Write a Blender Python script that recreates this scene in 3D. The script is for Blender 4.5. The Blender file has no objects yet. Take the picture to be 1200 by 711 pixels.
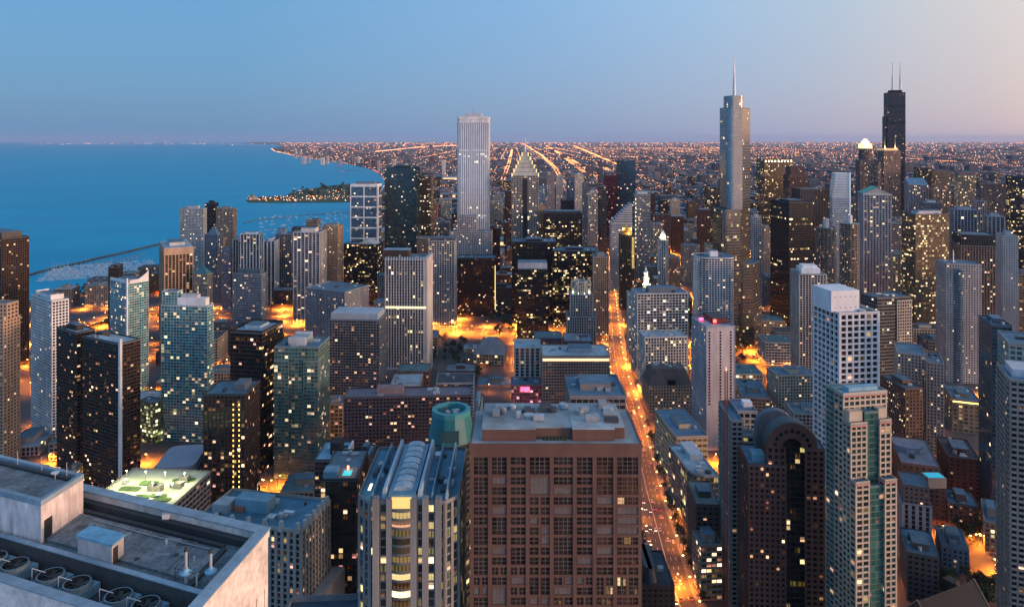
import bpy, math, random
from mathutils import Vector, Matrix
R = math.radians
scene = bpy.context.scene
col = scene.collection
# ------------------------------------------------------------------ camera, sky, sun, exposure
F, HZ, CZ = 860.0, 163.0, 314.0          # focal length and horizon row in photo pixels, eye height in metres
cam_d = bpy.data.cameras.new('camera')
cam = bpy.data.objects.new('camera', cam_d); col.objects.link(cam)
cam.location = (0, 0, CZ); cam.rotation_euler = (R(90), 0, 0)
cam_d.sensor_width = 36.0; cam_d.lens = 36.0 * F / 1200.0
cam_d.shift_y = -(355.5 - HZ) / 1200.0
cam_d.clip_start = 1.0; cam_d.clip_end = 300000.0
scene.camera = cam
SUN_EL, SUN_AZ = 3.0, 112.0              # sun just above the horizon, to the right and behind (azimuth from view axis, clockwise)
world = bpy.data.worlds.new('World'); scene.world = world; world.use_nodes = True
def make_world():
    nt = world.node_tree; N = nt.nodes; L = nt.links; N.clear()
    out = N.new('ShaderNodeOutputWorld'); bg = N.new('ShaderNodeBackground'); L.new(bg.outputs[0], out.inputs[0])
    sky = N.new('ShaderNodeTexSky'); sky.sky_type = 'NISHITA'; sky.sun_disc = False
    sky.sun_elevation = R(SUN_EL); sky.sun_rotation = R(SUN_AZ); sky.altitude = 200; sky.dust_density = 1.5; sky.ozone_density = 3.0
    tc = N.new('ShaderNodeTexCoord'); sep = N.new('ShaderNodeSeparateXYZ'); L.new(tc.outputs['Generated'], sep.inputs[0])
    def ramp(sock, pts, lo, hi):
        m = N.new('ShaderNodeMapRange'); m.inputs[1].default_value = lo; m.inputs[2].default_value = hi; L.new(sock, m.inputs[0])
        r = N.new('ShaderNodeValToRGB'); L.new(m.outputs[0], r.inputs[0])
        e = r.color_ramp.elements
        while len(e) < len(pts): e.new(.5)
        for k, (p, c) in enumerate(pts): e[k].position = p; e[k].color = (*c, 1)
        return r.outputs[0]
    x = sep.outputs[0]
    hor = ramp(x, [(0, (.065,.25,.50)), (.32, (.085,.265,.51)), (.55, (.23,.34,.56)), (.68, (.40,.41,.58)), (.77, (.60,.48,.55)), (.86, (1.1,.66,.46)), (.95, (2.6,1.15,.45)), (1, (2.2,1.0,.42))], -1, 1)
    mid = ramp(x, [(0, (.050,.270,.54)), (.32, (.075,.30,.56)), (.50, (.18,.40,.68)), (.62, (.30,.50,.73)), (.70, (.46,.57,.66)), (.77, (.74,.67,.60)), (.90, (1.2,.85,.55)), (1, (1.2,.80,.52))], -1, 1)
    mx = N.new('ShaderNodeMix'); mx.data_type = 'RGBA'
    f = N.new('ShaderNodeMapRange'); f.inputs[1].default_value = .0; f.inputs[2].default_value = .20; L.new(sep.outputs[2], f.inputs[0])
    L.new(f.outputs[0], mx.inputs[0]); L.new(hor, mx.inputs[6]); L.new(mid, mx.inputs[7])
    # above the frame the dome deepens to blue
    mx2 = N.new('ShaderNodeMix'); mx2.data_type = 'RGBA'
    f2 = N.new('ShaderNodeMapRange'); f2.inputs[1].default_value = .3; f2.inputs[2].default_value = .9; L.new(sep.outputs[2], f2.inputs[0])
    L.new(f2.outputs[0], mx2.inputs[0]); L.new(mx.outputs[2], mx2.inputs[6]); mx2.inputs[7].default_value = (.17,.32,.54,1)
    sm = N.new('ShaderNodeMix'); sm.data_type = 'RGBA'; sm.blend_type = 'ADD'; sm.inputs[0].default_value = 1
    sk = N.new('ShaderNodeMix'); sk.data_type = 'RGBA'; sk.blend_type = 'MULTIPLY'; sk.inputs[0].default_value = 1
    L.new(sky.outputs[0], sk.inputs[6]); sk.inputs[7].default_value = (.06,.06,.07,1)
    sc2 = N.new('ShaderNodeMix'); sc2.data_type = 'RGBA'; sc2.blend_type = 'MULTIPLY'; sc2.inputs[0].default_value = 1
    L.new(mx2.outputs[2], sc2.inputs[6])
    north = ramp(sep.outputs[1], [(0, (1.12,1.16,1.22)), (.45, (.98,1.02,1.08)), (.62, (.80,.80,.80)), (1, (.76,.78,.79))], -1, 1); L.new(north, sc2.inputs[7])   # the afterglow side of the dome is brighter
    L.new(sc2.outputs[2], sm.inputs[6]); L.new(sk.outputs[2], sm.inputs[7])
    hs = N.new('ShaderNodeHueSaturation'); hs.inputs['Saturation'].default_value = .90; hs.inputs['Value'].default_value = .93; L.new(sm.outputs[2], hs.inputs['Color']); L.new(hs.outputs[0], bg.inputs[0]); bg.inputs[1].default_value = 1.0
make_world()
sun_d = bpy.data.lights.new('sun', 'SUN'); sun_d.energy = 2.7; sun_d.angle = R(12); sun_d.color = (1, .58, .38)
sun = bpy.data.objects.new('sun', sun_d); col.objects.link(sun)
a, e = R(SUN_AZ), R(SUN_EL + 2)
sun.rotation_euler = Vector((-math.sin(a) * math.cos(e), -math.cos(a) * math.cos(e), -math.sin(e))).to_track_quat('-Z', 'Y').to_euler()
scene.view_settings.view_transform = 'Standard'; scene.view_settings.look = 'None'
scene.view_settings.exposure = 0.36; scene.view_settings.gamma = 1.0
try: scene.view_settings.use_curve_mapping = False
except Exception: pass
scene.cycles.use_denoising = True
scene.cycles.max_bounces = 5; scene.cycles.diffuse_bounces = 2; scene.cycles.glossy_bounces = 3; scene.cycles.volume_bounces = 0
scene.cycles.transmission_bounces = 2; scene.cycles.caustics_reflective = False; scene.cycles.caustics_refractive = False
scene.cycles.sample_clamp_indirect = 3.0

# ------------------------------------------------------------------ helpers
rnd = random.Random(7)
def gp(px, py, z=0.0):                     # point at height z seen at a photo pixel
    Y = F * (CZ - z) / (py - HZ); return Vector(((px - 600) / F * Y, Y, z))
def tag(o, label=None, cat=None, group=None, kind=None):
    if label: o['label'] = label
    if cat: o['category'] = cat
    if group: o['group'] = group
    if kind: o['kind'] = kind
    return o
def empty(name, loc, rz=0.0):
    o = bpy.data.objects.new(name, None); o.empty_display_size = 1; col.objects.link(o); o.location = loc; o.rotation_euler = (0, 0, rz); return o

class MB:
    def __init__(s): s.v = []; s.f = []; s.uv = []; s.m = []; s.mats = []
    def mi(s, m):
        if m not in s.mats: s.mats.append(m)
        return s.mats.index(m)
    def face(s, pts, m=None, uv=None):
        i = len(s.v); s.v.extend(tuple(p) for p in pts); s.f.append(tuple(range(i, i + len(pts))))
        s.uv.extend(uv if uv else [(0, 0)] * len(pts)); s.m.append(s.mi(m) if m else 0)
    def box(s, x0, x1, y0, y1, z0, z1, m=None, bottom=False):
        a,b,c,d = (x0,y0,z0),(x1,y0,z0),(x1,y1,z0),(x0,y1,z0); e,f,g,h = (x0,y0,z1),(x1,y0,z1),(x1,y1,z1),(x0,y1,z1)
        for q in ((a,b,f,e),(b,c,g,f),(c,d,h,g),(d,a,e,h),(e,f,g,h)): s.face(q, m)
        if bottom: s.face((d,c,b,a), m)
    def obox(s, o, u, n, a0, a1, b0, b1, z0, z1, m=None, top=True, bot=True):   # box along an edge: o origin, u along, n outward (2D)
        def P(a, b, z): return (o[0]+u[0]*a+n[0]*b, o[1]+u[1]*a+n[1]*b, z)
        A,B,C,D = P(a0,b1,z0),P(a1,b1,z0),P(a1,b0,z0),P(a0,b0,z0); E,G,H,I = P(a0,b1,z1),P(a1,b1,z1),P(a1,b0,z1),P(a0,b0,z1)
        s.face((A,B,G,E), m); s.face((B,C,H,G), m); s.face((D,A,E,I), m)
        if top: s.face((E,G,H,I), m)
        if bot: s.face((D,C,B,A), m)
    def prism(s, poly, z0, z1, m=None, cap=True, poly2=None, bottom=False):
        p2 = poly2 or poly; n = len(poly)
        for i in range(n):
            j = (i + 1) % n
            s.face(((*poly[i], z0), (*poly[j], z0), (*p2[j], z1), (*p2[i], z1)), m)
        if cap: s.face([(*p, z1) for p in p2], m)
        if bottom: s.face([(*p, z0) for p in reversed(poly)], m)
    def cyl(s, x, y, z0, z1, r0, r1=None, n=12, m=None, cap=True):
        r1 = r0 if r1 is None else r1
        p = [(x + r0*math.cos(2*math.pi*k/n), y + r0*math.sin(2*math.pi*k/n)) for k in range(n)]
        q = [(x + r1*math.cos(2*math.pi*k/n), y + r1*math.sin(2*math.pi*k/n)) for k in range(n)]
        s.prism(p, z0, z1, m, cap and r1 > .001, q)
    def rod(s, p, q, r0, r1=None, n=6, m=None):
        p, q = Vector(p), Vector(q); d = (q - p).normalized(); r1 = r0 if r1 is None else r1
        a = d.orthogonal().normalized(); b = d.cross(a)
        P = [p + (a*math.cos(2*math.pi*k/n) + b*math.sin(2*math.pi*k/n))*r0 for k in range(n)]
        Q = [q + (a*math.cos(2*math.pi*k/n) + b*math.sin(2*math.pi*k/n))*r1 for k in range(n)]
        for k in range(n): s.face((P[k], P[(k+1)%n], Q[(k+1)%n], Q[k]), m)
        s.face(Q, m); s.face(P[::-1], m)
    def build(s, name, mat=None, parent=None, smooth=False):
        me = bpy.data.meshes.new(name); me.from_pydata(s.v, [], s.f)
        ul = me.uv_layers.new(name='UVMap'); flat = [c for p in s.uv for c in p]; ul.data.foreach_set('uv', flat)
        for m in (s.mats or [mat]): me.materials.append(m)
        if len(s.mats) > 1: me.polygons.foreach_set('material_index', s.m)
        if smooth: me.polygons.foreach_set('use_smooth', [True]*len(me.polygons))
        o = bpy.data.objects.new(name, me); col.objects.link(o)
        if parent: o.parent = parent
        return o

# ------------------------------------------------------------------ materials
_mats = {}
def surf(c, rough=.8, var=.25, scale=.15, metal=0.0, streak=True):
    k = ('s', tuple(round(x, 4) for x in c), rough, var, scale, metal, streak)
    if k in _mats: return _mats[k]
    m = bpy.data.materials.new('surface'); m.use_nodes = True; nt = m.node_tree; N = nt.nodes; L = nt.links
    b = N['Principled BSDF']; b.inputs['Roughness'].default_value = rough; b.inputs['Metallic'].default_value = metal
    tc = N.new('ShaderNodeTexCoord'); mp = N.new('ShaderNodeMapping'); L.new(tc.outputs['Object'], mp.inputs[0])
    mp.inputs['Scale'].default_value = (1, 1, .25 if streak else 1)
    no = N.new('ShaderNodeTexNoise'); no.inputs['Scale'].default_value = scale; no.inputs['Detail'].default_value = 6; no.inputs['Roughness'].default_value = .65; L.new(mp.outputs[0], no.inputs[0])
    r = N.new('ShaderNodeValToRGB'); L.new(no.outputs[0], r.inputs[0])
    r.color_ramp.elements[0].position = .3; r.color_ramp.elements[1].position = .7
    r.color_ramp.elements[0].color = (*[x*(1-var) for x in c], 1); r.color_ramp.elements[1].color = (*[min(.9, x*(1+var*.7)) for x in c], 1)
    n2 = N.new('ShaderNodeTexNoise'); n2.inputs['Scale'].default_value = scale*.17; n2.inputs['Detail'].default_value = 4; L.new(tc.outputs['Object'], n2.inputs[0])
    q = N.new('ShaderNodeMapRange'); q.inputs[1].default_value = .35; q.inputs[2].default_value = .65; q.inputs[3].default_value = 1-var*.9; q.inputs[4].default_value = 1.0+var*.25; L.new(n2.outputs[0], q.inputs[0])
    mm = N.new('ShaderNodeMix'); mm.data_type = 'RGBA'; mm.blend_type = 'MULTIPLY'; mm.inputs[0].default_value = 1; L.new(r.outputs[0], mm.inputs[6]); L.new(q.outputs[0], mm.inputs[7])
    L.new(mm.outputs[2], b.inputs['Base Color']); _mats[k] = m; return m
def glow(c, strength, light=False):
    k = ('g', c, strength, light)
    if k in _mats: return _mats[k]
    m = bpy.data.materials.new('light'); m.use_nodes = True; b = m.node_tree.nodes['Principled BSDF']
    b.inputs['Base Color'].default_value = (*[x*.5 for x in c], 1); b.inputs['Emission Color'].default_value = (*c, 1); b.inputs['Emission Strength'].default_value = strength
    if not light: m.cycles.emission_sampling = 'NONE'
    _mats[k] = m; return m
def make_window_group():
    g = bpy.data.node_groups.new('window_cells', 'ShaderNodeTree'); N = g.nodes; L = g.links
    I = g.interface
    for n, t in (('Fraction','NodeSocketFloat'),('RowShare','NodeSocketFloat'),('Strength','NodeSocketFloat'),('Tint','NodeSocketColor')): I.new_socket(n, in_out='INPUT', socket_type=t)
    I.new_socket('Color', in_out='OUTPUT', socket_type='NodeSocketColor'); I.new_socket('Emission', in_out='OUTPUT', socket_type='NodeSocketFloat'); I.new_socket('Cell', in_out='OUTPUT', socket_type='NodeSocketFloat')
    gi = N.new('NodeGroupInput'); go = N.new('NodeGroupOutput')
    def M(op, a, b=None, c=None):
        n = N.new('ShaderNodeMath'); n.operation = op
        for i, v in enumerate((a, b, c)):
            if v is None: continue
            if isinstance(v, (int, float)): n.inputs[i].default_value = v
            else: L.new(v, n.inputs[i])
        return n.outputs[0]
    uv = N.new('ShaderNodeUVMap'); sp = N.new('ShaderNodeSeparateXYZ'); L.new(uv.outputs[0], sp.inputs[0])
    oi = N.new('ShaderNodeObjectInfo')
    cx, cy = M('FLOOR', sp.outputs[0]), M('FLOOR', sp.outputs[1])
    seed = M('MULTIPLY', oi.outputs['Random'], 97.0)
    def wn(x, y, z):
        c = N.new('ShaderNodeCombineXYZ'); w = N.new('ShaderNodeTexWhiteNoise'); w.noise_dimensions = '3D'
        for i, v in enumerate((x, y, z)):
            if isinstance(v, (int, float)): c.inputs[i].default_value = v
            else: L.new(v, c.inputs[i])
        L.new(c.outputs[0], w.inputs[0]); return w.outputs[0]
    n1 = wn(cx, cy, seed); n2 = wn(cx, cy, M('ADD', seed, 31.3)); n3 = wn(cx, cy, M('ADD', seed, 57.7))
    face = M('FLOOR', M('DIVIDE', cx, 100.0))
    rown = wn(face, cy, M('ADD', seed, 11.1)); rowc = wn(M('FLOOR', M('DIVIDE', cx, 5.0)), cy, M('ADD', seed, 23.9))
    rowlit = M('MULTIPLY', M('LESS_THAN', rown, M('MULTIPLY', gi.outputs['Fraction'], 1.6)), M('GREATER_THAN', rowc, .35))
    thr = M('ADD', M('MULTIPLY', gi.outputs['Fraction'], M('SUBTRACT', 1.0, gi.outputs['RowShare'])), M('MULTIPLY', rowlit, M('MULTIPLY', gi.outputs['RowShare'], .85)))
    pn = N.new('ShaderNodeTexNoise'); pn.inputs['Scale'].default_value = .16; pn.inputs['Detail'].default_value = 2
    pc = N.new('ShaderNodeCombineXYZ'); L.new(cx, pc.inputs[0]); L.new(cy, pc.inputs[1]); L.new(seed, pc.inputs[2]); L.new(pc.outputs[0], pn.inputs[0])
    patch = M('MULTIPLY_ADD', pn.outputs[0], 3.6, -1.0)            # occupied and empty parts of the building
    lit = M('LESS_THAN', n1, M('MULTIPLY', thr, M('MAXIMUM', patch, .12)))
    bri = M('ADD', .07, M('MULTIPLY', M('POWER', n2, 4.0), 2.0))
    # blinds and furniture break the light inside each window
    vn = N.new('ShaderNodeTexNoise'); vn.inputs['Scale'].default_value = 2.3; vn.inputs['Detail'].default_value = 3
    cmb = N.new('ShaderNodeCombineXYZ'); L.new(sp.outputs[0], cmb.inputs[0]); L.new(sp.outputs[1], cmb.inputs[1]); L.new(seed, cmb.inputs[2]); L.new(cmb.outputs[0], vn.inputs[0])
    bl = M('MULTIPLY_ADD', vn.outputs[0], 1.3, .3)
    fy = M('FRACT', sp.outputs[1])
    blind = M('MULTIPLY_ADD', M('LESS_THAN', fy, M('MULTIPLY_ADD', n3, .9, .35)), .75, .25)
    side = M('ADD', M('MULTIPLY', M('LESS_THAN', M('FRACT', M('ADD', sp.outputs[0], M('MULTIPLY', n3, .4))), M('MULTIPLY_ADD', n2, .9, .38)), .85), .15)
    lit = M('MULTIPLY', lit, side)
    L.new(M('MULTIPLY', M('MULTIPLY', M('MULTIPLY', lit, bri), M('MULTIPLY', bl, blind)), gi.outputs['Strength']), go.inputs['Emission'])
    hs = N.new('ShaderNodeHueSaturation'); L.new(gi.outputs['Tint'], hs.inputs['Color'])
    L.new(M('MULTIPLY_ADD', n3, .075, .458), hs.inputs['Hue']); L.new(M('MULTIPLY_ADD', n2, -.45, 1.15), hs.inputs['Saturation'])
    L.new(hs.outputs[0], go.inputs['Color']); L.new(n3, go.inputs['Cell'])
    return g
WG = make_window_group()
WARM = (1.0, .58, .20); GOLD = (1.0, .64, .17); PALE = (1.0, .74, .42); AMBER = (1.0, .42, .10)
def glass(c, frac=.15, row=.2, strength=1.6, tint=WARM, rough=.12, spec=.5, metal=0.0):
    k = ('w', c, frac, row, strength, tint, rough, spec, metal)
    if k in _mats: return _mats[k]
    m = bpy.data.materials.new('glass'); m.use_nodes = True; nt = m.node_tree; N = nt.nodes; L = nt.links
    b = N['Principled BSDF']; b.inputs['Roughness'].default_value = rough; b.inputs['Specular IOR Level'].default_value = spec; b.inputs['Metallic'].default_value = metal
    g = N.new('ShaderNodeGroup'); g.node_tree = WG
    g.inputs['Fraction'].default_value = min(1.0, frac*.95); g.inputs['RowShare'].default_value = row; g.inputs['Strength'].default_value = strength*.66; g.inputs['Tint'].default_value = (*tint, 1)
    mx = N.new('ShaderNodeMix'); mx.data_type = 'RGBA'; L.new(g.outputs['Cell'], mx.inputs[0])
    v0, v1, v2 = (.9, 1.1, 0) if metal > .3 else (.55, 1.5, .008); mx.inputs[6].default_value = (*[x*v0 for x in c], 1); mx.inputs[7].default_value = (*[min(.8, x*v1 + v2) for x in c], 1)
    L.new(mx.outputs[2], b.inputs['Base Color']); L.new(g.outputs['Color'], b.inputs['Emission Color']); L.new(g.outputs['Emission'], b.inputs['Emission Strength'])
    m.cycles.emission_sampling = 'NONE'; _mats[k] = m; return m
P_ = dict(white=(.74,.75,.76), offwhite=(.62,.60,.57), cream=(.58,.52,.44), beige=(.46,.38,.31), tan=(.40,.31,.24), pink=(.50,.39,.36), rose=(.30,.165,.14),
    brown=(.15,.085,.06), dkbrown=(.06,.038,.03), gray=(.32,.32,.33), ltgray=(.48,.49,.51), dkgray=(.11,.11,.12), black=(.018,.018,.022), brick=(.20,.085,.06), dkbrick=(.11,.06,.055),
    stone=(.40,.37,.33), bluegray=(.24,.30,.36), slate=(.15,.18,.22), peach=(.52,.38,.29), tealm=(.10,.28,.31), navy=(.04,.06,.10))
P_.update({k: (v[0]*.88, v[1]*.82, v[2]*.74) for k, v in P_.items() if k not in ('white','offwhite','ltgray','bluegray','slate','navy','tealm')})
G_ = dict(dark=(.014,.017,.022), teal=(.025,.13,.16), blue=(.02,.075,.13), green=(.025,.10,.09), brown=(.03,.018,.013), gold=(.12,.075,.03), gray=(.07,.08,.09), black=(.006,.006,.008))
ROOF = surf((.09,.18,.25), .9, .4, .12, 0, False); ROOFL = surf((.34,.42,.48), .85, .35, .12, 0, False); ROOFD = surf((.06,.07,.085), .9, .4, .12, 0, False)
METAL = surf((.35,.37,.39), .5, .3, .4, .3); STEEL = surf((.55,.57,.60), .4, .2, .4, .5); DARKM = surf((.03,.032,.035), .6, .3, .3)
def S(t, wall, gl='dark', lit=.15, row=.15, bw=3.6, fh=3.6, pw=None, sh=None, pd=None, sd=None, stg=1.5, tint=WARM, rough=.8, spec=.5, groug=.12, var=.22, metal=0.0, gmetal=0.0):
    dflt = dict(grid=(.9,1.3,.42,.36), pier=(1.1,.8,.75,.2), band=(.5,1.5,.25,.38), glass=(.22,.5,.14,.10), balc=(.8,.28,.5,1.3), punch=(1.7,1.8,.38,.33))[t]
    w = P_[wall] if isinstance(wall, str) else wall; g = G_[gl] if isinstance(gl, str) else gl
    return dict(t=t, wall=surf(w, rough, var, .12, metal), glass=glass(g, lit, row, stg, tint, groug, spec, gmetal), bw=bw, fh=fh, pw=dflt[0] if pw is None else pw, sh=dflt[1] if sh is None else sh, pd=dflt[2] if pd is None else pd, sd=dflt[3] if sd is None else sd)

# ------------------------------------------------------------------ towers
def rect(x0, x1, y0, y1): return [(x0,y0),(x1,y0),(x1,y1),(x0,y1)]
def rounded(x0, x1, y0, y1, r, n=4):
    out = []
    for cx, cy, a0 in ((x1-r,y0+r,-90),(x1-r,y1-r,0),(x0+r,y1-r,90),(x0+r,y0+r,180)):
        for k in range(n+1): a = R(a0 + 90*k/n); out.append((cx + r*math.cos(a), cy + r*math.sin(a)))
    return out
def ngon(x, y, r, n, rot=0): return [(x + r*math.cos(2*math.pi*(k+.5)/n + rot), y + r*math.sin(2*math.pi*(k+.5)/n + rot)) for k in range(n)]
def grow(poly, g):
    n = len(poly); out = []
    for i in range(n):
        p, c, q = Vector(poly[i-1]), Vector(poly[i]), Vector(poly[(i+1) % n])
        u, v = (c-p).normalized(), (q-c).normalized()
        n1, n2 = Vector((u.y,-u.x)), Vector((v.y,-v.x)); b = (n1+n2); b = b / max(.3, b.length_squared) * 2
        out.append((c.x + b.x*g, c.y + b.y*g))
    return out
FOOT = []                                   # footprints for keeping filler blocks clear
class Tower:
    def __init__(t, name, label, xl, xc, xr, top, D, yaw=None, dp=None, right=None, cat='building', group=None):
        right = ((xl+xr)/2 < 600) if right is None else right      # True: side face shows at the right end
        th = math.atan(((xl+xr)/2 - 600)/F)
        psi = R(yaw) if yaw is not None else abs(th)*.38
        a, b, c = (xl-600)/F, (xr-600)/F, (xc-600)/F
        Y = D; cp, sp = math.cos(psi), math.sin(psi)
        if dp is not None:                     # depth given: turn the tower and move the near corner so that the outline keeps its columns
            want = ((xr-xc) if right else (xc-xl))/(xr-xl) + .12; c0 = c
            for k in range(45):
                cp, sp = math.cos(psi), math.sin(psi); c = c0
                for _ in range(14):
                    bx = (c*Y + dp*sp)/(Y + dp*cp) if right else (c*Y - dp*sp)/(Y + dp*cp)
                    c += (b - bx) if right else (a - bx)
                fr = (b-c)/(b-a) if right else (c-a)/(b-a)
                if fr <= want or psi < R(-30): break
                psi -= R(1)
            if fr < 0: c = b if right else a
        X = c*Y
        if right:
            w = (X - a*Y)/(cp + a*sp); d = (b*Y - X)/(sp - b*cp) if dp is None else dp; rot = -psi; C = (w/2, None)
        else:
            w = (b*Y - X)/(cp - b*sp); d = (X - a*Y)/(sp + a*cp) if dp is None else dp; rot = psi
        d = max(12.0, min(d, 90.0))
        t.w, t.d, t.H = w, d, CZ - (top-HZ)/F*Y
        lx, ly = (w/2 if right else -w/2), -d/2
        cr, sr = math.cos(rot), math.sin(rot)
        t.ox, t.oy = X - (lx*cr - ly*sr), Y - (lx*sr + ly*cr)
        t.rot, t.cr, t.sr = rot, cr, sr
        t.root = empty(name, (t.ox, t.oy, 0), rot); tag(t.root, label, cat, group); t.name = name; t.label = label
        t.px = (xl+xr)/2; t.py = top; t.D = D; t.nrt = 0
        FOOT.append((t.ox, t.oy, math.hypot(w, d)/2, rot, w, d))
        t.fr = MB(); t.gl = MB(); t.rest = MB(); t.cand = []; t.roofs = []; t.fc = 0
    def W(t, x, y, z=0): return Vector((t.ox + x*t.cr - y*t.sr, t.oy + x*t.sr + y*t.cr, z))
    def lx(t, px, y):                         # local x on the line y=const seen at pixel column px
        k = (px-600)/F; return (k*(t.oy + y*t.cr) - t.ox + y*t.sr)/(t.cr - k*t.sr)
    def lz(t, py, x, y): return CZ - (py-HZ)/F*t.W(x, y).y
    def full(t): return rect(-t.w/2, t.w/2, -t.d/2, t.d/2)
    def tier(t, poly, z0, z1, st, win=False, roof=ROOF, parapet=1.1, faces=None):
        t.st = st; n = len(poly); wall = st['wall']
        for i in range(n):
            if faces and i not in faces: continue
            p, q = Vector(poly[i]), Vector(poly[(i+1) % n]); W = (q-p).length
            if W < .3: continue
            u = (q-p)/W; nn = (u.y, -u.x); nb = max(1, round(W/st['bw'])); bw = W/nb; nf = max(1, round((z1-z0)/st['fh'])); fh = (z1-z0)/nf
            t.fc += 1; U0 = 100*t.fc + 7
            # glazing plane
            t.gl.face(((*p, z0), (*q, z0), (*q, z1), (*p, z1)), st['glass'], [(U0,0),(U0+nb,0),(U0+nb,nf),(U0,nf)])
            wc = t.W(p.x, p.y); toward = (Vector((nn[0]*t.cr-nn[1]*t.sr, nn[0]*t.sr+nn[1]*t.cr)).dot(Vector((-wc.x, -wc.y))) > 0)
            full = n <= 8
            pd, sd, pw, sh = st['pd'], st['sd'], st['pw'], st['sh']
            ext = pd*.97 if full else 0
            for k in range(nb+1):
                a0, a1 = k*bw-pw/2, k*bw+pw/2
                if k == 0: a0 = -ext
                if k == nb: a1 = W+ext
                if k == 0 and not full: continue
                t.fr.obox(p, u, nn, a0, a1, -.05, pd, z0, z1, wall, False, False)
            for f in range(nf+1):
                zb = z0 + f*fh; zs = max(z0, zb-sh*.55); ze = min(z1, zb+sh*.45)
                t.fr.obox(p, u, nn, 0, W, -.05, sd, zs, ze, wall)
                if st['t'] == 'balc' and 0 < f < nf:
                    for k in range(nb):
                        if nb > 2 and k % 3 == 2: continue
                        t.fr.obox(p, u, nn, k*bw+.25, (k+1)*bw-.25, sd-.12, sd, ze-.02, ze+.85, wall)
            if win and toward:
                for f in range(nf):
                    for k in range(nb):
                        a0, a1 = k*bw + (pw/2 if k else pw/2), (k+1)*bw - pw/2; zb, zt = z0+f*fh+sh*.45, z0+(f+1)*fh-sh*.55
                        if a1-a0 < .3 or zt-zb < .3: continue
                        pt = lambda a, z: (p.x+u.x*a+nn[0]*.04, p.y+u.y*a+nn[1]*.04, z)
                        qd = (pt(a0,zb), pt(a1,zb), pt(a1,zt), pt(a0,zt)); c = t.W(p.x+u.x*(a0+a1)/2, p.y+u.y*(a0+a1)/2, (zb+zt)/2)
                        sx = 600+F*c.x/c.y; sy = HZ+F*(CZ-c.z)/c.y
                        size = (a1-a0)*(zt-zb)/c.length_squared if (-5 < sx < 1205 and sy < 716) else 0
                        eu = .004; uv = [(U0+k+eu,f+eu),(U0+k+1-eu,f+eu),(U0+k+1-eu,f+1-eu),(U0+k+eu,f+1-eu)]
                        t.cand.append((size, qd, uv, st['glass']))
        if roof:
            g = grow(poly, max(st['pd'], .1)+.06)
            b = MB(); b.prism(g, z1-.01, z1+.3, None); t.roofs.append(b.build('roof', roof, t.root))
            if parapet > 0:
                b = MB()
                for i in range(n):
                    p, q = Vector(g[i]), Vector(g[(i+1) % n]); W = (q-p).length
                    if W < .05: continue
                    u = (q-p)/W; b.obox(p, u, (u.y,-u.x), 0, W, -.45, -.003, z1+.28, z1+.3+parapet, None)
                b.build('parapet', wall, t.root)
        return t
    def add(t, name, mb, mat=None, parent=None, smooth=False): return mb.build(name, mat, parent or t.root, smooth)
    def box(t, name, x0, x1, y0, y1, z0, z1, mat, parent=None):
        b = MB(); b.box(x0, x1, y0, y1, z0, z1); return b.build(name, mat, parent or t.root)
    def pbox(t, name, pxl, pxr, top, yf, depth, z0, mat, parent=None):   # box whose front face spans pixel columns, top at pixel row
        x0, x1 = t.lx(pxl, yf), t.lx(pxr, yf); z1 = t.lz(top, (x0+x1)/2, yf); t.box(name, x0, x1, yf, yf+depth, z0, z1, mat, parent); return x0, x1, z1
    def penthouse(t, fx=.5, fy=.5, h=5, mat=None, dx=0, dy=0, z=None):
        z = t.H+.29 if z is None else z; w, d = t.w*fx, t.d*fy
        t.box('penthouse', dx-w/2, dx+w/2, dy-d/2, dy+d/2, z, z+h, mat or t.st['wall'])
        t.box('penthouse_roof', dx-w/2-.2, dx+w/2+.2, dy-d/2-.2, dy+d/2+.2, z+h, z+h+.35, ROOF)
    def units(t, n=4, z=None, poly=None, seed=0):
        r = random.Random(hash((round(t.ox), round(t.oy), seed)) & 0xffff); z = t.H+.29 if z is None else z
        x0, x1, y0, y1 = poly or (-t.w/2+2, t.w/2-2, -t.d/2+2, t.d/2-2)
        if x1-x0 < 4 or y1-y0 < 4: return
        for i in range(n):
            w, d, h = r.uniform(2, min(7, (x1-x0)*.4)), r.uniform(2, min(6, (y1-y0)*.4)), r.uniform(1, 3)
            x, y = r.uniform(x0, x1-w), r.uniform(y0, y1-d)
            b = MB(); z0 = z + .002*(i+1)
            if r.random() < .25: b.cyl(x+w/2, y+d/2, z0, z0+h, w*.4, w*.4, 12)
            else: b.box(x, x+w, y, y+d, z0, z0+h)
            b.build('rooftop_unit', r.choice([METAL, ROOFL, ROOFD, STEEL]), t.root)
    def flood(t, x, y, z, e, c=(1,.72,.36)):     # small floodlight fitting with its own light
        t.box('floodlight', x-.6, x+.6, y-.6, y+.6, z-.5, z+.1, glow(c, 5))
        l = bpy.data.lights.new('floodlight', 'POINT'); l.energy = e; l.color = c; l.shadow_soft_size = .8; o = bpy.data.objects.new('floodlight', l); col.objects.link(o); o.parent = t.root; o.location = (x, y, z+1.2)
    def finish(t, n_units=3, far=False):
        if t.gl.f: t.gl.build('glazing', None, t.root)
        if t.fr.f: t.fr.build('facade_frame', None, t.root)
        if t.cand:
            t.cand.sort(key=lambda c: -c[0])
            for i, (s, qd, uv, m) in enumerate(t.cand):
                if i < 100 and s > 0:
                    b = MB(); b.face(qd, m, uv); b.build('window', None, t.root)
                else: t.rest.face(qd, m, uv)
            if t.rest.f: tag(t.rest.build('window', None, t.root), kind='stuff')
        if n_units: t.units(n_units)
        return t
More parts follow.
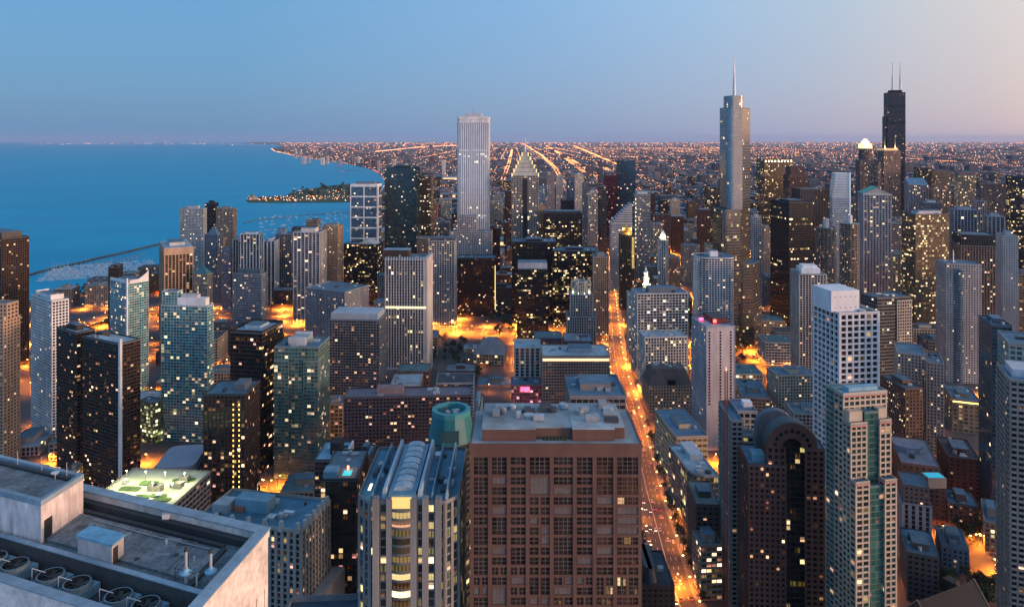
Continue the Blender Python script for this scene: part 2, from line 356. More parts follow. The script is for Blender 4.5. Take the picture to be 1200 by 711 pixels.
def tower(name, label, xl, xc, xr, top, D, st, yaw=None, dp=None, right=None, win=False, roof=ROOF, ph=None, units=3, parapet=1.1, group=None, z0=0):
    t = Tower(name, label, xl, xc, xr, top, D, yaw, dp, right, group=group)
    t.tier(t.full(), z0, t.H, st, win, roof, parapet)
    if ph is None and units and D < 1500: ph = (rnd.uniform(.35,.6), rnd.uniform(.35,.6), rnd.uniform(3,6))
    if ph: t.penthouse(*ph)
    t.finish(units)
    return t
# ------------------------------------------------------------------ ground, lake, roads
def inside(poly, x, y):
    r = False; n = len(poly)
    for i in range(n):
        (x1,y1),(x2,y2) = poly[i], poly[(i+1) % n]
        if (y1 > y) != (y2 > y) and x < (x2-x1)*(y-y1)/(y2-y1) + x1: r = not r
    return r
shore_px = [(-60,345),(40,352),(118,338),(150,322),(185,317),(240,312),(300,306),(345,300),(395,292),(428,284),(436,262),(440,236),(452,216),(447,205),(436,199),(424,195.5),(400,191),(372,187),(352,184),(338,181),(322,177.5),(318,174.5),(332,171.2),(322,169.4),(296,168.4)]
shore = [tuple(gp(*p).to_2d()) for p in shore_px]
LAND = [(-700, -400)] + [(-760, 300), (-900, 700)] + shore + [(-22000, 60000), (-26000, 74000), (74000, 74000), (74000, -400)]
def ground_material():
    m = bpy.data.materials.new('ground'); m.use_nodes = True; nt = m.node_tree; N = nt.nodes; L = nt.links; b = N['Principled BSDF']; b.inputs['Roughness'].default_value = .9
    tc = N.new('ShaderNodeTexCoord')
    def noise(sc, det):
        n = N.new('ShaderNodeTexNoise'); n.inputs['Scale'].default_value = sc; n.inputs['Detail'].default_value = det; n.inputs['Roughness'].default_value = .7; L.new(tc.outputs['Object'], n.inputs[0]); return n.outputs[0]
    def ramp(s, pts):
        r = N.new('ShaderNodeValToRGB'); L.new(s, r.inputs[0]); e = r.color_ramp.elements
        while len(e) < len(pts): e.new(.5)
        for k, (p, c) in enumerate(pts): e[k].position = p; e[k].color = (*c, 1)
        return r.outputs[0]
    far = ramp(noise(.0022, 9), [(.32, (.022,.035,.02)), (.45, (.05,.06,.04)), (.55, (.085,.075,.065)), (.68, (.15,.135,.12))])
    near = ramp(noise(.06, 7), [(.3, (.045,.045,.048)), (.7, (.085,.082,.08))])
    ln = N.new('ShaderNodeVectorMath'); ln.operation = 'LENGTH'; L.new(tc.outputs['Object'], ln.inputs[0])
    mr = N.new('ShaderNodeMapRange'); mr.inputs[1].default_value = 1800; mr.inputs[2].default_value = 3500; L.new(ln.outputs['Value'], mr.inputs[0])
    mx = N.new('ShaderNodeMix'); mx.data_type = 'RGBA'; L.new(mr.outputs[0], mx.inputs[0]); L.new(near, mx.inputs[6]); L.new(far, mx.inputs[7]); L.new(mx.outputs[2], b.inputs['Base Color'])
    return m
from mathutils.geometry import tessellate_polygon
def sheet(name, poly, z, mat, wall=None):
    b = MB(); tris = tessellate_polygon([[Vector((x, y, 0)) for x, y in poly]])
    for t in tris:
        p = [poly[i] for i in t]
        if (p[1][0]-p[0][0])*(p[2][1]-p[0][1])-(p[1][1]-p[0][1])*(p[2][0]-p[0][0]) < 0: p = p[::-1]
        b.face([(*q, z) for q in p])
    if wall is not None:
        n = len(poly)
        for i in range(n): b.face([(*poly[i], z), (*poly[(i+1)%n], z), (*poly[(i+1)%n], wall), (*poly[i], wall)])
    return tag(b.build(name, mat), kind='structure')
GROUND = ground_material()
sheet('ground', LAND, 0.0, GROUND, -3.0)
def water_material():
    m = bpy.data.materials.new('water'); m.use_nodes = True; nt = m.node_tree; N = nt.nodes; L = nt.links; b = N['Principled BSDF']
    b.inputs['Base Color'].default_value = (.0, .17, .42, 1); b.inputs['Roughness'].default_value = .35; b.inputs['Specular IOR Level'].default_value = .02
    tc = N.new('ShaderNodeTexCoord'); mp = N.new('ShaderNodeMapping'); mp.inputs['Scale'].default_value = (1, 3, 1); L.new(tc.outputs['Object'], mp.inputs[0])
    n = N.new('ShaderNodeTexNoise'); n.inputs['Scale'].default_value = .0012; n.inputs['Detail'].default_value = 8; L.new(mp.outputs[0], n.inputs[0])
    r = N.new('ShaderNodeValToRGB'); L.new(n.outputs[0], r.inputs[0]); r.color_ramp.elements[0].position = .35; r.color_ramp.elements[1].position = .7
    r.color_ramp.elements[0].color = (.0, .30, .48, 1); r.color_ramp.elements[1].color = (.0, .35, .54, 1); L.new(r.outputs[0], b.inputs['Base Color'])
    n2 = N.new('ShaderNodeTexNoise'); n2.inputs['Scale'].default_value = .12; n2.inputs['Detail'].default_value = 5; L.new(mp.outputs[0], n2.inputs[0])
    bp = N.new('ShaderNodeBump'); bp.inputs['Strength'].default_value = .25; bp.inputs['Distance'].default_value = 1.0; L.new(n2.outputs[0], bp.inputs['Height']); L.new(bp.outputs[0], b.inputs['Normal'])
    return m
b = MB(); b.face([(-74000,-400,-2),(20000,-400,-2),(20000,74000,-2),(-74000,74000,-2)]); tag(b.build('lake_water', water_material()), kind='structure')
GRASS = surf((.035,.07,.03), .95, .5, .02, 0, False); PAVE = surf((.20,.195,.19), .9, .25, .3, 0, False); ASPH = surf((.085,.082,.08), .85, .3, .2, 0, False); PAINT = surf((.7,.7,.66), .7, .15, .5, 0, False)
isl = [(288,235),(300,231.5),(336,229.5),(340,226),(362,221.5),(388,217.5),(420,214.5),(446,213.5),(446,219),(436,228),(440,236),(400,236.8),(330,237.3),(292,237)]
sheet('peninsula_ground', [tuple(gp(*p).to_2d()) for p in isl], .6, GRASS, -3)
def strip(name, line, offs, z, mat, height=0):
    """flat ribbon along a ground polyline between two side offsets (a kerbed step when height is given)"""
    pts = [Vector(p) for p in line]; n = len(pts); nor = []
    for i in range(n):
        d = (pts[min(n-1, i+1)] - pts[max(0, i-1)]).normalized(); nor.append(Vector((d.y, -d.x)))
    b = MB(); o0, o1 = offs
    for i in range(n-1):
        A, B = pts[i]+nor[i]*o0, pts[i+1]+nor[i+1]*o0; C, D = pts[i+1]+nor[i+1]*o1, pts[i]+nor[i]*o1
        b.face(((*D, z), (*C, z), (*B, z), (*A, z)))
        if height:
            b.face(((*A, z-height), (*D, z-height), (*D, z), (*A, z))) if i == 0 else None
            b.face(((*A, z), (*B, z), (*B, z-height), (*A, z-height))); b.face(((*D, z-height), (*C, z-height), (*C, z), (*D, z)))
    return tag(b.build(name, mat), kind='structure')
def walk(line, step, start=0.0):            # points along a polyline: (point, direction)
    out = []; s = start
    for i in range(len(line)-1):
        p, q = Vector(line[i]), Vector(line[i+1]); L = (q-p).length; d = (q-p)/L
        while s < L: out.append((p + d*s, d)); s += step
        s -= L
    return out
def dashes(name, line, off, z, step, ln, w):
    b = MB()
    for p, d in walk(line, step):
        n = Vector((d.y, -d.x)); c = p + n*off
        b.face([(*(c + d*a + n*e), z) for a, e in ((0,-w/2),(0,w/2),(ln,w/2),(ln,-w/2))])
    return tag(b.build(name, PAINT), kind='structure')
AVENUE = [tuple(gp(*p).to_2d()) for p in ((815,760),(790,690),(772,625),(758,575),(746,520),(736,480),(727,450),(720,415),(717,380),(715,350),(708,318),(699,285),(688,262),(672,236),(658,214),(646,196),(638,184))]
ROADS = [AVENUE]
strip('avenue', AVENUE, (-11.5, 11.5), .016, ASPH)
strip('pavement', AVENUE, (-18, -11.5), .15, PAVE, .16); strip('pavement', AVENUE, (11.5, 18), .15, PAVE, .16)
for o in (-7.6, -3.9, 3.9, 7.6): dashes('lane_marking', AVENUE[:10], o, .022, 12, 4, .28)
strip('centre_marking', AVENUE[:10], (-.3, -.1), .022, PAINT); strip('centre_marking', AVENUE[:10], (.1, .3), .022, PAINT)
NS = [-640,-520,-402,-300,-205,-95,10,255,345,430,520,640,760]
EW = [520,610,705,800,905,1010,1120,1235,1360,1490,1630,1780,1950,2150,2400]
def on_land(x, y): return inside(LAND, x, y)
ns_lines, ew_lines = [], []
for x in NS:
    ys = [y for y in range(480, 2500, 20) if on_land(x, y)]
    if ys: ns_lines.append([(x, max(480, ys[0])), (x+ (8 if x > 0 else 0), ys[-1])])
for y in EW:
    xs = [x for x in range(int(-.72*y)-60, int(.75*y)+80, 20) if on_land(x, y)]
    if xs: ew_lines.append([(xs[0]+15, y), (xs[-1], y)])
for l in ns_lines: strip('street', l, (-6.5, 6.5), .004, ASPH)
for l in ew_lines: strip('street', l, (-6.5, 6.5), .010, ASPH)
RIVERFRONT = [tuple(gp(*p).to_2d()) for p in ((455,383),(505,386),(560,391),(600,392),(650,388),(716,384))]
strip('riverside_drive', RIVERFRONT, (-13, 13), .013, ASPH)
LAKESHORE = [tuple(gp(*p).to_2d()) for p in ((60,402),(105,388),(150,372),(200,366),(262,372),(320,388),(360,396))]
# raised lakeside expressway
HARBOURWAY = [tuple(gp(*p, 9).to_2d()) for p in ((70,398),(95,382),(118,372),(142,364),(190,362),(240,372),(300,386),(345,392),(400,388))]
strip('expressway_deck', HARBOURWAY, (-13, 13), 9, ASPH, 1.6)
b = MB()

# ------------------------------------------------------------------ skyline, far lake side
wf = S('grid','offwhite','dark',.12)
T = {}
def add(k, t): T[k] = t; return t
add('L1', tower('residential_tower', 'dark brown tower with curved stepped crown standing alone against the lake', -30,2,34,281,1000, S('band','dkbrown','black',.13,.0,3,3.2,.7,1.0,stg=1.1,tint=AMBER), yaw=30, ph=(.75,.75,8,P_ and surf(P_['dkgray']))))
t = Tower('residential_tower', 'beige stepped apartment tower cut by the frame edge near the dark lake tower', -40,4,23,376,700, yaw=8); st = S('punch','peach','dark',.12,.0,4,3.3,1.7,1.6)
t.tier(t.full(), 0, t.H, st); x1 = t.lx(8, -t.d/2+3); z = t.lz(357, x1, -t.d/2+3); t.tier(rect(-t.w/2+2, x1, -t.d/2+3, t.d/2-3), t.H+.3, z, st); t.finish(1); T['L2'] = t
t = Tower('residential_tower', 'white gridded apartment tower with slanted rooftop fins in front of the marina', 37,61,80,354,760, yaw=38); st = S('grid','white','dark',.13,.0,3.4,3.1,.8,1.0,.5,.45)
t.tier(t.full(), 0, t.H, st, True)
for s in (-1, 1):
    b = MB(); b.prism([(s*t.w*.36-.4, -t.d*.4),(s*t.w*.36+.4,-t.d*.4),(s*t.w*.36+.4,t.d*.4),(s*t.w*.36-.4,t.d*.4)], t.H+.3, t.H+6); t.add('roof_fin', b, st['wall'])
t.penthouse(.45,.6,5); t.finish(2); T['L3'] = t
st = S('band','dkbrown',(.012,.010,.010),.17,.1,3.2,3.1,.5,1.3,.3,.3,1.9,AMBER)
add('L4b', tower('residential_tower', 'dark brown apartment slab with white roof, left twin of the pair', 67,90,111,391,668, st, yaw=32, win=True, roof=ROOFL))
t = Tower('residential_tower', 'dark brown apartment slab with a tall white vertical fin on its corner', 97,141,164,404,630, yaw=28)
t.tier(t.full(), 0, t.H, st, True, ROOFL)
b = MB(); b.box(t.w/2-1.4, t.w/2+.9, -t.d/2-.95, -t.d/2+1.2, 0, t.H+5); t.add('corner_fin', b, surf(P_['white']))
t.box('roof_screen', -t.w*.1, t.w*.47, -t.d*.45, -t.d*.42, t.H+.3, t.H+4.2, surf(P_['white'])); t.box('penthouse', -t.w*.3, -t.w*.14, -t.d*.2, t.d*.2, t.H+.3, t.H+5, DARKM); t.finish(3); T['L4'] = t
# teal tower with the swept roof wing
t = Tower('residential_tower', 'teal glass tower with a swept white wing roof and white corner strip', 129,149,174,333,900, yaw=36); st = S('band','offwhite',(.015,.17,.21),.2,.15,3,3.1,.18,.5,.2,.3,1.3,GOLD,spec=.8)
t.tier(t.full(), 0, t.H, st, True)
t.box('corner_strip', t.w*.5-1.8, t.w*.5+.8, -t.d*.5-.9, -t.d*.5+.9, 0, t.H+7, surf(P_['white']))
b = MB(); y = t.d/2
for s in (0,):
    pts = [(t.w*.5+.5,-t.d*.4, t.H+4),(t.w*.5+.5, t.d*.05, t.H+4.5),(t.w*.5+.5, t.d*.42, t.H+11),(t.w*.5+.5,t.d*.5,t.H+14)]
    for i in range(3):
        (xa,ya,za),(xb,yb,zb) = pts[i], pts[i+1]
        b.face(((xa,ya,t.H),(xb,yb,t.H),(xb,yb,zb),(xa,ya,za))); b.face(((xa-1,yb,t.H),(xa-1,ya,t.H),(xa-1,ya,za),(xa-1,yb,zb))); b.face(((xa,ya,za),(xb,yb,zb),(xb-1,yb,zb),(xa-1,ya,za)))
    b.face(((xa-1,t.d*.5,t.H),(xa,t.d*.5,t.H),(xa,t.d*.5,t.H+14),(xa-1,t.d*.5,t.H+14)))
t.add('roof_wing', b, surf(P_['white'])); t.box('roof_screen', -t.w*.5, t.w*.46, -t.d*.5, -t.d*.46, t.H+.3, t.H+4, surf(P_['white'])); t.penthouse(.6,.5,3.5,surf(P_['ltgray'])); t.finish(2); T['L5'] = t
# teal slab
t = Tower('residential_tower', 'broad teal glass slab with white balcony lines and white roof screen', 189,243,250,360,760, yaw=7); st = S('band',(.45,.52,.54),(.015,.18,.21),.24,.15,3.3,3.05,.2,.5,.25,.5,1.4,GOLD,spec=.9)
t.tier(t.full(), 0, t.H, st, True)
xa, xb, z = t.pbox('roof_screen', 205, 241, 349, -t.d/2+2, t.d*.6, t.H+.31, surf(P_['white']))
b = MB(); b.prism(rounded(xa+4, xb-8, -t.d*.25, t.d*.2, 3), z, z+3.5); t.add('penthouse', b, surf(P_['ltgray']))
x1 = t.lx(207, -t.d/2); zt = t.lz(343, x1, -t.d/2); t.tier(rect(-t.w/2+.5, x1, -t.d/2+1, t.d/2-1), t.H+.35, zt, st); t.finish(2); T['L6'] = t
# peach crowned tower with ribs
t = Tower('residential_tower', 'tan tower with peach crown band above tall white ribs', 182,193,226,292,1100, yaw=30, right=False); st = S('pier','peach','brown',.2,.0,4.6,3.3,1.5,.5,.9,.15,1.1,AMBER)
t.tier(t.full(), 0, t.H-9, st); b = MB(); b.prism(grow(t.full(), 1.1), t.H-9.5, t.H+1); t.add('crown_band', b, surf(P_['peach'])); b = MB(); b.prism(grow(t.full(), .6), t.H+1, t.H+1.4); t.add('roof', b, ROOFL); t.penthouse(.55,.5,5,surf(P_['ltgray']),z=t.H+1.4); t.finish(0); t.units(4, t.H+1.42); T['L7'] = t
add('L8', tower('residential_tower', 'pale green gridded slab with white cornice, tallest of the lakefront trio', 211,238,242,245,1500, S('grid','ltgray','green',.12,.0,3.2,3.1,.9,1.0), ph=(.5,.5,6)))
add('L9', tower('residential_tower', 'slim black tower squeezed between two pale lakefront slabs', 240,254,256,239,1750, S('band','black','black',.05), dp=30, ph=(.4,.5,7)))
add('L10', tower('residential_tower', 'tan gridded slab with dotted lights, inland of the slim black tower', 254,274,277,245,1620, S('grid','beige','dark',.14,.0,3.4,3.1,.9,1.1,stg=1.2), ph=(.5,.5,5)))
t = Tower('residential_tower', 'dark glass tower with pointed blue crown below the lakefront trio', 240,255,261,276,1400, yaw=12); st = S('pier','slate','blue',.12,.1); t.tier(t.full(),0,t.H,st)
b = MB(); b.prism(grow(t.full(),-2), t.H+.3, t.H+16, poly2=[(p[0]*.12,p[1]*.12) for p in t.full()]); t.add('crown', b, surf((.08,.14,.2),.3)); t.finish(0); T['L11'] = t
add('L11b', tower('residential_tower', 'narrow peach slab attached behind the pointed blue crown', 255,262,264,281,1440, S('punch','peach','brown',.1), dp=25))
t = Tower('residential_tower', 'small tan tower with teal pyramid roof beside the ribbed peach tower', 226,243,246,322,1100, yaw=15); st = S('grid','tan','teal',.2); t.tier(t.full(),0,t.H,st)
b = MB(); b.prism(grow(t.full(),.3), t.H+.3, t.H+11, poly2=[(p[0]*.15,p[1]*.15) for p in t.full()]); t.add('pyramid_roof', b, surf((.05,.17,.20),.35)); t.finish(0); T['L12'] = t
add('L13', tower('residential_tower', 'short mauve tower with blue roof right of the peach slab', 260,272,274,293,1330, S('grid',(.30,.26,.34),'blue',.2,.0,3.4,3.2), dp=24))
add('L14', tower('residential_tower', 'dark tower with bright white ribs and an angular white cap', 282,304,308,275,1300, S('pier','white','dark',.16,.0,5.5,3.2,1.6,.3,.7,.1), ph=(.6,.6,4,surf(P_['white']))))
add('L14b', tower('residential_tower', 'low shoulder block with white ribs joined to the angular capped tower', 273,284,286,281,1330, S('pier','ltgray','dark',.16,.0,4.5,3.2,1.3,.3,.7,.1), dp=28))
t = Tower('residential_tower', 'blue grey octagonal tower with dark flat crown before the ribbed towers', 274,306,311,322,950, yaw=10); st = S('band','slate','blue',.14,.1,3,3.2,.4,1.2); w = t.w/2; c = w*.4
oct_ = [(-w+c,-t.d/2),(w-c,-t.d/2),(w,-t.d/2+c),(w,t.d/2-c),(w-c,t.d/2),(-w+c,t.d/2),(-w,t.d/2-c),(-w,-t.d/2+c)] if t.d > 2*c else t.full()
t.tier(oct_, 0, t.H, st); b = MB(); b.prism(grow(oct_,-3), t.H+.3, t.H+6); t.add('crown', b, surf((.06,.10,.12))); t.finish(0); T['L15'] = t
add('L16', tower('office_block', 'black flat topped block hidden behind the swept teal tower', 127,141,144,314,1010, S('band','black','black',.05), dp=30))
# ------------------------------------------------------------------ centre left
add('C1', tower('residential_tower', 'slender slab with two bright white stripes before the harbour', 309,324,327,283,1400, S('pier','white','dark',.1,.0,7.5,3.3,2.6,.3,.8,.1), dp=30))
add('C1b', tower('residential_tower', 'dark slab with blue rooftop cube before the harbour', 323,344,347,275,1430, S('grid','slate','dark',.12), dp=34, ph=(.5,.5,10,surf((.16,.28,.36)),-7)))
add('C2', tower('residential_tower', 'blue grey slab with white ribs and white rooftop block beside the harbour', 344,379,382,273,1250, S('pier','ltgray',(.04,.07,.10),.12,.0,6.5,3.1,1.3,.4,.7,.15), ph=(.55,.5,7,surf(P_['offwhite'])), dp=34))
add('C3', tower('residential_tower', 'brownish slab with ragged rooftop, rightmost before the harbour water', 378,398,402,266,1310, S('punch','tan','dark',.15,.0,3.2,3.1,1.2,1.4), dp=30, ph=(.7,.5,4)))
t = Tower('residential_tower', 'tall blue glass tower divided by white cross bands, standing above the harbour', 411,438,447,216,1500, dp=34); st = S('glass','slate','blue',.10,.0,3.2,3.3,.2,.4,spec=.9)
t.tier(t.full(), 0, t.H-4, st, parapet=0)
b = MB(); fw, fd = t.w/2, t.d/2; wm = surf(P_['white'])
for z in [t.H-4-i*(t.H-4)/10.2 for i in range(10)]:
    b.obox((-fw,-fd),(1,0),(0,-1),0,t.w,-.1,.5,z-1.4,z+1.4); b.obox((fw,-fd),(0,1),(1,0),0,t.d,-.1,.5,z-1.4,z+1.4)
for x in (0, t.w*.5, t.w): b.obox((-fw,-fd),(1,0),(0,-1),x-1.0,x+1.0,-.1,.62,0,t.H-4)
b.box(fw-.6,fw+2.5,-fd-.4,-fd+2.6,0,t.H-2.5)
t.add('white_frame', b, wm); b = MB(); b.prism(grow(t.full(),.7), t.H-4, t.H); t.add('cornice', b, wm); t.penthouse(.7,.6,4,z=t.H); t.finish(0); T['C4'] = t
t = Tower('hotel', 'dark glass block with curved white roof edge and gold lit storeys', 403,442,447,287,1400, yaw=8); st = S('band','black','black',.30,.5,3.2,3.6,.2,1.2,tint=GOLD,stg=2.2); t.tier(t.full(),0,t.H,st)
b = MB(); n = 10
for i in range(n):
    x0, x1 = -t.w*.1 + t.w*.58*i/n, -t.w*.1 + t.w*.58*(i+1)/n; f = lambda x: t.H + .4 + 7*math.sin(max(0,min(1,(x+t.w*.1)/(t.w*.58)))*math.pi)
    b.face(((x0,-t.d/2,f(x0)),(x1,-t.d/2,f(x1)),(x1,t.d/2,f(x1)),(x0,t.d/2,f(x0)))); b.face(((x0,-t.d/2,t.H+.3),(x1,-t.d/2,t.H+.3),(x1,-t.d/2,f(x1)),(x0,-t.d/2,f(x0))))
t.add('curved_roof', b, surf(P_['offwhite'])); t.finish(1); T['C5'] = t
add('C6', tower('office_tower', 'broad dark teal glass slab, tallest left of the white marble tower', 451,488,492,198,1560, S('band',(.03,.055,.06),(.02,.05,.055),.09,.1,3,3.6,.2,1.3,.2,.25,1.6,PALE,spec=.8), dp=40, ph=(.5,.5,6)))
add('C7', tower('office_tower', 'brownish tower with wide gold lit storeys beside the broad teal slab', 488,504,508,207,1640, S('band',(.10,.08,.06),'brown',.32,.6,3,3.8,.3,1.4,tint=PALE,stg=1.8), dp=40))
# white marble tower
t = Tower('office_tower', 'very tall white marble tower with continuous vertical ribs and notched corners', 536,570,574,137,1500, dp=50); st = S('pier',(.76,.76,.75),(.40,.42,.45),.07,1.0,4.4,3.9,1.6,.25,.8,.05,1.2,PALE,gmetal=.35)
st2 = dict(st); w, d, c = t.w/2, t.d/2, 3.5
notch = [(-w+c,-d),(w-c,-d),(w-c,-d+c),(w,-d+c),(w,d-c),(w-c,d-c),(w-c,d),(-w+c,d),(-w+c,d-c),(-w,d-c),(-w,-d+c),(-w+c,-d+c)]
t.tier(notch, 0, t.H-12, st, parapet=0)
b = MB(); b.prism(grow(notch,.9), t.H-12, t.H-9); b.prism(grow(notch,-.6), t.H-9, t.H-5); b.prism(grow(notch,.9), t.H-5, t.H); t.add('crown_band', b, surf((.76,.76,.76)))
b = MB(); b.box(-w+c,w-c,-d-1.15,-d-.2,t.H-70,t.H-66.5); t.add('louvre_band', b, surf((.7,.72,.74)))
t.box('penthouse', -w*.55, w*.55, -d*.5, d*.5, t.H, t.H+7, surf(P_['ltgray'])); b = MB(); b.rod((0,0,t.H+7),(0,0,t.H+20),1.2,.6); t.add('mast', b, METAL); t.finish(0); T['C8'] = t
t = Tower('hotel', 'grey pink stepped tower group in front of the white marble tower', 527,573,577,272,1350, dp=30); st = S('punch',(.40,.36,.36),'dark',.14,.0,3.4,3.2,1.5,1.3)
t.tier(t.full(), 0, t.H, st); x0, x1 = t.lx(536,-t.d/2+3), t.lx(558,-t.d/2+3); t.tier(rect(x0,x1,-t.d/2+3,t.d/2-2), t.H+.3, t.lz(254,0,-t.d/2+3), st); t.finish(2); T['C9'] = t
# ribbed grey tower
t = Tower('office_tower', 'wide grey ribbed tower with arched rib tops above a pinkish podium', 452,500,506,305,970, dp=45); st = S('pier',(.37,.39,.41),(.02,.03,.04),.13,.45,3.6,3.8,1.3,.5,1.0,.15,2.0,GOLD)
t.tier(t.full(), 0, t.H, st, True)
b = MB()
nb = max(1, round(t.w/3.6)); bw = t.w/nb
for k in range(nb+1): x = -t.w/2+k*bw; b.cyl(x, -t.d/2-.4, t.H, t.H+4.5, 1.0, .5, 8)
t.add('rib_crown_moulding', b, st['wall']); b = MB(); zb = t.lz(360,0,-t.d/2); b.box(-t.w/2,t.w/2,-t.d/2-1.3,-t.d/2-.4,zb-1.5,zb+1.5); t.add('glow_band', b, glow((1,.8,.5),.9))  # lamp light falling on the band is put in as its own glow
t.box('stair_tower', t.w/2-3, t.w/2+1.5, -t.d/2-.8, t.d/2+.5, 0, t.H+3, surf((.45,.44,.43)))
xa, xb, z = t.pbox('penthouse', 450, 479, 293, t.d*.05, 16, t.H+.3, surf(P_['dkbrown'])); t.box('penthouse_roof', xa-.5, xb+.5, t.d*.05-.5, t.d*.05+16.5, z, z+.6, surf((.20,.36,.48)))
z0 = t.lz(432,0,-t.d/2-8); t.box('podium', -t.w/2-2, t.w/2+6, -t.d/2-12, -t.d/2-1.4, 0, z0, surf((.34,.27,.26))); t.finish(3); T['C10'] = t
add('C11', tower('office_tower', 'grey slab with white pilasters and corner columns behind the ribbed tower', 503,531,535,283,1235, S('pier',(.42,.42,.42),'dark',.16,.1,4.2,3.5,1.1,1.0,.8,.4,tint=GOLD), dp=34, ph=(.8,.6,5,surf(P_['dkgray']))))
t = Tower('office_tower', 'dark maroon slab edged by yellow lit corner strips', 535,575,581,303,1300, dp=34); st = S('grid',(.045,.022,.018),'brown',.13,.0,2.6,3.3,.5,.9,tint=AMBER,stg=1.3); t.tier(t.full(),0,t.H,st)
for x in (-t.w/2-1.3, t.w/2-.2): t.box('lit_corner_strip', x, x+1.0, -t.d/2-.9, -t.d/2+.3, t.H*.12, t.H-12, glow((1,.72,.2),1.5))
t.finish(3); T['C12'] = t
add('C12b', tower('office_block', 'low dark annex with white fins right of the maroon slab', 573,598,600,338,1320, S('band','dkgray','dark',.2), dp=30))
st = S('band','black','black',.38,.7,3.0,3.8,.35,1.5,.2,.25,2.0,GOLD)
add('C13', tower('office_tower', 'black tower with white rooftop block and many gold lit rows', 606,639,642,316,1160, st, dp=36, right=True, ph=(.95,.8,10,surf(P_['ltgray']))))
add('C14', tower('office_tower', 'wide black slab with flat dark roof spanning behind the white capped tower', 600,650,652,284,1270, S('band','black','black',.16,.6,3,3.8,.3,1.5,.2,.25,1.8,GOLD), dp=50, right=True))
add('C14b', tower('office_tower', 'black slab with dense gold lit lower storeys right of the white capped tower', 648,699,700,295,1230, S('band','black','black',.42,.6,3,3.8,.3,1.4,.2,.25,2.1,GOLD), dp=50, right=True))
add('C15', tower('office_tower', 'black box tower with scattered gold rows above the wide black slabs', 637,680,682,250,1450, S('band','black','black',.30,.7,3,3.9,.3,1.5,.2,.25,1.9,GOLD), dp=40, right=True, ph=(.9,.8,3)))
# chevron tower with spire
t = Tower('office_tower', 'grey tower with lit diamond crown tapering to a needle spire', 600,630,631,206,1480, dp=45, right=True); st = S('pier',(.36,.34,.32),'dark',.26,.3,3.2,3.9,.9,1.0,.5,.25,1.9,GOLD)
t.tier(t.full(), 0, t.H, st, parapet=0); w, d = t.w/2, t.d/2; zt = t.lz(177,0,0)
b = MB(); g1 = surf((.5,.46,.38)); lit = glow((1,.70,.30),1.1)
for k in range(6):
    f = 1-k/6.5; za = t.H+(zt-t.H)*k/6; zb = t.H+(zt-t.H)*(k+.92)/6
    b.prism(rect(-w*f, w*f, -d*f, d*f), za, zb, g1, poly2=rect(-w*(f-.13), w*(f-.13), -d*(f-.13), d*(f-.13)))
t.add('chevron_crown', b)
b = MB()
for s in (-1, 1):
    for k in range(6):
        f = 1-k/6.5; za = t.H+(zt-t.H)*k/6
        b.box(s*w*f-.9, s*w*f+.9, -d*f-1.0, -d*f+.8, za-2, za+5.5)
t.add('crown_lighting', b, lit)
b = MB(); zs = t.lz(161,0,0); b.rod((0,0,zt-6),(0,0,zs),2.0,.6,8); t.add('spire', b, STEEL); t.finish(0)
t.box('dark_recess', -w*.18, w*.18, -d-.9, -d-.1, 0, t.H-6, surf(P_['black'])); T['C16'] = t
add('C17', tower('office_tower', 'plain grey brown slab between the needle spire and the black box tower', 626,637,638,240,1500, S('punch','tan','dark',.2), dp=30, right=True))
for k, xl, xr, top, D, st, lab in (
  ('M1',641,650,202,2300,S('punch',(.30,.25,.26),'dark',.2,fh=4),'distant mauve slab on the far avenue left side'),
  ('M2',652,660,207,2450,S('punch',(.45,.40,.38),'dark',.2,fh=4),'distant cream block with flat lit top along the far avenue'),
  ('M3',664,673,210,2200,S('pier',(.36,.35,.38),'dark',.2,fh=4),'distant grey ribbed tower right of the far avenue'),
  ('M4',674,684,205,2350,S('punch',(.55,.50,.45),'dark',.25,fh=4),'distant pale stone tower with domed top beyond the avenue'),
  ('M5',683,690,215,2100,S('punch',(.34,.28,.27),'dark',.2,fh=4),'distant brown slab wedged beside the pale domed tower'),
  ('M6',690,700,226,1950,S('grid',(.52,.46,.40),'dark',.28,fh=4),'cream block with stepped cap near the far avenue end'),
  ('M7',702,711,219,1980,S('band','dkgray','dark',.1,fh=4),'charcoal tower left of the red tower')):
    add(k, tower('office_tower', lab, xl, xr-1, xr, top, D, st, dp=34, right=True, units=1, ph=(.5,.5,6) if k in 'M2 M4 M6' else None))
add('R1', tower('office_tower', 'deep red office tower beside the dark blue tower', 709,722,724,206,2050, S('band',(.13,.02,.035),(.03,.008,.012),.12,.2,fh=4,tint=AMBER), dp=40, right=True))
add('R2', tower('office_tower', 'dark blue glass tower rising right of the red tower', 724,744,745,189,2100, S('glass','navy',(.015,.05,.075),.06,.2,fh=4,spec=.9), dp=45, right=True))
add('R2b', tower('office_block', 'white lit block at the foot of the dark blue tower', 746,761,762,225,1950, S('grid','offwhite','dark',.3,fh=4), dp=40, right=True))
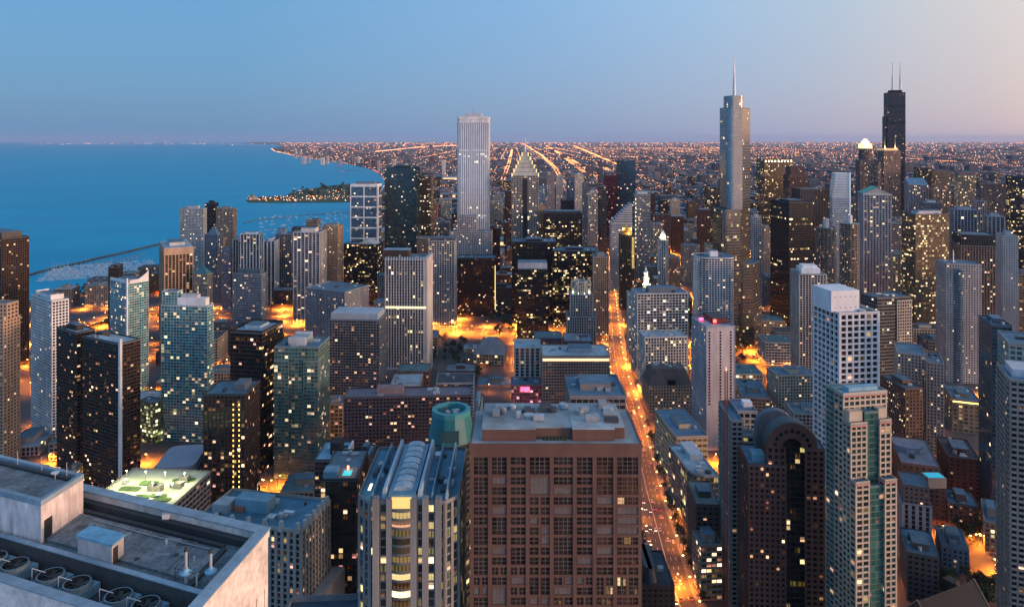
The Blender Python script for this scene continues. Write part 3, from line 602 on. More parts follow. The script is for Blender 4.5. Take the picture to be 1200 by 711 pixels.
# chamfer topped tower
t = Tower('office_tower', 'pale banded tower whose roof slopes up to a sharp peak', 716,739,741,262,1500, dp=40, right=True); st = S('band','ltgray',(.06,.08,.10),.14,.3,3,3.8,.25,1.9,.15,.2); t.tier(t.full(),0,t.H,st,parapet=0,roof=None)
w, d = t.w/2, t.d/2; zp = t.lz(238,0,-d); b = MB(); m1 = st['wall']
for k in range(9):
    f0, f1 = k/9, (k+.55)/9; g = lambda f: -w + 2*w*f
    za, zb = t.H+(zp-t.H)*f0, t.H+(zp-t.H)*f1
    b.prism(rect(g(f0*.97), w, -d-.2, d), za, zb, m1); b.prism(rect(g(f1*.97)+.5, w-.3, -d+.2, d-.2), zb, t.H+(zp-t.H)*(k+1)/9, st['glass'])
t.add('sloped_crown', b); t.finish(0); T['C21'] = t
t = Tower('residential_tower', 'slim tower with white lit crown and a string of bright corner lights', 745,760,762,228,1620, dp=34, right=True); st = S('grid',(.40,.38,.38),'dark',.22,.1,3,3.4); t.tier(t.full(),0,t.H,st); t.penthouse(.7,.7,6,surf(P_['offwhite']))
for k in range(16): t.box('corner_light', -t.w/2-.9, -t.w/2+.6, -t.d/2-1.4, -t.d/2-.5, t.H-12-k*9.5, t.H-9-k*9.5, glow((1,.75,.4),2.2))
t.finish(0); T['C22'] = t
t = Tower('office_tower', 'dark stone tower with glowing gold crown and small lit spire', 727,741,743,276,1350, dp=24, right=True); st = S('pier',(.06,.055,.035),(.03,.025,.01),.2,.1,3,3.6); t.tier(t.full(),0,t.H,st)
st2 = S('pier',(.30,.20,.06),(.10,.06,.02),.75,.2,2.6,3.6,tint=GOLD,stg=1.5); z = t.lz(267,0,0); t.tier(rect(-t.w*.32,t.w*.32,-t.d*.35,t.d*.3), t.H+.3, z, st2); b = MB(); b.prism(rect(-t.w*.2,t.w*.2,-t.d*.2,t.d*.2), z, z+9, poly2=rect(-.4,.4,-.4,.4)); t.add('spire', b, surf((.5,.36,.12))); t.flood(-t.w*.3,-t.d*.42,z-2,7000,(1,.6,.2)); t.flood(t.w*.3,-t.d*.42,z-2,7000,(1,.6,.2)); t.flood(t.w*.1,-t.d*.55,t.H+2,9000,(1,.6,.2)); t.finish(0)
b = MB()
for x in (t.w/2-3.2, t.w/2-.6): b.box(x-.5,x+.5,-t.d/2-1.1,-t.d/2-.5,t.H-60,t.H-3)
t.add('glowing_pier_moulding', b, glow((1,.66,.2),.8)); T['C23'] = t  # floodlight on the piers put in as the mouldings' own glow
# white clock tower
t = Tower('clock_tower_building', 'white terracotta building topped by a floodlit clock tower', 737,769,771,347,1050, dp=30, right=True); st = S('grid','offwhite','dark',.25,.2,3,3.6,1.1,1.3,tint=GOLD); t.tier(t.full(),0,t.H,st)
z = t.H+.3; cx = t.lx(757,0)
for r, h, m in ((6.5,13,surf(P_['cream'])),(5,9,surf(P_['white'])),(3.4,7,surf(P_['white']))):
    b = MB(); b.prism(ngon(cx,0,r,4 if r > 4 else 8), z, z+h); b.prism(ngon(cx,0,r+.8,4 if r > 4 else 8), z+h, z+h+.8); t.add('clock_tower_stage', b, m); z += h+.8
b = MB(); b.cyl(cx,0,z,z+9,2.2,.1,8); t.add('cupola', b, surf(P_['white'])); t.flood(cx-5,-9,t.H+16,9000); t.flood(cx+5,-9,t.H+16,9000); t.flood(cx,-7,t.H+27,5000)
for k in range(2): t.box('floodlight', cx-5+k*8, cx-3+k*8, -6.8-t.d*.02, -6.2, t.H+1.5, t.H+3.4, glow((1,.78,.42),9,True))
t.box('floodlight', cx-1, cx+1, -7.5, -6.9, t.H+14, t.H+15.6, glow((1,.78,.42),8,True)); t.finish(0); T['C24'] = t
t = Tower('office_tower', 'slender pale octagonal tower with small lit dome', 772,782,783,282,1250, dp=14, right=True); st = S('pier','offwhite','dark',.15,.0,2.8,3.5); w = t.w/2; t.tier(ngon(0,0,w*1.05,8), t.H*.42, t.H, st, parapet=.4); t.tier(rect(-w*1.5,w*1.5,-w*1.2,w*2), 0, t.H*.42, st)
b = MB(); b.cyl(0,0,t.H+.3,t.H+9,w*.7,w*.6,8); t.add('lantern', b, surf(P_['white'])); b = MB(); b.cyl(0,0,t.H+9,t.H+17,w*.6,w*.1,8); t.add('dome', b, surf(P_['white'])); t.flood(-w*.9,-w*1.0,t.H+6,4500); t.flood(w*.9,-w*1.0,t.H+6,4500); t.finish(0); T['C25'] = t
# gothic crown tower
t = Tower('gothic_tower', 'grey gothic stone tower with floodlit buttressed crown near the river', 665,697,698,372,1010, dp=36, right=True); st = S('pier',(.36,.35,.33),'dark',.12,.0,3.2,3.6,1.3,.9,.8,.2); t.tier(t.full(),0,t.H,st)
x0, x1 = t.lx(669,-t.d/2+4), t.lx(694,-t.d/2+4); z1 = t.lz(346,0,-t.d/2+4); t.tier(rect(x0,x1,-t.d/2+4,t.d/2-4), t.H+.3, z1, st, parapet=.6); cx = (x0+x1)/2; r = (x1-x0)/2
st3 = S('pier',(.45,.43,.38),'gold',.4,.0,2.6,4,stg=1.6,tint=PALE); z2 = t.lz(330,0,0); t.tier(ngon(cx,0,r*.66,8), z1+.3, z2, st3, parapet=1.5)
b = MB()
for k in range(8): p = ngon(cx,0,r*.95,8)[k]; b.rod((*p,z1),(*p,z2+3),1.0,.5,6); q = ngon(cx,0,r*.62,8)[k]; b.rod((*p,z2-1),(*q,z2+6),.6,.4,6)
t.add('buttress_tracery', b, surf((.5,.48,.42)))
for k in range(8): p = ngon(cx,0,r*.85,8)[k]; t.box('floodlight', p[0]-.7, p[0]+.7, p[1]-.7, p[1]+.7, z1+1.2, z1+2.4, glow((1,.85,.55),9,True))
t.box('flag_mast', cx-.2, cx+.2, -.2, .2, z2, z2+12, STEEL); t.finish(0); T['C26'] = t
add('C27', tower('office_tower', 'beige narrow tower directly left of the glowing avenue', 696,711,713,302,1150, S('pier','tan','dark',.16,.1,3.2,3.5,1.2,1.1), dp=40, right=True, ph=(.5,.4,5)))
# ------------------------------------------------------------------ centre right, along the avenue
t = Tower('office_tower', 'white gridded office slab with dark rooftop box right of the avenue', 740,741,806,345,960, dp=34, right=False, yaw=4); st = S('grid',(.52,.51,.50),'dark',.40,.3,4.2,3.6,.8,1.0,.5,.4,1.7,PALE); t.tier(t.full(),0,t.H,st,True); t.penthouse(.55,.5,6,surf(P_['slate']),2); t.finish(3); T['C28'] = t
t = Tower('office_block', 'white finned block with pale roof at the foot of the gridded slab', 749,750,805,396,885, dp=30, right=False, yaw=4); st = S('grid',(.56,.55,.54),'dark',.30,.5,3.4,3.6,1.1,1.0,.6,.4,2.0,GOLD); t.tier(t.full(),0,t.H,st,True,ROOFL); t.finish(4); T['C29'] = t
t = Tower('hotel', 'beige stone hotel with dark mansard roof beside the avenue', 753,754,811,452,840, dp=34, right=False, yaw=4); st = S('punch',(.36,.28,.21),'dark',.26,.0,3.4,3.5,1.5,1.6,tint=AMBER); t.tier(t.full(),0,t.H,st,True,parapet=0)
z1 = t.lz(432,0,-t.d/2+6); b = MB(); b.prism(grow(t.full(),.3), t.H+.3, z1, poly2=grow(t.full(),-6)); t.add('mansard_roof', b, surf(P_['dkgray']))
b = MB(); t.box('dormer', -3, 6, -t.d/2-.2, -t.d/2+3, t.H+.5, t.H+6, st['glass']); t.finish(0); t.units(4, z1, (-t.w/2+8,t.w/2-8,-t.d/2+8,t.d/2-8)); T['C30'] = t
t = Tower('residential_tower', 'white tower with rounded corners, dense balconies and a rooftop cube', 811,814,861,303,1010, dp=44, right=False, yaw=6); st = S('grid',(.60,.62,.65),'dark',.16,.0,3.6,3.1,1.0,.9,.9,.8); t.tier(rounded(-t.w/2,t.w/2,-t.d/2,t.d/2,9,3),0,t.H,st,True); t.penthouse(.22,.3,8,surf(P_['white'])); t.finish(3); T['C31'] = t
# pinkish slab with red roof
t = Tower('residential_tower', 'pinkish white slab tower with red lit rooftop box and two window columns', 811,828,861,384,740, yaw=6, right=False); st = S('punch',(.56,.49,.49),'dark',.10,.0,7.0,3.0,6.2,1.2,.25,.2); wst = S('grid',(.42,.42,.46),'dark',.10,.0,3.2,3.0,1.0,1.2)
t.tier(t.full(),0,t.H,wst,False,roof=ROOFL,faces=(1,2,3)); t.st = st
b = MB(); b.face(((-t.w/2,-t.d/2,0),(t.w/2,-t.d/2,0),(t.w/2,-t.d/2,t.H),(-t.w/2,-t.d/2,t.H))); t.add('front_wall', b, st['wall'])
b = MB()
for cxx, f0 in ((-t.w*.40,.33),(-t.w*.01,0),(t.w*.36,0)):
    for f in range(int(t.H/3)-1):
        z = t.H-6-3*f
        if z < t.H*f0+3: break
        b.box(cxx-.95,cxx+.95,-t.d/2-.03,-t.d/2+.1,z,z+2.0)
tag(t.add('window', b, glass(G_['dark'],.12,.0,1.4)), kind='stuff')
b = MB(); b.box(-t.w*.12,t.w*.42,-t.d*.2,t.d*.45,t.H+.3,t.H+6); t.add('penthouse', b, surf((.12,.03,.03))); b = MB(); b.box(-t.w*.13,t.w*.43,-t.d*.21,t.d*.46,t.H+6,t.H+6.4); t.add('penthouse_roof', b, ROOFD)
b = MB(); b.box(-t.w*.10,t.w*.0,-t.d*.23,-t.d*.205,t.H+2,t.H+5); t.add('red_lamp_panel', b, glow((1,.06,.05),7,True)); b = MB(); b.box(-t.w*.42,-t.w*.30,t.d*.1,t.d*.15,t.H+1.5,t.H+3.5); t.add('red_lamp_panel', b, glow((1,.05,.12),7,True)); t.finish(2); T['C32'] = t
# stepped silver tower with spire
t = Tower('skyscraper', 'tallest silver blue stepped glass tower with rounded corners and white needle spire', 847,858,880,127,1100, dp=36, right=False, yaw=10); st = S('band',(.30,.285,.265),(.27,.285,.30),.07,.4,3,4.2,.15,1.0,.1,.14,1.5,GOLD,.3,spec=1.0,groug=.12,metal=.8,gmetal=.85); w, d = t.w/2, t.d/2
za, zb, zc = t.lz(246,0,-d), t.lz(310,0,-d), t.lz(356,0,-d)
def span(a, c, y0, y1, r):
    x0, x1 = t.lx(a+6.5, y0), t.lx(c+8, y0); W_ = x1-x0; L_ = rounded(x0, x1, y0, y1, r)[15:]
    return [(x0+W_*.48, y0), (x1, y0+W_*.5), (x1, y1), (x0+r, y1), (x0, y1-r)] + L_
low = S('band',(.22,.19,.165),(.18,.165,.155),.12,.45,3,4.2,.18,1.2,.12,.18,1.2,GOLD,.35,metal=.7,gmetal=.75)
t.tier(span(861,893,-d-4,d+10,4), 0, zc, low, parapet=.8); t.tier(span(861,890,-d-2,d+6,4), zc+.3, zb, low, parapet=.8); t.tier(span(841,882,-d-1,d+4,6), zc*0+10, za, low, parapet=.8); t.tier(span(847,880,-d,d,8), za+.3, t.H, st)
x0, x1 = t.lx(856,-d+4), t.lx(872,-d+4); z2 = t.lz(113,0,-d+4); t.tier(rounded(x0,x1,-d+4,d-6,5), t.H+.3, z2, st, parapet=.6)
cx = t.lx(860.5,0); zs = t.lz(66,0,0); b = MB(); b.rod((cx,0,z2),(cx,0,z2+(zs-z2)*.45),2.6,1.8,10); b.rod((cx,0,z2+(zs-z2)*.45),(cx,0,zs),1.5,.5,8); t.add('spire', b, surf((.85,.86,.88),.4))
b = MB()
t.finish(0); T['C33'] = t
add('C34', tower('office_tower', 'pale narrow slab tucked behind the silver spire tower', 880,882,892,255,1320, S('grid',(.46,.44,.46),'dark',.1), dp=30, right=False))
t = Tower('office_tower', 'brown gridded tower with a crown of bright lamps right of the spire', 887,893,929,187,1900, dp=40, right=False); st = S('grid',(.12,.08,.06),'gold',.42,.4,3.2,3.9,.8,1.2,tint=GOLD,stg=1.6); t.tier(t.full(),0,t.H,st)
for k in range(9): x = -t.w/2+ (k+.5)*t.w/9; t.box('crown_lamp', x-1.6,x+1.6,-t.d/2-1,-t.d/2-.4,t.H-7,t.H-2,glow((1,.86,.6),2.4))
t.finish(2); T['C35'] = t
t = Tower('office_tower', 'dark reddish brown tower with stepped round shoulders', 918,922,946,196,1800, dp=45, right=False); st = S('punch',(.10,.055,.045),'brown',.16,.1,fh=4); t.tier(t.full(),0,t.H-20,st); t.tier(rect(-t.w*.38,t.w*.38,-t.d*.4,t.d*.4),t.H-19.7,t.H,st); t.finish(0); T['C36'] = t
add('C37', tower('office_tower', 'massive black steel office tower with gold lit bands near the river', 903,925,952,238,1150, S('pier','black','black',.14,.9,2.6,3.9,.35,1.3,.3,.2,2.4,GOLD,.7), right=False, yaw=9, units=0, ph=(.6,.5,3,surf(P_['black']))))
add('C38', tower('office_tower', 'dark brown tower with blue grey roof behind the round twin towers', 928,933,972,222,1500, S('pier',(.10,.08,.07),'brown',.18,.2,3.2,3.8,1.0,1.0), dp=45, right=False))
t = Tower('office_tower', 'icy white glass tower with slanted leaning facets and bright corner', 971,973,996,203,1600, dp=40, right=False); st = S('band',(.60,.66,.72),(.22,.28,.33),.16,.2,3,3.8,.2,1.5,.15,.2,1.3,PALE,.5,spec=.9); w, d = t.w/2, t.d/2
t.tier(rect(-w,w,-d,d), 0, t.H*.78, st, roof=None)
b = MB(); z0 = t.H*.78
for k in range(9):
    f0, f1 = k/9, (k+1)/9; za, zz = z0+(t.H-z0)*f0, z0+(t.H-z0)*f1
    b.prism(rect(-w+w*.38*f0,w,-d,d), za, za+(zz-za)*.6, st['wall'], poly2=rect(-w+w*.38*(f0+.06),w,-d,d)); b.prism(rect(-w+w*.38*f0+.4,w-.3,-d+.3,d-.3), za+(zz-za)*.6, zz, st['glass'])
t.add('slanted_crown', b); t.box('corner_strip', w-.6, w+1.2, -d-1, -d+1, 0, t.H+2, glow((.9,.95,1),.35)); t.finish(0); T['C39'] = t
t = Tower('office_tower', 'distant brown tower with brilliantly lit cylindrical crown', 1003,1006,1025,188,2600, dp=45, right=False); st = S('pier',(.24,.16,.14),'brown',.22,.1,3.4,4.2); t.tier(t.full(),0,t.H,st); z1 = t.lz(174,0,0); t.tier(ngon(0,0,t.w*.44,12), t.H+.3, z1, st, parapet=0)
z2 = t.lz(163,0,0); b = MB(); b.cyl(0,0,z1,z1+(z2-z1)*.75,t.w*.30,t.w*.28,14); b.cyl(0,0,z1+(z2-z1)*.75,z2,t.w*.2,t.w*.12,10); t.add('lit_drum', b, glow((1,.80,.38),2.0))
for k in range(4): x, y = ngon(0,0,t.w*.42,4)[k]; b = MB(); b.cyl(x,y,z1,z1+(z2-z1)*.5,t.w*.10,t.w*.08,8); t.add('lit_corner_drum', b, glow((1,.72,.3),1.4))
t.finish(0); T['C40'] = t
# black stepped tower with twin antennas
t = Tower('skyscraper', 'tallest black stepped tower carrying two white antennas', 1033,1034.5,1061,109,2330, dp=55, right=False, yaw=6); st = S('pier',(.02,.015,.015),(.07,.05,.045),.08,.15,4.2,4.0,.7,1.2,.3,.2,1.0,AMBER,.5,spec=.9,gmetal=.5); w, d = t.w/2, t.d/2; k3 = t.w/3
mid = t.lz(137,0,0); lo = t.lz(200,0,0)
t.tier(t.full(), 0, lo, st); xs = t.lx(1039,-d)
t.tier(rect(t.lx(1040,-d), w, -d, d-4), lo+.3, t.H, st); t.tier(rect(-w, t.lx(1046.5,-d), -d+6, d-12), lo+.35, mid, st)
t.box('penthouse', t.lx(1044,-d), w-6, -d*.5, d*.5, t.H, t.H+9, surf(P_['black']))
for pxa in (1046.0, 1055.0): cx = t.lx(pxa,0); zs = t.lz(73,cx,0); b = MB(); b.rod((cx,0,t.H+4),(cx,0,t.H+(zs-t.H)*.55),3.4,2.6,8); b.rod((cx,0,t.H+(zs-t.H)*.55),(cx,0,zs),2.0,.8,8); t.add('antenna', b, surf((.8,.8,.82),.5))
for f in (.38,.62,.83): b = MB(); b.box(t.lx(1040,-d)-.5,w+.5,-d-.75,-d+.2,lo+(t.H-lo)*f-4,lo+(t.H-lo)*f+4); t.add('louvre_band', b, surf(P_['black'],.5))
t.finish(0); T['C41'] = t
t = Tower('office_tower', 'granite tower with lit crown and paired gold spires below the black antennas', 1025,1033,1055,177,2100, dp=40, right=False); st = S('pier',(.26,.19,.17),'brown',.25,.1,3.2,4.0); t.tier(t.full(),0,t.H,st)
for x in (-t.w*.34, t.w*.30): b = MB(); z = t.lz(160,0,0); b.box(x-2,x+2,-t.d*.3-2,-t.d*.3+2,t.H,t.H+8); b.rod((x,-t.d*.3,t.H+8),(x,-t.d*.3,z),1.2,.3,6); t.add('spire', b, surf((.55,.45,.3))); t.flood(x,-t.d*.3-5,t.H+9,14000)
b = MB(); b.box(-t.w*.42,t.w*.42,-t.d*.42,t.d*.42,t.H+.4,t.H+7); t.add('lit_crown', b, glow((1,.6,.28),.35)); t.tier(rect(-t.w*.8,-t.w*.45,-t.d*.4,t.d*.5),0,t.H*.86,st); t.finish(0); T['C42'] = t
# ------------------------------------------------------------------ right of centre
t = Tower('office_tower', 'classical tower with green gabled roof and white columns above the river', 1006,1008,1044,227,1400, dp=44, right=False, yaw=8); st = S('pier',(.46,.42,.44),(.05,.05,.06),.28,.2,5.2,3.9,1.5,1.3,1.1,.35,1.3,GOLD); t.tier(t.full(),0,t.H,st,parapet=0); w, d = t.w/2+1, t.d/2+1; zr = t.lz(219.5,0,-d)
b = MB(); b.face(((-w,-d,t.H+.3),(w,-d,t.H+.3),(0,-d,zr))); t.add('pediment', b, surf((.46,.38,.34))); b = MB(); b.face(((w,d,t.H+.3),(-w,d,t.H+.3),(0,d,zr))); t.add('pediment', b, surf((.46,.38,.34)))
gm = surf((.05,.36,.30),.6); b = MB(); b.face(((-w-.8,-d-.8,t.H+.2),(0,-d-.8,zr+.6),(0,d,zr+.6),(-w-.8,d,t.H+.2))); b.face(((0,-d-.8,zr+.6),(w+.8,-d-.8,t.H+.2),(w+.8,d,t.H+.2),(0,d,zr+.6))); t.add('gabled_roof', b, gm)
b = MB(); b.box(-w-.7,w+.7,-d-.7,-d+.3,t.H-2,t.H+.3); t.add('cornice', b, surf(P_['offwhite'])); t.finish(0); T['C43'] = t
def corncob(lab, xl, xr, top, D, ptop):
    t = Tower('corncob_tower', lab, xl, xl+2, xr, top, D, dp=30, right=False, group='round twin apartment towers'); r = t.w/2; n = 16; conc = surf((.27,.24,.21)); gm = glass(G_['brown'],.26,.0,1.3,AMBER)
    b = MB(); m = 48; pts = [(r*.86*math.cos(2*math.pi*k/m), r*.86*math.sin(2*math.pi*k/m)) for k in range(m)]; nf = int(t.H/3.3)
    for k in range(m):
        p, q = pts[k], pts[(k+1) % m]; b.face(((*p,0),(*q,0),(*q,t.H),(*p,t.H)), gm, [(k,0),(k+1,0),(k+1,nf),(k,nf)])
    t.add('glazing', b)
    lobed = []
    for k in range(n):
        for j in range(5): a = 2*math.pi*(k+j/5)/n; lobed.append((r*(.90+.10*math.sin(math.pi*j/5))*math.cos(a), r*(.90+.10*math.sin(math.pi*j/5))*math.sin(a)))
    b = MB()
    for f in range(nf+1): z = f*3.3; b.prism(lobed, z, z+1.25, bottom=True)
    t.add('balcony_ring_pattern', b, conc); b = MB()
    for k in range(n): a = 2*math.pi*k/n; b.rod((r*.9*math.cos(a),r*.9*math.sin(a),0),(r*.9*math.cos(a),r*.9*math.sin(a),t.H),.55,.55,5)
    t.add('column_rib', b, conc); b = MB(); b.prism([(x*.95,y*.95) for x,y in lobed], nf*3.3+1.3, nf*3.3+1.7); t.add('roof', b, surf((.22,.30,.34)))
    z = t.lz(ptop,0,0); b = MB(); b.cyl(0,0,nf*3.3+1.7,z,r*.30,r*.30,16); t.add('core_drum', b, surf(P_['offwhite'])); return t
T['K1'] = corncob('round corncob apartment tower with white core drum, left of the twins', 953,983,267,1210,256)
T['K2'] = corncob('round corncob apartment tower with white core drum, right of the twins', 981,1010,263,1250,252)
t = Tower('office_tower', 'brown glass slab with gold lit storeys stacked in bands near the river', 1057,1073,1112,252,1150, right=False, yaw=10); st = S('band',(.13,.105,.085),'gold',.52,.6,3,3.9,.3,1.5,.2,.3,1.7,GOLD,var=.2); t.tier(t.full(),0,t.H,st); t.penthouse(.7,.5,5,surf(P_['ltgray']),2); t.finish(2); T['C45'] = t
for k, xl, xr, top, D, st, lab, ph in (
  ('D1',1071,1091,197,2150,S('grid',(.08,.07,.06),'brown',.3,.2,fh=4,tint=GOLD),'distant dark tower with sprinkled gold windows right of the antennas',None),
  ('D2',1092,1114,201,2050,S('grid',(.34,.20,.12),'gold',.4,.2,fh=4,tint=AMBER),'distant orange brown glowing tower',None),
  ('D3',1118,1144,206,1850,S('grid',(.36,.28,.22),'gold',.46,.3,fh=4,tint=GOLD),'glowing tan tower with white flat cap',(.9,.8,8,surf(P_['rose']))),
  ('D4',1060,1088,217,1750,S('pier',(.34,.33,.35),'dark',.2,.1,fh=4),'grey stone tower with blue sloped glass roof',None),
  ('D5',1078,1103,238,1560,S('band','slate','dark',.12,fh=4),'slate block with pale roof box under the grey stone tower',(.5,.5,5,surf(P_['ltgray']))),
  ('D6',1113,1145,246,1350,S('pier',(.30,.33,.40),'dark',.1,.1,5,4.0,.9,.5,.6,.2),'blue black slab with pale vertical fins',(.6,.5,5)),
  ('D7',1144,1178,216,1720,S('punch',(.15,.12,.12),'dark',.2,.1,fh=4),'sooty brown slab left of the gold lit edge tower',None),
  ('D8',1179,1215,207,1600,S('band','black','black',.45,.6,3,4,.5,1.5,tint=GOLD,stg=2.2),'black tower with gold lit crown rows at the frame edge',None),
  ('D9',1153,1177,254,1350,S('pier',(.40,.38,.39),'dark',.16,.1,6,3.8,1.6,.6),'pale tower with dark side bays under the sooty slab',(.5,.5,5)),
  ('D10',1030,1058,262,1500,S('grid',(.36,.33,.32),'dark',.3,.2,fh=4),'grey block right of the green gabled tower',None),
  ('D11',1168,1193,277,1060,S('punch',(.44,.41,.40),'dark',.12,.0,3.2,3.2),'light grey apartment slab rising at the far right river bank',(.4,.4,6)),
  ('D12',990,1003,232,1700,S('band',(.2,.12,.1),'teal',.2,fh=4),'reddish tower with teal top between icy tower and gabled tower',None)):
    t = tower('office_tower', lab, xl, xl+2 if D > 1300 else xl+5, xr, top, D, st, dp=36, right=False, units=1, ph=ph); T[k] = t
    if k == 'D4':
        b = MB(); w, d = t.w/2, t.d/2; b.face(((-w,-d,t.H+.4),(w,-d,t.H+.4),(w,d,t.H+16),(-w,d,t.H+16))); b.face(((-w,d,t.H+.4),(-w,-d,t.H+.4),(-w,d,t.H+16))); b.face(((w,-d,t.H+.4),(w,d,t.H+.4),(w,d,t.H+16))); b.face(((w,d,t.H+.4),(-w,d,t.H+.4),(-w,d,t.H+16),(w,d,t.H+16))); t.add('sloped_glass_roof', b, surf((.08,.20,.30),.3))
t = Tower('merchant_warehouse', 'wide brown stone block with dark stepped top and glowing base', 1113,1120,1170,288,1210, dp=60, right=False, yaw=10); st = S('pier',(.28,.20,.16),'brown',.2,.1,4,4,1.6,1.2); t.tier(t.full(),0,t.H,st); t.tier(rect(-t.w*.46,t.w*.46,-t.d*.4,t.d*.4),t.H+.3,t.lz(276,0,-t.d*.4),S('grid',(.06,.055,.05),'dark',.1)); t.finish(4); T['C50'] = t
t = Tower('residential_tower', 'grey apartment tower with rounded blue glass bay and rooftop mast', 1097,1103,1150,310,950, dp=36, right=False, yaw=12); st = S('punch',(.42,.37,.35),'dark',.12,.0,3.2,3.1,1.6,1.4); t.tier(t.full(),0,t.H,st,True); z = t.lz(316,0,-t.d/2)
t.tier(ngon(-t.w*.14,-t.d*.42,t.w*.17,14),0,z,S('band',(.22,.26,.28),'blue',.1,.0,2,3.1,.2,.9)); cx = t.lx(1117,0); b = MB(); b.rod((cx,0,t.H),(cx,0,t.lz(293,cx,0)),1.1,.6,8); t.add('mast', b, STEEL); t.finish(3); T['C53'] = t
t = Tower('residential_tower', 'pale grey ribbed tower with bright white stepped rooftop', 927,932,968,322,950, dp=40, right=False, yaw=9); st = S('pier',(.44,.41,.39),'brown',.12,.0,3.6,3.1,1.2,.9,.7,.3); t.tier(t.full(),0,t.H,st,True); z = t.H+.3
t.box('penthouse', -t.w*.36,t.w*.36,-t.d*.3,t.d*.3,z,z+7,surf(P_['white'])); t.box('penthouse_roof',-t.w*.28,t.w*.28,-t.d*.22,t.d*.22,z+7,z+10,surf(P_['white'])); t.finish(2); T['C54'] = t
# white grid tower
t = Tower('residential_tower', 'bright white gridded tower with deep square bays and a blank white rooftop cube', 955,984,1028,368,640, right=False, yaw=9); st = S('grid',(.72,.73,.76),'dark',.10,.0,6.2,5.2,1.5,1.45,1.5,1.4,1.2,AMBER); t.tier(t.full(),0,t.H,st,True); x0, x1 = t.lx(974,-t.d/2+5), t.lx(1007,-t.d/2+5); z = t.lz(341,x0,-t.d/2+5); t.box('penthouse',x0,x1,-t.d/2+5,t.d/2-4,t.H+.3,z,surf((.72,.72,.74),.8,.12))
b = MB()
for r_, yy in ((0,.72),(1,.22)):
    for k in range(5):
        x = x0+(x1-x0)*(k+.8)/5.5; zz = t.H+(z-t.H)*yy; b.box(x-.35,x+.35,-t.d/2+4.96,-t.d/2+5.1,zz-.5,zz+.5)
t.add('vent', b, DARKM); b = MB(); b.box(-t.w/2-.3,-t.w/2+1,-t.d/2-1.3,-t.d/2,0,t.H); t.finish(3); T['C55'] = t
t = Tower('office_block', 'charcoal banded office block with grey flat roof behind the white grid tower', 1009,1028,1067,350,860, right=False, yaw=12); st = S('band',(.13,.115,.11),'dark',.16,.7,3.2,3.9,.3,1.7,.2,.35,1.6,PALE); t.tier(t.full(),0,t.H,st,True); x = t.lx(1051,-t.d/2-.5); t.tier(rect(x,t.w/2+.2,-t.d/2-1.2,t.d/2-2),0,t.H-4,S('grid',(.44,.38,.31),'dark',.2,.0,3.2,3.6)); t.finish(5); T['C56'] = t
t = Tower('hotel', 'beige stepped hotel tower with long lower wing', 1081,1083,1106,425,725, dp=40, right=False, yaw=14); st = S('punch',(.38,.32,.28),'dark',.16,.0,3.2,3.2,1.5,1.4); t.tier(t.full(),0,t.H,st,True); xa = t.lx(1050,6); t.tier(rect(xa,-t.w/2-1,6-t.d*.5,t.d*.5+8),0,t.lz(408,xa,6),st,True); t.finish(5); T['C57'] = t
add('C58', tower('brick_block', 'squat dark brick block with lit windows left of the beige hotel', 1032,1056,1081,456,690, S('punch',(.15,.09,.07),'dark',.34,.0,3.4,3.3,1.6,1.6,tint=GOLD), right=False, yaw=14, win=True, dp=40))
add('C59', tower('apartment_block', 'cream long block with even window grid and rooftop box', 899,906,956,441,800, S('grid',(.48,.43,.36),'green',.10,.0,3.2,3.2,.9,1.0), right=False, yaw=10, win=True, dp=30, ph=(.25,.5,5)))
add('C59b', tower('parking_garage', 'low beige garage with blue roof behind the pinkish slab', 861,866,902,466,790, S('band',(.36,.27,.21),'brown',.2,.0,4,3.6,.8,1.8), right=False, dp=60, units=4))
# green and cream tower
t = Tower('residential_tower', 'cream and green glass tower with pink trims and stepped terraces', 968,1003,1050,566,392, right=False, yaw=11); gl = (.03,.10,.085); cm = (.52,.42,.32); w, d = t.w/2, t.d/2; k = t.d/24
sc_ = S('grid',cm,(.02,.04,.035),.13,.0,3.3,3.2,.8,1.0,.45,.4,1.3,AMBER,spec=.8); sg = S('balc',(.27,.29,.27),gl,.08,.0,3.0,3.1,.35,.5,.3,.8,1.2,AMBER,spec=.9); sgl = S('glass',(.10,.17,.15),gl,.06,.0,2.4,3.2,.15,.45,.12,.1,spec=1.0,stg=1.2,tint=AMBER); trim = surf((.50,.22,.18))
def stack(x0, x1, top, yf, yb, st, trimz=True, roof=ROOF, z0=0):
    z = t.lz(top,(x0+x1)/2,yf); t.tier(rect(x0,x1,yf,yb), z0, z, st, True, roof, .9)
    if trimz: b = MB(); b.prism(grow(rect(x0,x1,yf,yb),.62), z-1.3, z-.5, bottom=True); t.add('trim_band', b, trim)
    return z
X = lambda px, y: t.lx(px, y)
y0 = -d; stack(-w,X(1018,y0),566,y0,y0+4*k,sc_); stack(X(1037.5,y0),w,563,y0+.2,y0+4*k,sc_); stack(X(1018.3,y0),X(1037.2,y0),571,y0+1.5,y0+4*k,sgl,False)
y1 = y0+4.2*k; xr1 = X(1043.5,y1); stack(-w+.3,X(1015,y1),497,y1,y1+6*k,sc_); stack(X(1031.5,y1),xr1,493,y1+.2,y1+6*k,sc_); stack(X(1015.3,y1),X(1031.2,y1),484,y1+1.4,y1+6*k,sgl,False)
for xa, xb, zz in ((-w+.9,X(1015,y1)-.6,497),(X(1031.5,y1)+.6,xr1-.6,493)): z = t.lz(zz,xa,y1); t.box('turret',xa,xb,y1+2,y1+5.8*k,z+.3,z+6,surf(cm))
y2 = y1+6.2*k; xr2 = X(1038,y2); z = stack(-w+.6,xr2,461,y2,y2+7*k,sc_,True,surf((.22,.42,.52))); t.box('penthouse',-w+5,xr2-4,y2+1.5,y2+6*k,z+.3,z+3,surf((.25,.45,.55)))
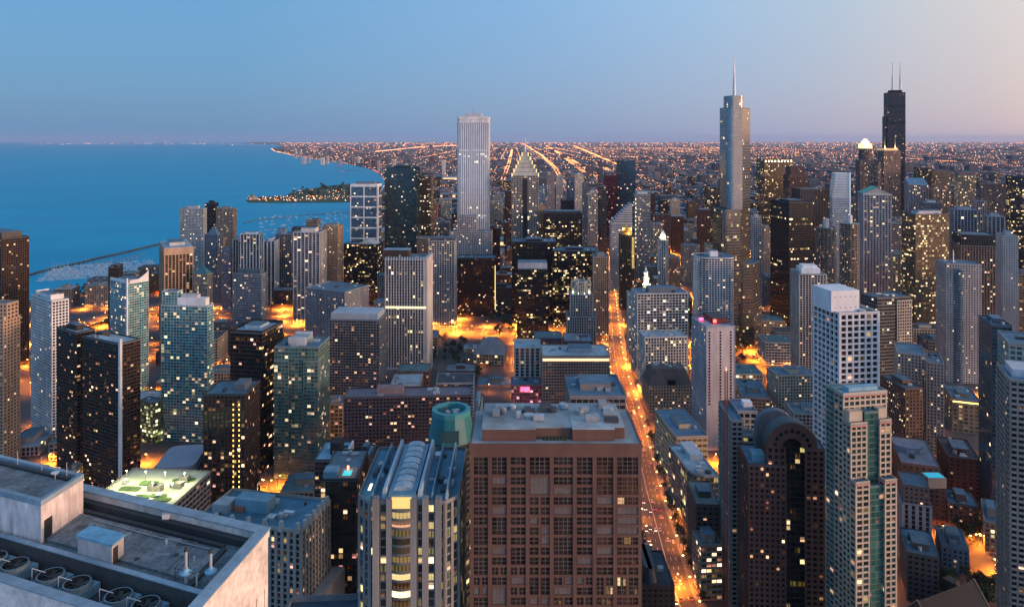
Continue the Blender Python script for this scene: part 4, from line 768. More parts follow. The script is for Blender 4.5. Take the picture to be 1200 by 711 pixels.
y3 = y2+7.2*k; stack(-w+.2,xr2-3,456,y3,d,sg,False,surf((.16,.33,.38)))
b = MB(); sb = S('balc',(.27,.29,.27),gl,.07,.0,3.0,3.1,.35,.5,.3,.8,1.2,AMBER,spec=.9)
t.finish(2); T['C60'] = t
# arched brick tower
t = Tower('arched_tower', 'dark red granite tower with round arched top over a black glass strip', 866,873,966,545,455, right=False, yaw=-6, dp=30); st = S('grid',(.10,.050,.042),'black',.13,.0,3.3,3.4,1.5,1.5,.35,.3,1.8,AMBER); w, d = t.w/2, t.d/2
xL, xR = t.lx(899,-d), t.lx(957.5,-d); cx, r = (xL+xR)/2, (xR-xL)/2; ztop = t.lz(496,cx,-d); zsp = ztop-r; xa, xb = t.lx(921,-d), t.lx(944,-d); gx, gr = (xa+xb)/2, (xb-xa)/2
t.tier(rect(-w,xa,-d,d),0,t.H,st,True); t.tier(rect(xb,w,-d,d),0,t.lz(527,xb,-d),st,True)
t.tier(rect(xL,xa-.4,-d-.05,-d+13),t.H+.3,zsp,st,True,roof=None)
t.tier(rect(xa,xb,-d+1.5,d-1),0,zsp,S('glass','black','black',.15,.2,3,3.4,.2,.5,stg=2.0,tint=GOLD),True,roof=None)
b = MB(); n = 20; wm = st['wall']; inner = gr
for k in range(n):
    a0, a1 = math.pi*k/n, math.pi*(k+1)/n; P = lambda a, q, y: (cx+q*math.cos(a), y, zsp+q*math.sin(a))
    b.face((P(a0,inner,-d-.4),P(a0,r,-d-.4),P(a1,r,-d-.4),P(a1,inner,-d-.4)), wm); b.face((P(a0,inner,-d-.4),P(a1,inner,-d-.4),P(a1,inner,-d+3),P(a0,inner,-d+3)), wm)
    b.face((P(a0,r,-d-.4),P(a0,r,-d+13),P(a1,r,-d+13),P(a1,r,-d-.4)), surf((.05,.07,.085),.7)); b.face((P(a0,0,-d+13),P(a0,r,-d+13),P(a1,r,-d+13)), wm)
t.add('barrel_vault', b)
b = MB(); 
for k in range(n): a0, a1 = math.pi*k/n, math.pi*(k+1)/n; b.face((P(a0,r+.1,-d-.55),P(a0,r+.5,-d-.55),P(a1,r+.5,-d-.55),P(a1,r+.1,-d-.55))); b.face((P(a0,r+.5,-d-.55),P(a0,r+1.0,-d+1),P(a1,r+1.0,-d+1),P(a1,r+.5,-d-.55)))
t.add('arch_coping', b, surf((.07,.06,.06)))
gm = glass(G_['black'],.0,.0); b = MB()
for k in range(n): a0, a1 = math.pi*k/n, math.pi*(k+1)/n; b.face((P(a0,0,-d+1.5),P(a0,inner,-d+1.5),P(a1,inner,-d+1.5)))
t.add('arch_glazing', b, gm)
for k in range(9):
    a = math.pi*(k+.5)/9; q = (inner+r)/2; b = MB(); c, s_ = math.cos(a), math.sin(a)
    b.face([(cx+(q+u*1.1)*c - v*1.1*s_, -d-.43, zsp+(q+u*1.1)*s_ + v*1.1*c) for u, v in ((-1,-1),(1,-1),(1,1),(-1,1))]); t.add('arch_window', b, gm)
t.add('roof_unit_left', (lambda b: (b.box(-w+3,-w+12,-d+4,-d+14,t.H+.3,t.H+5), b)[1])(MB()), surf((.14,.30,.38)))
b = MB(); r2 = r*.72; yb = -d+20; cx2 = cx-5
for k in range(n):
    a0, a1 = math.pi*k/n, math.pi*(k+1)/n; P2 = lambda a, y: (cx2+r2*math.cos(a)*1.15, y, zsp+3+r2*math.sin(a)*1.15)
    b.face((P2(a0,yb),P2(a0,yb+6),P2(a1,yb+6),P2(a1,yb))); b.face(((cx2,yb,zsp+3),P2(a0,yb),P2(a1,yb)))
b.box(cx2-r2*1.15,cx2+r2*1.15,yb,yb+6,t.H,zsp+3); t.add('rear_vault', b, surf((.09,.12,.15))); t.finish(0); t.units(3,t.H+.3,(-w+12,xL-1,-d+3,d-3)); T['C61'] = t
# concrete tower
t = Tower('residential_tower', 'raw grey concrete tower with open balconies and gold lit top floors', 843,852,896,512,490, right=False, yaw=9, dp=36); st = S('balc',(.31,.29,.27),'dark',.05,.0,3.4,3.2,.9,.5,.4,1.1); w, d = t.w/2, t.d/2; t.tier(rect(-w,t.lx(870,-d),-d,d),0,t.lz(494,-w,-d),st,True)
t.tier(rect(t.lx(870,-d)+.4,w,-d+1,d),0,t.H,S('grid',(.30,.28,.26),'dark',.25,.3,3.4,3.4,stg=2.2,tint=GOLD),True); x0 = t.lx(862,0); t.tier(rect(x0,w-2,-6,d-1),t.H+.3,t.lz(483,x0,-6),S('grid',(.34,.34,.35),'dark',.12,.0,4.5,4),roof=surf((.10,.15,.24))); t.box('rooftop_frame',x0+6,x0+12,2,9,t.lz(483,x0,-6)+.3,t.lz(483,x0,-6)+4,surf(P_['white'])); t.finish(3); T['C62'] = t
# tower crane rising beside the concrete tower
def crane():
    p = gp(850,560); Y = 470; X = (851-600)/F*Y; o = empty('tower_crane',(X,Y,0)); tag(o,'slim red lattice construction mast standing against the pinkish slab tower','crane'); zt = CZ-(434-HZ)/F*Y; red = surf((.35,.05,.03),.6,.2,.5)
    b = MB(); s = .8
    for x,y in ((-s,-s),(s,-s),(s,s),(-s,s)): b.rod((x,y,0),(x,y,zt),.16,.16,4)
    n = int(zt/2.2)
    for k in range(n):
        z = k*2.2; b.rod((-s,-s,z),(s,-s,z+2.2),.09,.09,4); b.rod((s,-s,z),(s,s,z+2.2),.09,.09,4); b.rod((s,s,z),(-s,s,z+2.2),.09,.09,4)
    b.build('lattice_mast',red,o); b = MB(); b.box(-1.1,1.1,-1.1,1.1,zt-22,zt-19,None,True); b.build('cab',surf((.4,.08,.05)),o); b = MB(); b.rod((0,0,zt),(0,0,zt+2),.25,.1,6); b.build('beacon',glow((1,.15,.08),8),o)
crane()
# right edge
t = Tower('residential_tower', 'tan gridded apartment tower with white rooftop block cut by the frame edge', 1169,1174,1262,446,400, right=False, yaw=-4, dp=32); st = S('balc',(.30,.25,.22),'dark',.05,.0,3.4,3.1,.9,.55,.4,1.1); t.tier(t.full(),0,t.H,st,True); x0 = t.lx(1186,-t.d/2+8); t.box('penthouse',x0,x0+26,-t.d/2+8,t.d/2-6,t.H+.3,t.lz(432,x0,-t.d/2+8),surf((.5,.52,.55))); t.finish(3); T['C63'] = t
add('C64', tower('residential_tower', 'dark navy glass tower near the frame edge', 1147,1158,1186,382,600, S('glass',(.05,.08,.11),(.015,.035,.05),.05,.0,3.2,3.2,.3,.6,spec=.8), right=False, yaw=14, win=True, dp=34))
t = Tower('office_block', 'grey green block with pink lit roof trim behind the tan edge tower', 1170,1176,1230,403,500, right=False, yaw=14, dp=34); st = S('grid',(.30,.33,.31),'green',.12,.0,4,3.6); t.tier(t.full(),0,t.H,st); b = MB(); b.prism(grow(t.full(),.8),t.H-1.4,t.H-.5,bottom=True); t.add('trim_band',b,surf((.55,.28,.26))); t.finish(2); T['C65'] = t
t = Tower('brick_block', 'low red brick block with curved grey roof', 1043,1050,1101,543,620, right=False, yaw=24, dp=60); st = S('punch',(.22,.095,.06),'brown',.06,.0,5,4,3,2.6); t.tier(t.full(),0,t.H,st,roof=surf((.24,.25,.30))); b = MB(); b.prism([(x*1.0-4,y*.7+2) for x,y in ngon(0,0,min(t.w,t.d)*.42,18)],t.H+.35,t.H+5); t.add('curved_roof_drum',b,surf((.24,.26,.33))); t.finish(3); T['C66'] = t
add('C66b', tower('brick_block', 'red brick tower block with cluttered dark roof beside curved grey roof', 1098,1106,1149,536,640, S('punch',(.20,.075,.05),'brown',.05,.0,4.5,3.6,2.8,2.2,tint=GOLD), right=False, yaw=16, dp=46, units=9, roof=ROOFD))
b = MB(); p = gp(1094,556,60); o = empty('rooftop_pool', (p.x,p.y,0)); tag(o,'bright turquoise pool tank on the terrace below the brick block','pool'); b.box(-7,7,-5,5,52,59.6); b.build('tank_wall',surf(P_['gray']),o); b = MB(); b.box(-6,6,-4,4,59.6,59.9); b.build('water_surface',glow((.02,.42,.62),.55),o)
add('POOLBASE', tower('terrace_block', 'dark terrace block carrying the turquoise pool', 1083,1086,1108,562,600, S('punch',(.12,.07,.06),'brown',.1), right=False, dp=22, units=0))
t = Tower('apartment_block', 'pale pink block with tall pilasters and brick attic', 1051,1054,1091,590,540, right=False, yaw=12, dp=26); t.tier(t.full(),0,t.H,S('pier',(.46,.36,.36),'brown',.05,.0,5,3.4,2.4,.6,.8,.2)); t.tier(rect(-t.w/2+1,t.w/2-1,-t.d/2+1.5,t.d/2-1),t.H+.3,t.lz(571,0,-t.d/2+1.5),S('punch',(.26,.15,.12),'dark',.22,.0,3.5,3.5)); t.finish(4); T['C67'] = t
for k, xl, xr, top, D, st, lab, dp in (
  ('S1',1055,1100,648,500,S('punch','dkgray','dark',.06),'dark low block with blue grey roof before the church',34),
  ('S2',1097,1135,640,535,S('punch','slate','dark',.06),'slate roofed low block at the glowing street corner',30),
  ('S3',1150,1172,612,560,S('grid',(.36,.28,.24),'gold',.4,tint=GOLD),'small tan block with glowing windows beside the bright corner',40),
  ('S4',1104,1146,590,590,S('punch',(.13,.08,.07),'brown',.25,tint=AMBER),'low dark brick block with round turret roof by the corner',26)):
    add(k, tower('low_block', lab, xl, xl+3, xr, top, D, st, right=False, yaw=12, dp=dp, units=9, win=True))
add('S5', tower('shopping_block', 'square beige shopping block with bright yellow lit roof edge', 1106,1112,1148,468,790, S('punch',(.30,.21,.15),'gold',.3,.0,5,4.5,tint=GOLD), right=False, yaw=4, dp=50, units=6, ph=None))
t = T['S5']
b = MB(); b.box(-t.w/2,t.w/2,-t.d/2-.75,-t.d/2-.5,t.H-2.2,t.H-.8); t.add('lit_edge', b, glow((1,.75,.2),2.2,True))
for k, xl, xr, top, D, st, lab in (
  ('E1',824,846,220,1950,S('grid',(.10,.085,.07),'brown',.35,.3,fh=4,tint=GOLD),'dark lit tower just left of the silver spire tower'),
  ('E2',798,820,288,1600,S('punch',(.40,.33,.28),'dark',.3,.1,fh=4,tint=GOLD),'tan block in the low theatre quarter left of the silver spire tower'),
  ('E3',776,797,303,1420,S('grid',(.30,.22,.18),'gold',.4,.2,fh=4,tint=AMBER),'brown lit block right of the pale octagonal tower'),
  ('E4',892,904,268,1420,S('punch',(.36,.27,.22),'dark',.3,.1,fh=4,tint=GOLD),'narrow tan slab squeezed left of the massive black tower'),
  ('E5',1043,1058,298,1290,S('grid',(.42,.36,.29),'gold',.4,.2,fh=4,tint=GOLD),'cream lit block right of the gabled tower base'),
  ('E6',1090,1112,222,1700,S('pier',(.30,.22,.17),'gold',.4,.2,fh=4,tint=AMBER),'amber ribbed tower behind the slate block'),
  ('E7',1147,1160,300,1260,S('punch',(.33,.25,.20),'gold',.35,.1,fh=4,tint=GOLD),'tan slab beside the brown stone block with stepped top'),
  ('E8',1186,1215,322,1090,S('grid',(.28,.21,.17),'gold',.4,.2,fh=4,tint=AMBER),'brown amber lit block at the frame edge below the light grey slab'),
  ('E9',958,974,240,1640,S('grid',(.22,.17,.14),'gold',.4,.2,fh=4,tint=GOLD),'brown gold lit tower left of the icy white tower'),
  ('E10',1140,1156,236,1560,S('pier',(.36,.30,.27),'dark',.3,.2,fh=4,tint=GOLD),'beige ribbed slab left of the sooty slab'),
  ('E11',762,776,262,1750,S('grid',(.40,.36,.34),'dark',.3,.2,fh=4,tint=GOLD),'grey block between the bright corner light tower and the theatre quarter')):
    add(k, tower('office_tower', lab, xl, xl+2, xr, top, D, st, dp=30, right=False, units=2))
# church
def church():
    c = gp(1156,752); o = empty('church',(c.x-18,c.y+12,0),R(24)); tag(o,'dark stone church with long steep slate roof beside the park','church'); st = surf((.06,.057,.052)); sl = surf((.018,.02,.024),.9)
    b = MB(); b.box(-26,26,-9,9,0,13); b.build('nave_wall',st,o); b = MB()
    b.face(((-27,-10,12.9),(27,-10,12.9),(27,0,25),(-27,0,25))); b.face(((27,10,12.9),(-27,10,12.9),(-27,0,25),(27,0,25))); b.build('roof',sl,o)
    for s in (-1,1):
        b = MB(); b.face(((s*26.2,-9.6,12),(s*26.2,9.6,12),(s*26.2,0,24.5))); b.build('gable',surf((.20,.17,.14)),o)
        b = MB(); b.rod((s*27,-10,13),(s*27,0,25.6),.6,.6,5); b.rod((s*27,0,25.6),(s*27,10,13),.6,.6,5); b.build('gable_coping',surf((.28,.22,.18)),o)
    b = MB(); b.box(20,27,10,17,0,19); b.build('bell_tower',st,o)
    for k in range(6): b = MB(); b.box(-22+k*8,-20+k*8,-9.1,-8.9,4,10); b.build('window',glass(G_['black'],.3,.0,.8,AMBER),o)
church()
# ------------------------------------------------------------------ lower centre
# big granite block
t = Tower('office_tower', 'huge rose granite office block with square mullioned windows and pale flat roof', 551,752,752,522,330, dp=42, right=True, yaw=0); w, d = t.w/2, t.d/2; gm = surf((.135,.068,.050),.75,.22,.1); t.st = dict(wall=gm)
bays = [0,.115,.225,.335,.475,.61,.725,.845,1]; floor_h = 4.5; nf = int(t.H/floor_h); dark = glass((.022,.016,.013),.0,.0,1.6,AMBER,spec=.4); litg = glass((.03,.02,.012),.62,.0,1.6,WARM); grayg = surf((.16,.13,.12),.5,.2,.6); amb = glass((.05,.022,.012),.14,.0,.8,AMBER,spec=.6); mull = surf((.22,.16,.145),.6)
b = MB(); b.prism(rect(-w,w,-d+.5,d),0,t.H-.2); t.add('wall_core', b, surf((.05,.035,.03)))
fr = MB(); fr.box(-w,-w+1.6,-d,-d+.5,0,t.H); fr.box(w-1.6,w,-d,-d+.5,0,t.H); fr.box(-w+1.6,w-1.6,-d,-d+.5,t.H-5.2,t.H)
for q in bays[1:-1]: fr.box(-w+t.w*q-.9,-w+t.w*q+.9,-d-.25,-d+.5,0,t.H-5.2)
rr = random.Random(11); wins = []
for i in range(8):
    x0, x1 = -w+t.w*bays[i]+(.9 if i else 1.6), -w+t.w*bays[i+1]-(.9 if i < 7 else 1.6); z = t.H-5.2; big = i == 3
    plan = {0:[2,2,1,1,1,2],1:[2,1,1,1,1],2:[1,1,1,1,1,1],3:[2,2,1],4:[1,1,1,1,1,1],5:[2,1,1,1,1],6:[2,2,1,1],7:[2,2,1,1]}[i] + [rr.choice([1,1,1,1,2]) for _ in range(30)]
    fl = 0
    for n in plan:
        h = n*floor_h; zb = z-h
        if zb < 8: break
        split = (fl >= 3 and big) or (fl > 10 and rr.random() < .6)
        xs = [(x0,x1)] if not split else [(x0,(x0+x1)/2-.55),((x0+x1)/2+.55,x1)]
        fr.box(x0,x1,-d-.0,-d+.5,zb,zb+1.25)
        if split: fr.box((x0+x1)/2-.55,(x0+x1)/2+.55,-d-.03,-d+.5,zb,z)
        for (a_,c_) in xs:
            k = rr.random(); mt = litg if (fl > 9 and k < .17) else amb if (i >= 6 and k < .75) else grayg if k > .86 else dark  # right-hand columns: orange reflection put into the pane colour
            wins.append((a_+.25,c_-.25,zb+1.4,z-.15,n,mt))
        z = zb; fl += n
fr.build('granite_grid_frame', gm, t.root)
wins.sort(key=lambda q: -((q[1]-q[0])*(q[3]-q[2]) if q[3] > t.lz(715,0,-d) else 0)); rb_, rm_ = MB(), MB()
for j, (a_,c_,zb,zt,n,mt) in enumerate(wins):
    b = MB() if j < 100 else rb_; b.face(((a_,-d+.32,zb),(c_,-d+.32,zb),(c_,-d+.32,zt),(a_,-d+.32,zt)), mt, [(j*9+.01,.01),(j*9+2.99,.01),(j*9+2.99,n-.01),(j*9+.01,n-.01)])
    wo = b.build('window', None, t.root) if j < 100 else None
    m_ = MB() if j < 100 else rm_; nv = max(2, round((c_-a_)/2.3)); nh = 2*n
    for k in range(1, nv): x = a_+(c_-a_)*k/nv; m_.box(x-.09,x+.09,-d+.2,-d+.318,zb,zt)
    for k in range(1, nh): zz = zb+(zt-zb)*k/nh; m_.box(a_,c_,-d+.21,-d+.316,zz-.08,zz+.08,None,True)
    if wo: m_.build('window_frame', mull, wo)
if rb_.f: tag(rb_.build('window', None, t.root), kind='stuff'); tag(rm_.build('window_frame', mull, t.root), kind='stuff')
b = MB(); b.box(-w-.02,w+.02,-d-.02,d+.02,t.H,t.H+.4); t.add('roof', b, surf((.30,.34,.36),.9,.35,.1,0,False)); b = MB(); b.box(-w-.3,w+.3,-d-.3,-d+.4,t.H-1,t.H+.9); b.box(w-.4,w+.3,-d+.4,d,t.H-.3,t.H+.9); b.box(-w-.3,-w+.4,-d+.4,d,t.H-.3,t.H+.9); t.add('parapet', b, gm)
x0, x1 = t.lx(565,-d+4), t.lx(733,-d+4); z1 = t.lz(503,0,-d+4); roofm = surf((.34,.40,.42),.9,.4,.09,0,False)
xm0, xm1 = t.lx(628,-d+4), t.lx(671,-d+4)
for a_, c_, yf in ((x0,xm0,-d+4),(xm0+.02,xm1-.02,-d+6.5),(xm1,x1-5,-d+4),(x1-4.98,x1,-d+7)):
    t.box('mechanical_block', a_, c_, yf, d-6, t.H+.4, z1 if yf < -d+6 else z1-.3, gm); t.box('mechanical_roof', a_-.15, c_+.15, yf-.15, d-5.8, z1+.02 if yf < -d+6 else z1-.28, z1+.42 if yf < -d+6 else z1+.1, roofm)
b = MB()
for k in range(7): b.cyl(xm0+4+k*1.6,-d+5,t.H+.4,t.H+1.8,.7,.5,7)
t.add('planter_foliage', b, surf((.02,.04,.015)))
t.units(24, z1+.45, (x0+2,x1-2,-d+10,d-8)); 
for k in range(7): x = rr.uniform(x0,x1); y = rr.uniform(-d+10,d-8); b = MB(); b.rod((x,y,z1),(x,y,z1+rr.uniform(2,5)),.12,.1,5); b.rod((x-1,y,z1+2),(x+1.4,y+.5,z1+2.3),.1,.1,5); t.add('vent_pipe', b, METAL)
b = MB(); b.prism(rounded(-w+4,-w+12,-d+6,-d+11,2.4),t.H+.4,t.H+2.6); t.add('rooftop_tank', b, surf((.4,.42,.45))); T['B1'] = t
# stone building with vaulted skylights
t = Tower('office_tower', 'pale stone office building with blue roof vaults and gold lit curved bays', 419,535,545,590,330, right=True, yaw=0, dp=56); w, d = t.w/2, t.d/2; stone = surf((.25,.245,.24),.8,.25,.1); gd = glass((.03,.04,.045),.12,.0,2.0,GOLD)
c5 = 5.5; t.tier([(-w+c5,-d),(w-c5,-d),(w,-d+c5),(w,d),(-w,d),(-w,-d+c5)],0,t.H,S('pier',(.24,.235,.23),(.03,.045,.05),.55,.0,4.4,3.9,1.5,.8,.7,.2,2.0,GOLD),True,roof=surf((.07,.20,.29),.7),parapet=1.5)
cx = t.lx(471,-d); bm = glass((.05,.04,.025),.95,.1,2.4,(1,.58,.16)); b = MB(); nfl = int(t.H/3.9)
for f in range(nfl):
    z = f*3.9+.8; pr = None
    for k in range(9):
        a = -1+2*k/8; x = cx+a*6.6; y = -d-.8-2.6*math.cos(a*1.45)
        if pr: b.face(((pr[0],pr[1],z),(x,y,z),(x,y,z+2.7),(pr[0],pr[1],z+2.7)), bm, [(0+f*2,f),(1+f*2,f),(1+f*2,f+1),(0+f*2,f+1)])
        pr = (x,y)
t.add('bay_glazing', b); b = MB()
for f in range(nfl+1):
    z = f*3.9; pts = [(cx+(-1+2*k/8)*6.8, -d-.7-2.8*math.cos((-1+2*k/8)*1.45)) for k in range(9)] + [(cx+6.8,-d),(cx-6.8,-d)]; b.prism(pts, z-.3, z+.8, bottom=True)
t.add('bay_spandrel_trim', b, surf((.12,.14,.14)))
for px in (441,457,485,499,514): x = t.lx(px,-d); z1 = t.H+3.2; b = MB(); b.box(x-1.35,x+1.35,-d-2.4,-d+1.5,0,z1); t.add('pilaster', b, stone)
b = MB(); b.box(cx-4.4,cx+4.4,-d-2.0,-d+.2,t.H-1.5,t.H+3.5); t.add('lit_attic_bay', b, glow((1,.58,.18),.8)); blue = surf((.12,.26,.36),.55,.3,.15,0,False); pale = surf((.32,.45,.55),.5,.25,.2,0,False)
b = MB(); b.box(cx-6.2,cx+6.2,-d-1,d-2,t.H+.3,t.H+4.5); t.add('atrium_block', b, blue)
for k in range(8):
    y0 = -d+3+k*6.4; b = MB(); n = 8
    for j in range(n):
        a0, a1 = math.pi*j/n, math.pi*(j+1)/n; P = lambda a, y: (cx-4.6+9.2*0+ (4.6-4.6*math.cos(a)), y, t.H+4.5+2.2*math.sin(a)); b.face((P(a0,y0),P(a1,y0),P(a1,y0+5),P(a0,y0+5))); b.face(((cx,y0,t.H+4.5),P(a0,y0),P(a1,y0))); b.face(((cx,y0+5,t.H+4.5),P(a1,y0+5),P(a0,y0+5)))
    t.add('skylight_vault', b, surf((.34,.44,.52),.3,.35,.5,0,False))
for s, hh in ((-1,6),(1,6)):
    for i, (q, wd, h2, mt) in enumerate(((8.0,3.0,6.5,pale),(13.5,1.4,4.5,blue),(20.0,1.6,5.0,pale))):
        x = cx+s*q
        if abs(x) > w-1: continue
        b = MB(); b.prism([(x-wd/2,-d+.5),(x+wd/2,-d+.5),(x+wd/2,d-1),(x-wd/2,d-1)], t.H+.3, t.H+h2, poly2=[(x-wd*.2,-d+.5),(x+wd*.2,-d+.5),(x+wd*.2,d-1),(x-wd*.2,d-1)]); t.add('roof_ridge', b, mt)
t.units(8, t.H+.32, (cx+9.5,w-2,-d+4,d-4)); t.units(5, t.H+.32, (-w+2,cx-9.5,-d+4,d-4), 3)
b = MB(); b.box(-w+4,-w+5.2,-d+3,-d+9,t.H+4.6,t.H+4.9); t.add('skylight_lamp', b, glow((1,.8,.4),2)); T['B2'] = t; t.finish(0)
# teal domed tower
t = Tower('domed_tower', 'dark tower with turquoise octagonal drum crown', 499,557,557,524,430, right=True, yaw=0, dp=29); r = t.w/2; st = S('band',(.05,.055,.06),'dark',.22,.3,3,3.8,.4,1.3,tint=GOLD,stg=2.2); t.tier(ngon(0,0,r*.97,12),0,t.H,st,True,parapet=0); tm = surf((.018,.17,.20),.5,.3,.12); z2 = t.lz(484,0,0)
b = MB(); b.prism(ngon(0,0,r*1.04,12),t.H+.3,z2,poly2=ngon(0,0,r*.84,12)); t.add('drum_crown', b, tm); b = MB(); o_, i_ = ngon(0,0,r*.86,12), ngon(0,0,r*.66,12)
for k in range(12):
    j = (k+1) % 12; b.face(((*o_[k],z2),(*o_[j],z2),(*o_[j],z2+3),(*o_[k],z2+3))); b.face(((*i_[j],z2),(*i_[k],z2),(*i_[k],z2+3),(*i_[j],z2+3))); b.face(((*o_[k],z2+3),(*o_[j],z2+3),(*i_[j],z2+3),(*i_[k],z2+3)))
t.add('crown_rim', b, surf((.04,.25,.28),.5)); t.units(6, z2+.02, (-r*.4,r*.4,-r*.4,r*.4)); t.box('crown_recess', -r*.4,r*.4,-r*.98,-r*.72,t.H+1,z2-6,surf((.02,.08,.10))); t.finish(0); T['B3'] = t
add('B3b', tower('office_block', 'blue grey block squeezed between the turquoise drum and rose granite block', 556,563,565,486,395, S('band',(.12,.18,.22),'dark',.1), dp=24, right=True, units=3))
t = Tower('office_block', 'stone block with scalloped blue roof and arched window bays', 232,353,386,624,440, right=True, yaw=12); st = S('pier',(.38,.35,.31),'dark',.18,.0,4.2,3.8,2.0,1.1,.8,.3,1.7,AMBER); t.tier(t.full(),0,t.H,st,True,roof=surf((.06,.19,.28),.8,.4,.1,0,False),parapet=2)
b = MB(); w, d = t.w/2, t.d/2
for k in range(7): x = -w+2+k*(t.w-4)/6; b.cyl(x,-d-.5,t.H+.3,t.H+6,2.2,1.2,8)
for k in range(6): y = -d+4+k*(t.d-8)/5; b.cyl(w+.3,y,t.H+.3,t.H+6,2.2,1.2,8)
t.add('pinnacle_moulding', b, surf((.36,.36,.35))); t.box('penthouse',-w*.55,w*.1,-d*.2,d*.35,t.H+.3,t.H+8,surf((.13,.27,.35))); t.box('penthouse',-w*.9,-w*.6,-d*.5,d*.1,t.H+.3,t.H+6,surf((.26,.30,.33))); t.units(10,t.H+.31); t.box('red_vent',-w*.52,-w*.34,-d*.32,-d*.24,t.H+.3,t.H+4,surf((.3,.1,.07)))
z = t.lz(672,w,-d); t.box('lower_wing',w+1.3,w+9,-d+4,d+4,0,t.H*.45,surf((.30,.28,.26))); t.finish(0); T['B5'] = t
b = MB()
t = Tower('shop_block', 'low shop block with one long glowing shopfront', 378,418,419,676,520, right=True, yaw=3, dp=40); t.tier(t.full(),0,t.H,S('band',(.26,.24,.22),'brown',.1,.0,4,4)); t.box('lit_shopfront',-t.w/2+.5,t.w/2-.5,-t.d/2-.6,-t.d/2-.42,t.H-11,t.H-4,glow((1,.62,.22),1.8,True)); t.finish(2); T['B5b'] = t
t = Tower('office_tower', 'black glass tower with small turquoise rooftop pool terrace', 376,424,431,563,480, right=True, yaw=6, dp=46); t.tier(t.full(),0,t.H,S('glass','black','brown',.22,.2,3,3.6,.3,.8,.2,.15,1.5,AMBER),True,roof=surf((.13,.22,.28),.8,.4,.1,0,False)); w, d = t.w/2, t.d/2
t.box('pool_deck',-w*.1,w*.85,-d+2,-d+17,t.H+.3,t.H+1.2,surf((.34,.2,.18))); t.box('pool_water',w*.1,w*.6,-d+5,-d+13,t.H+1.2,t.H+1.3,glow((.04,.52,.52),.9)); t.box('penthouse',-w+1,-w*.15,-d+2,-d+12,t.H+.3,t.H+5,surf((.16,.3,.38))); t.box('pool_lamp',w*.25,w*.35,-d+14,-d+15,t.H+1.2,t.H+3.4,glow((1,.2,.1),5)); t.units(4,t.H+.31,(-w+2,w-2,-d+20,d-2)); t.finish(0); T['B6'] = t
t = Tower('office_tower', 'dark block with white edged roof and black chimney block', 369,408,414,540,560, right=True, yaw=10, dp=34); t.tier(t.full(),0,t.H,S('band',(.08,.07,.08),'dark',.14,.2,3,3.6,tint=AMBER),True,roof=surf((.18,.36,.48))); t.box('penthouse',-2,6,-6,6,t.H+.3,t.H+9,surf(P_['black'])); b = MB(); b.box(t.w/2-.8,t.w/2+.5,-t.d/2-.6,t.d/2,t.H-7,t.H+1.8); t.add('white_coping',b,surf(P_['white'])); t.finish(3); T['B6b'] = t
add('B6c', tower('stair_tower', 'small dark cube tower with bright blue roof', 418,434,440,535,570, S('punch',(.05,.05,.06),'dark',.02), right=True, yaw=14, dp=20, roof=surf((.10,.34,.55)), units=1))
# lit roof terraces
t = Tower('parking_deck', 'flat floodlit roof deck with pale concrete surface and planted strips', 100,215,246,597,503, right=True, yaw=17, dp=56); conc = surf((.40,.42,.34),.9,.25,.06,0,False); w, d = t.w/2, t.d/2; t.tier(t.full(),0,t.H,S('band',(.3,.29,.27),'brown',.2,.0,5,4),roof=conc,parapet=1.2)
rr = random.Random(4)
for k in range(9): x, y = rr.uniform(-w+6,w-14), rr.uniform(-d+6,d-10); b = MB(); b.prism(rounded(x,x+rr.uniform(7,16),y,y+rr.uniform(4,7),1.8),t.H+.3,t.H+.9); t.add('planter', b, surf((.05,.10,.03),.95,.4,.5,0,False))
for k in range(4): x, y = rr.uniform(-w+10,w-10), rr.uniform(-d+8,d-12); t.box('lift_house',x,x+6,y,y+5,t.H+.3,t.H+4,surf((.18,.17,.17)))
for k in range(26):
    x, y = (-w+1.0, -d+3+k*6.2) if k < 13 else (-w+3+(k-13)*8.5, d-1)
    b = MB(); b.rod((x,y,t.H+.3),(x,y,t.H+3.2),.12,.12,5); t.add('trellis_post', b, surf(P_['cream']))
for k in range(8):
    x, y = -w+8+(k%4)*(2*w-16)/3, (-d+18 if k < 4 else d-22); p = empty('deck_lamp',t.W(x,y,t.H+.3)); tag(p,'floodlight mast on the pale roof deck','lamp',group='floodlight masts on the roof deck'); b = MB(); b.rod((0,0,0),(0,0,9),.14,.1,6); b.build('mast',METAL,p); b = MB(); b.box(-.5,.5,-.5,.5,9,9.3,None,True); b.build('lamp_head',glow((1,.95,.55),5),p)
    l = bpy.data.lights.new('floodlight','SPOT'); l.energy = 12500; l.color = (1,.95,.48); l.spot_size = R(150); l.shadow_soft_size = .6; lo = bpy.data.objects.new('floodlight',l); col.objects.link(lo); lo.parent = p; lo.location = (0,0,8.8)
t.finish(0); t.units(4,t.H+.31); T['B7'] = t
t = Tower('low_block', 'low block with smooth blue grey curved roof', 178,236,246,552,600, right=True, yaw=17, dp=46); t.tier(t.full(),0,t.H,S('band',(.2,.22,.25),'dark',.1)); b = MB(); b.prism(rounded(-t.w/2+1,t.w/2-1,-t.d/2+1,t.d/2-1,7),t.H+.4,t.H+4); t.add('curved_roof', b, surf((.27,.30,.36),.7,.1,.05)); t.finish(0); T['B8'] = t
t = Tower('office_tower', 'dark tower with vertical strings of gold lights beside the deck', 239,295,304,463,600, right=True, yaw=9, dp=34); st = S('pier',(.05,.035,.03),'brown',.22,.0,3.4,3.3,.9,.9,.4,.2,1.9,AMBER); t.tier(t.full(),0,t.H,st,True)
for x in (t.w*.22,t.w*.36):
    for k in range(22): t.box('string_light',x-.35,x+.35,-t.d/2-.75,-t.d/2-.5,t.H-8-k*4.2,t.H-6.6-k*4.2,glow((1,.6,.12),3))
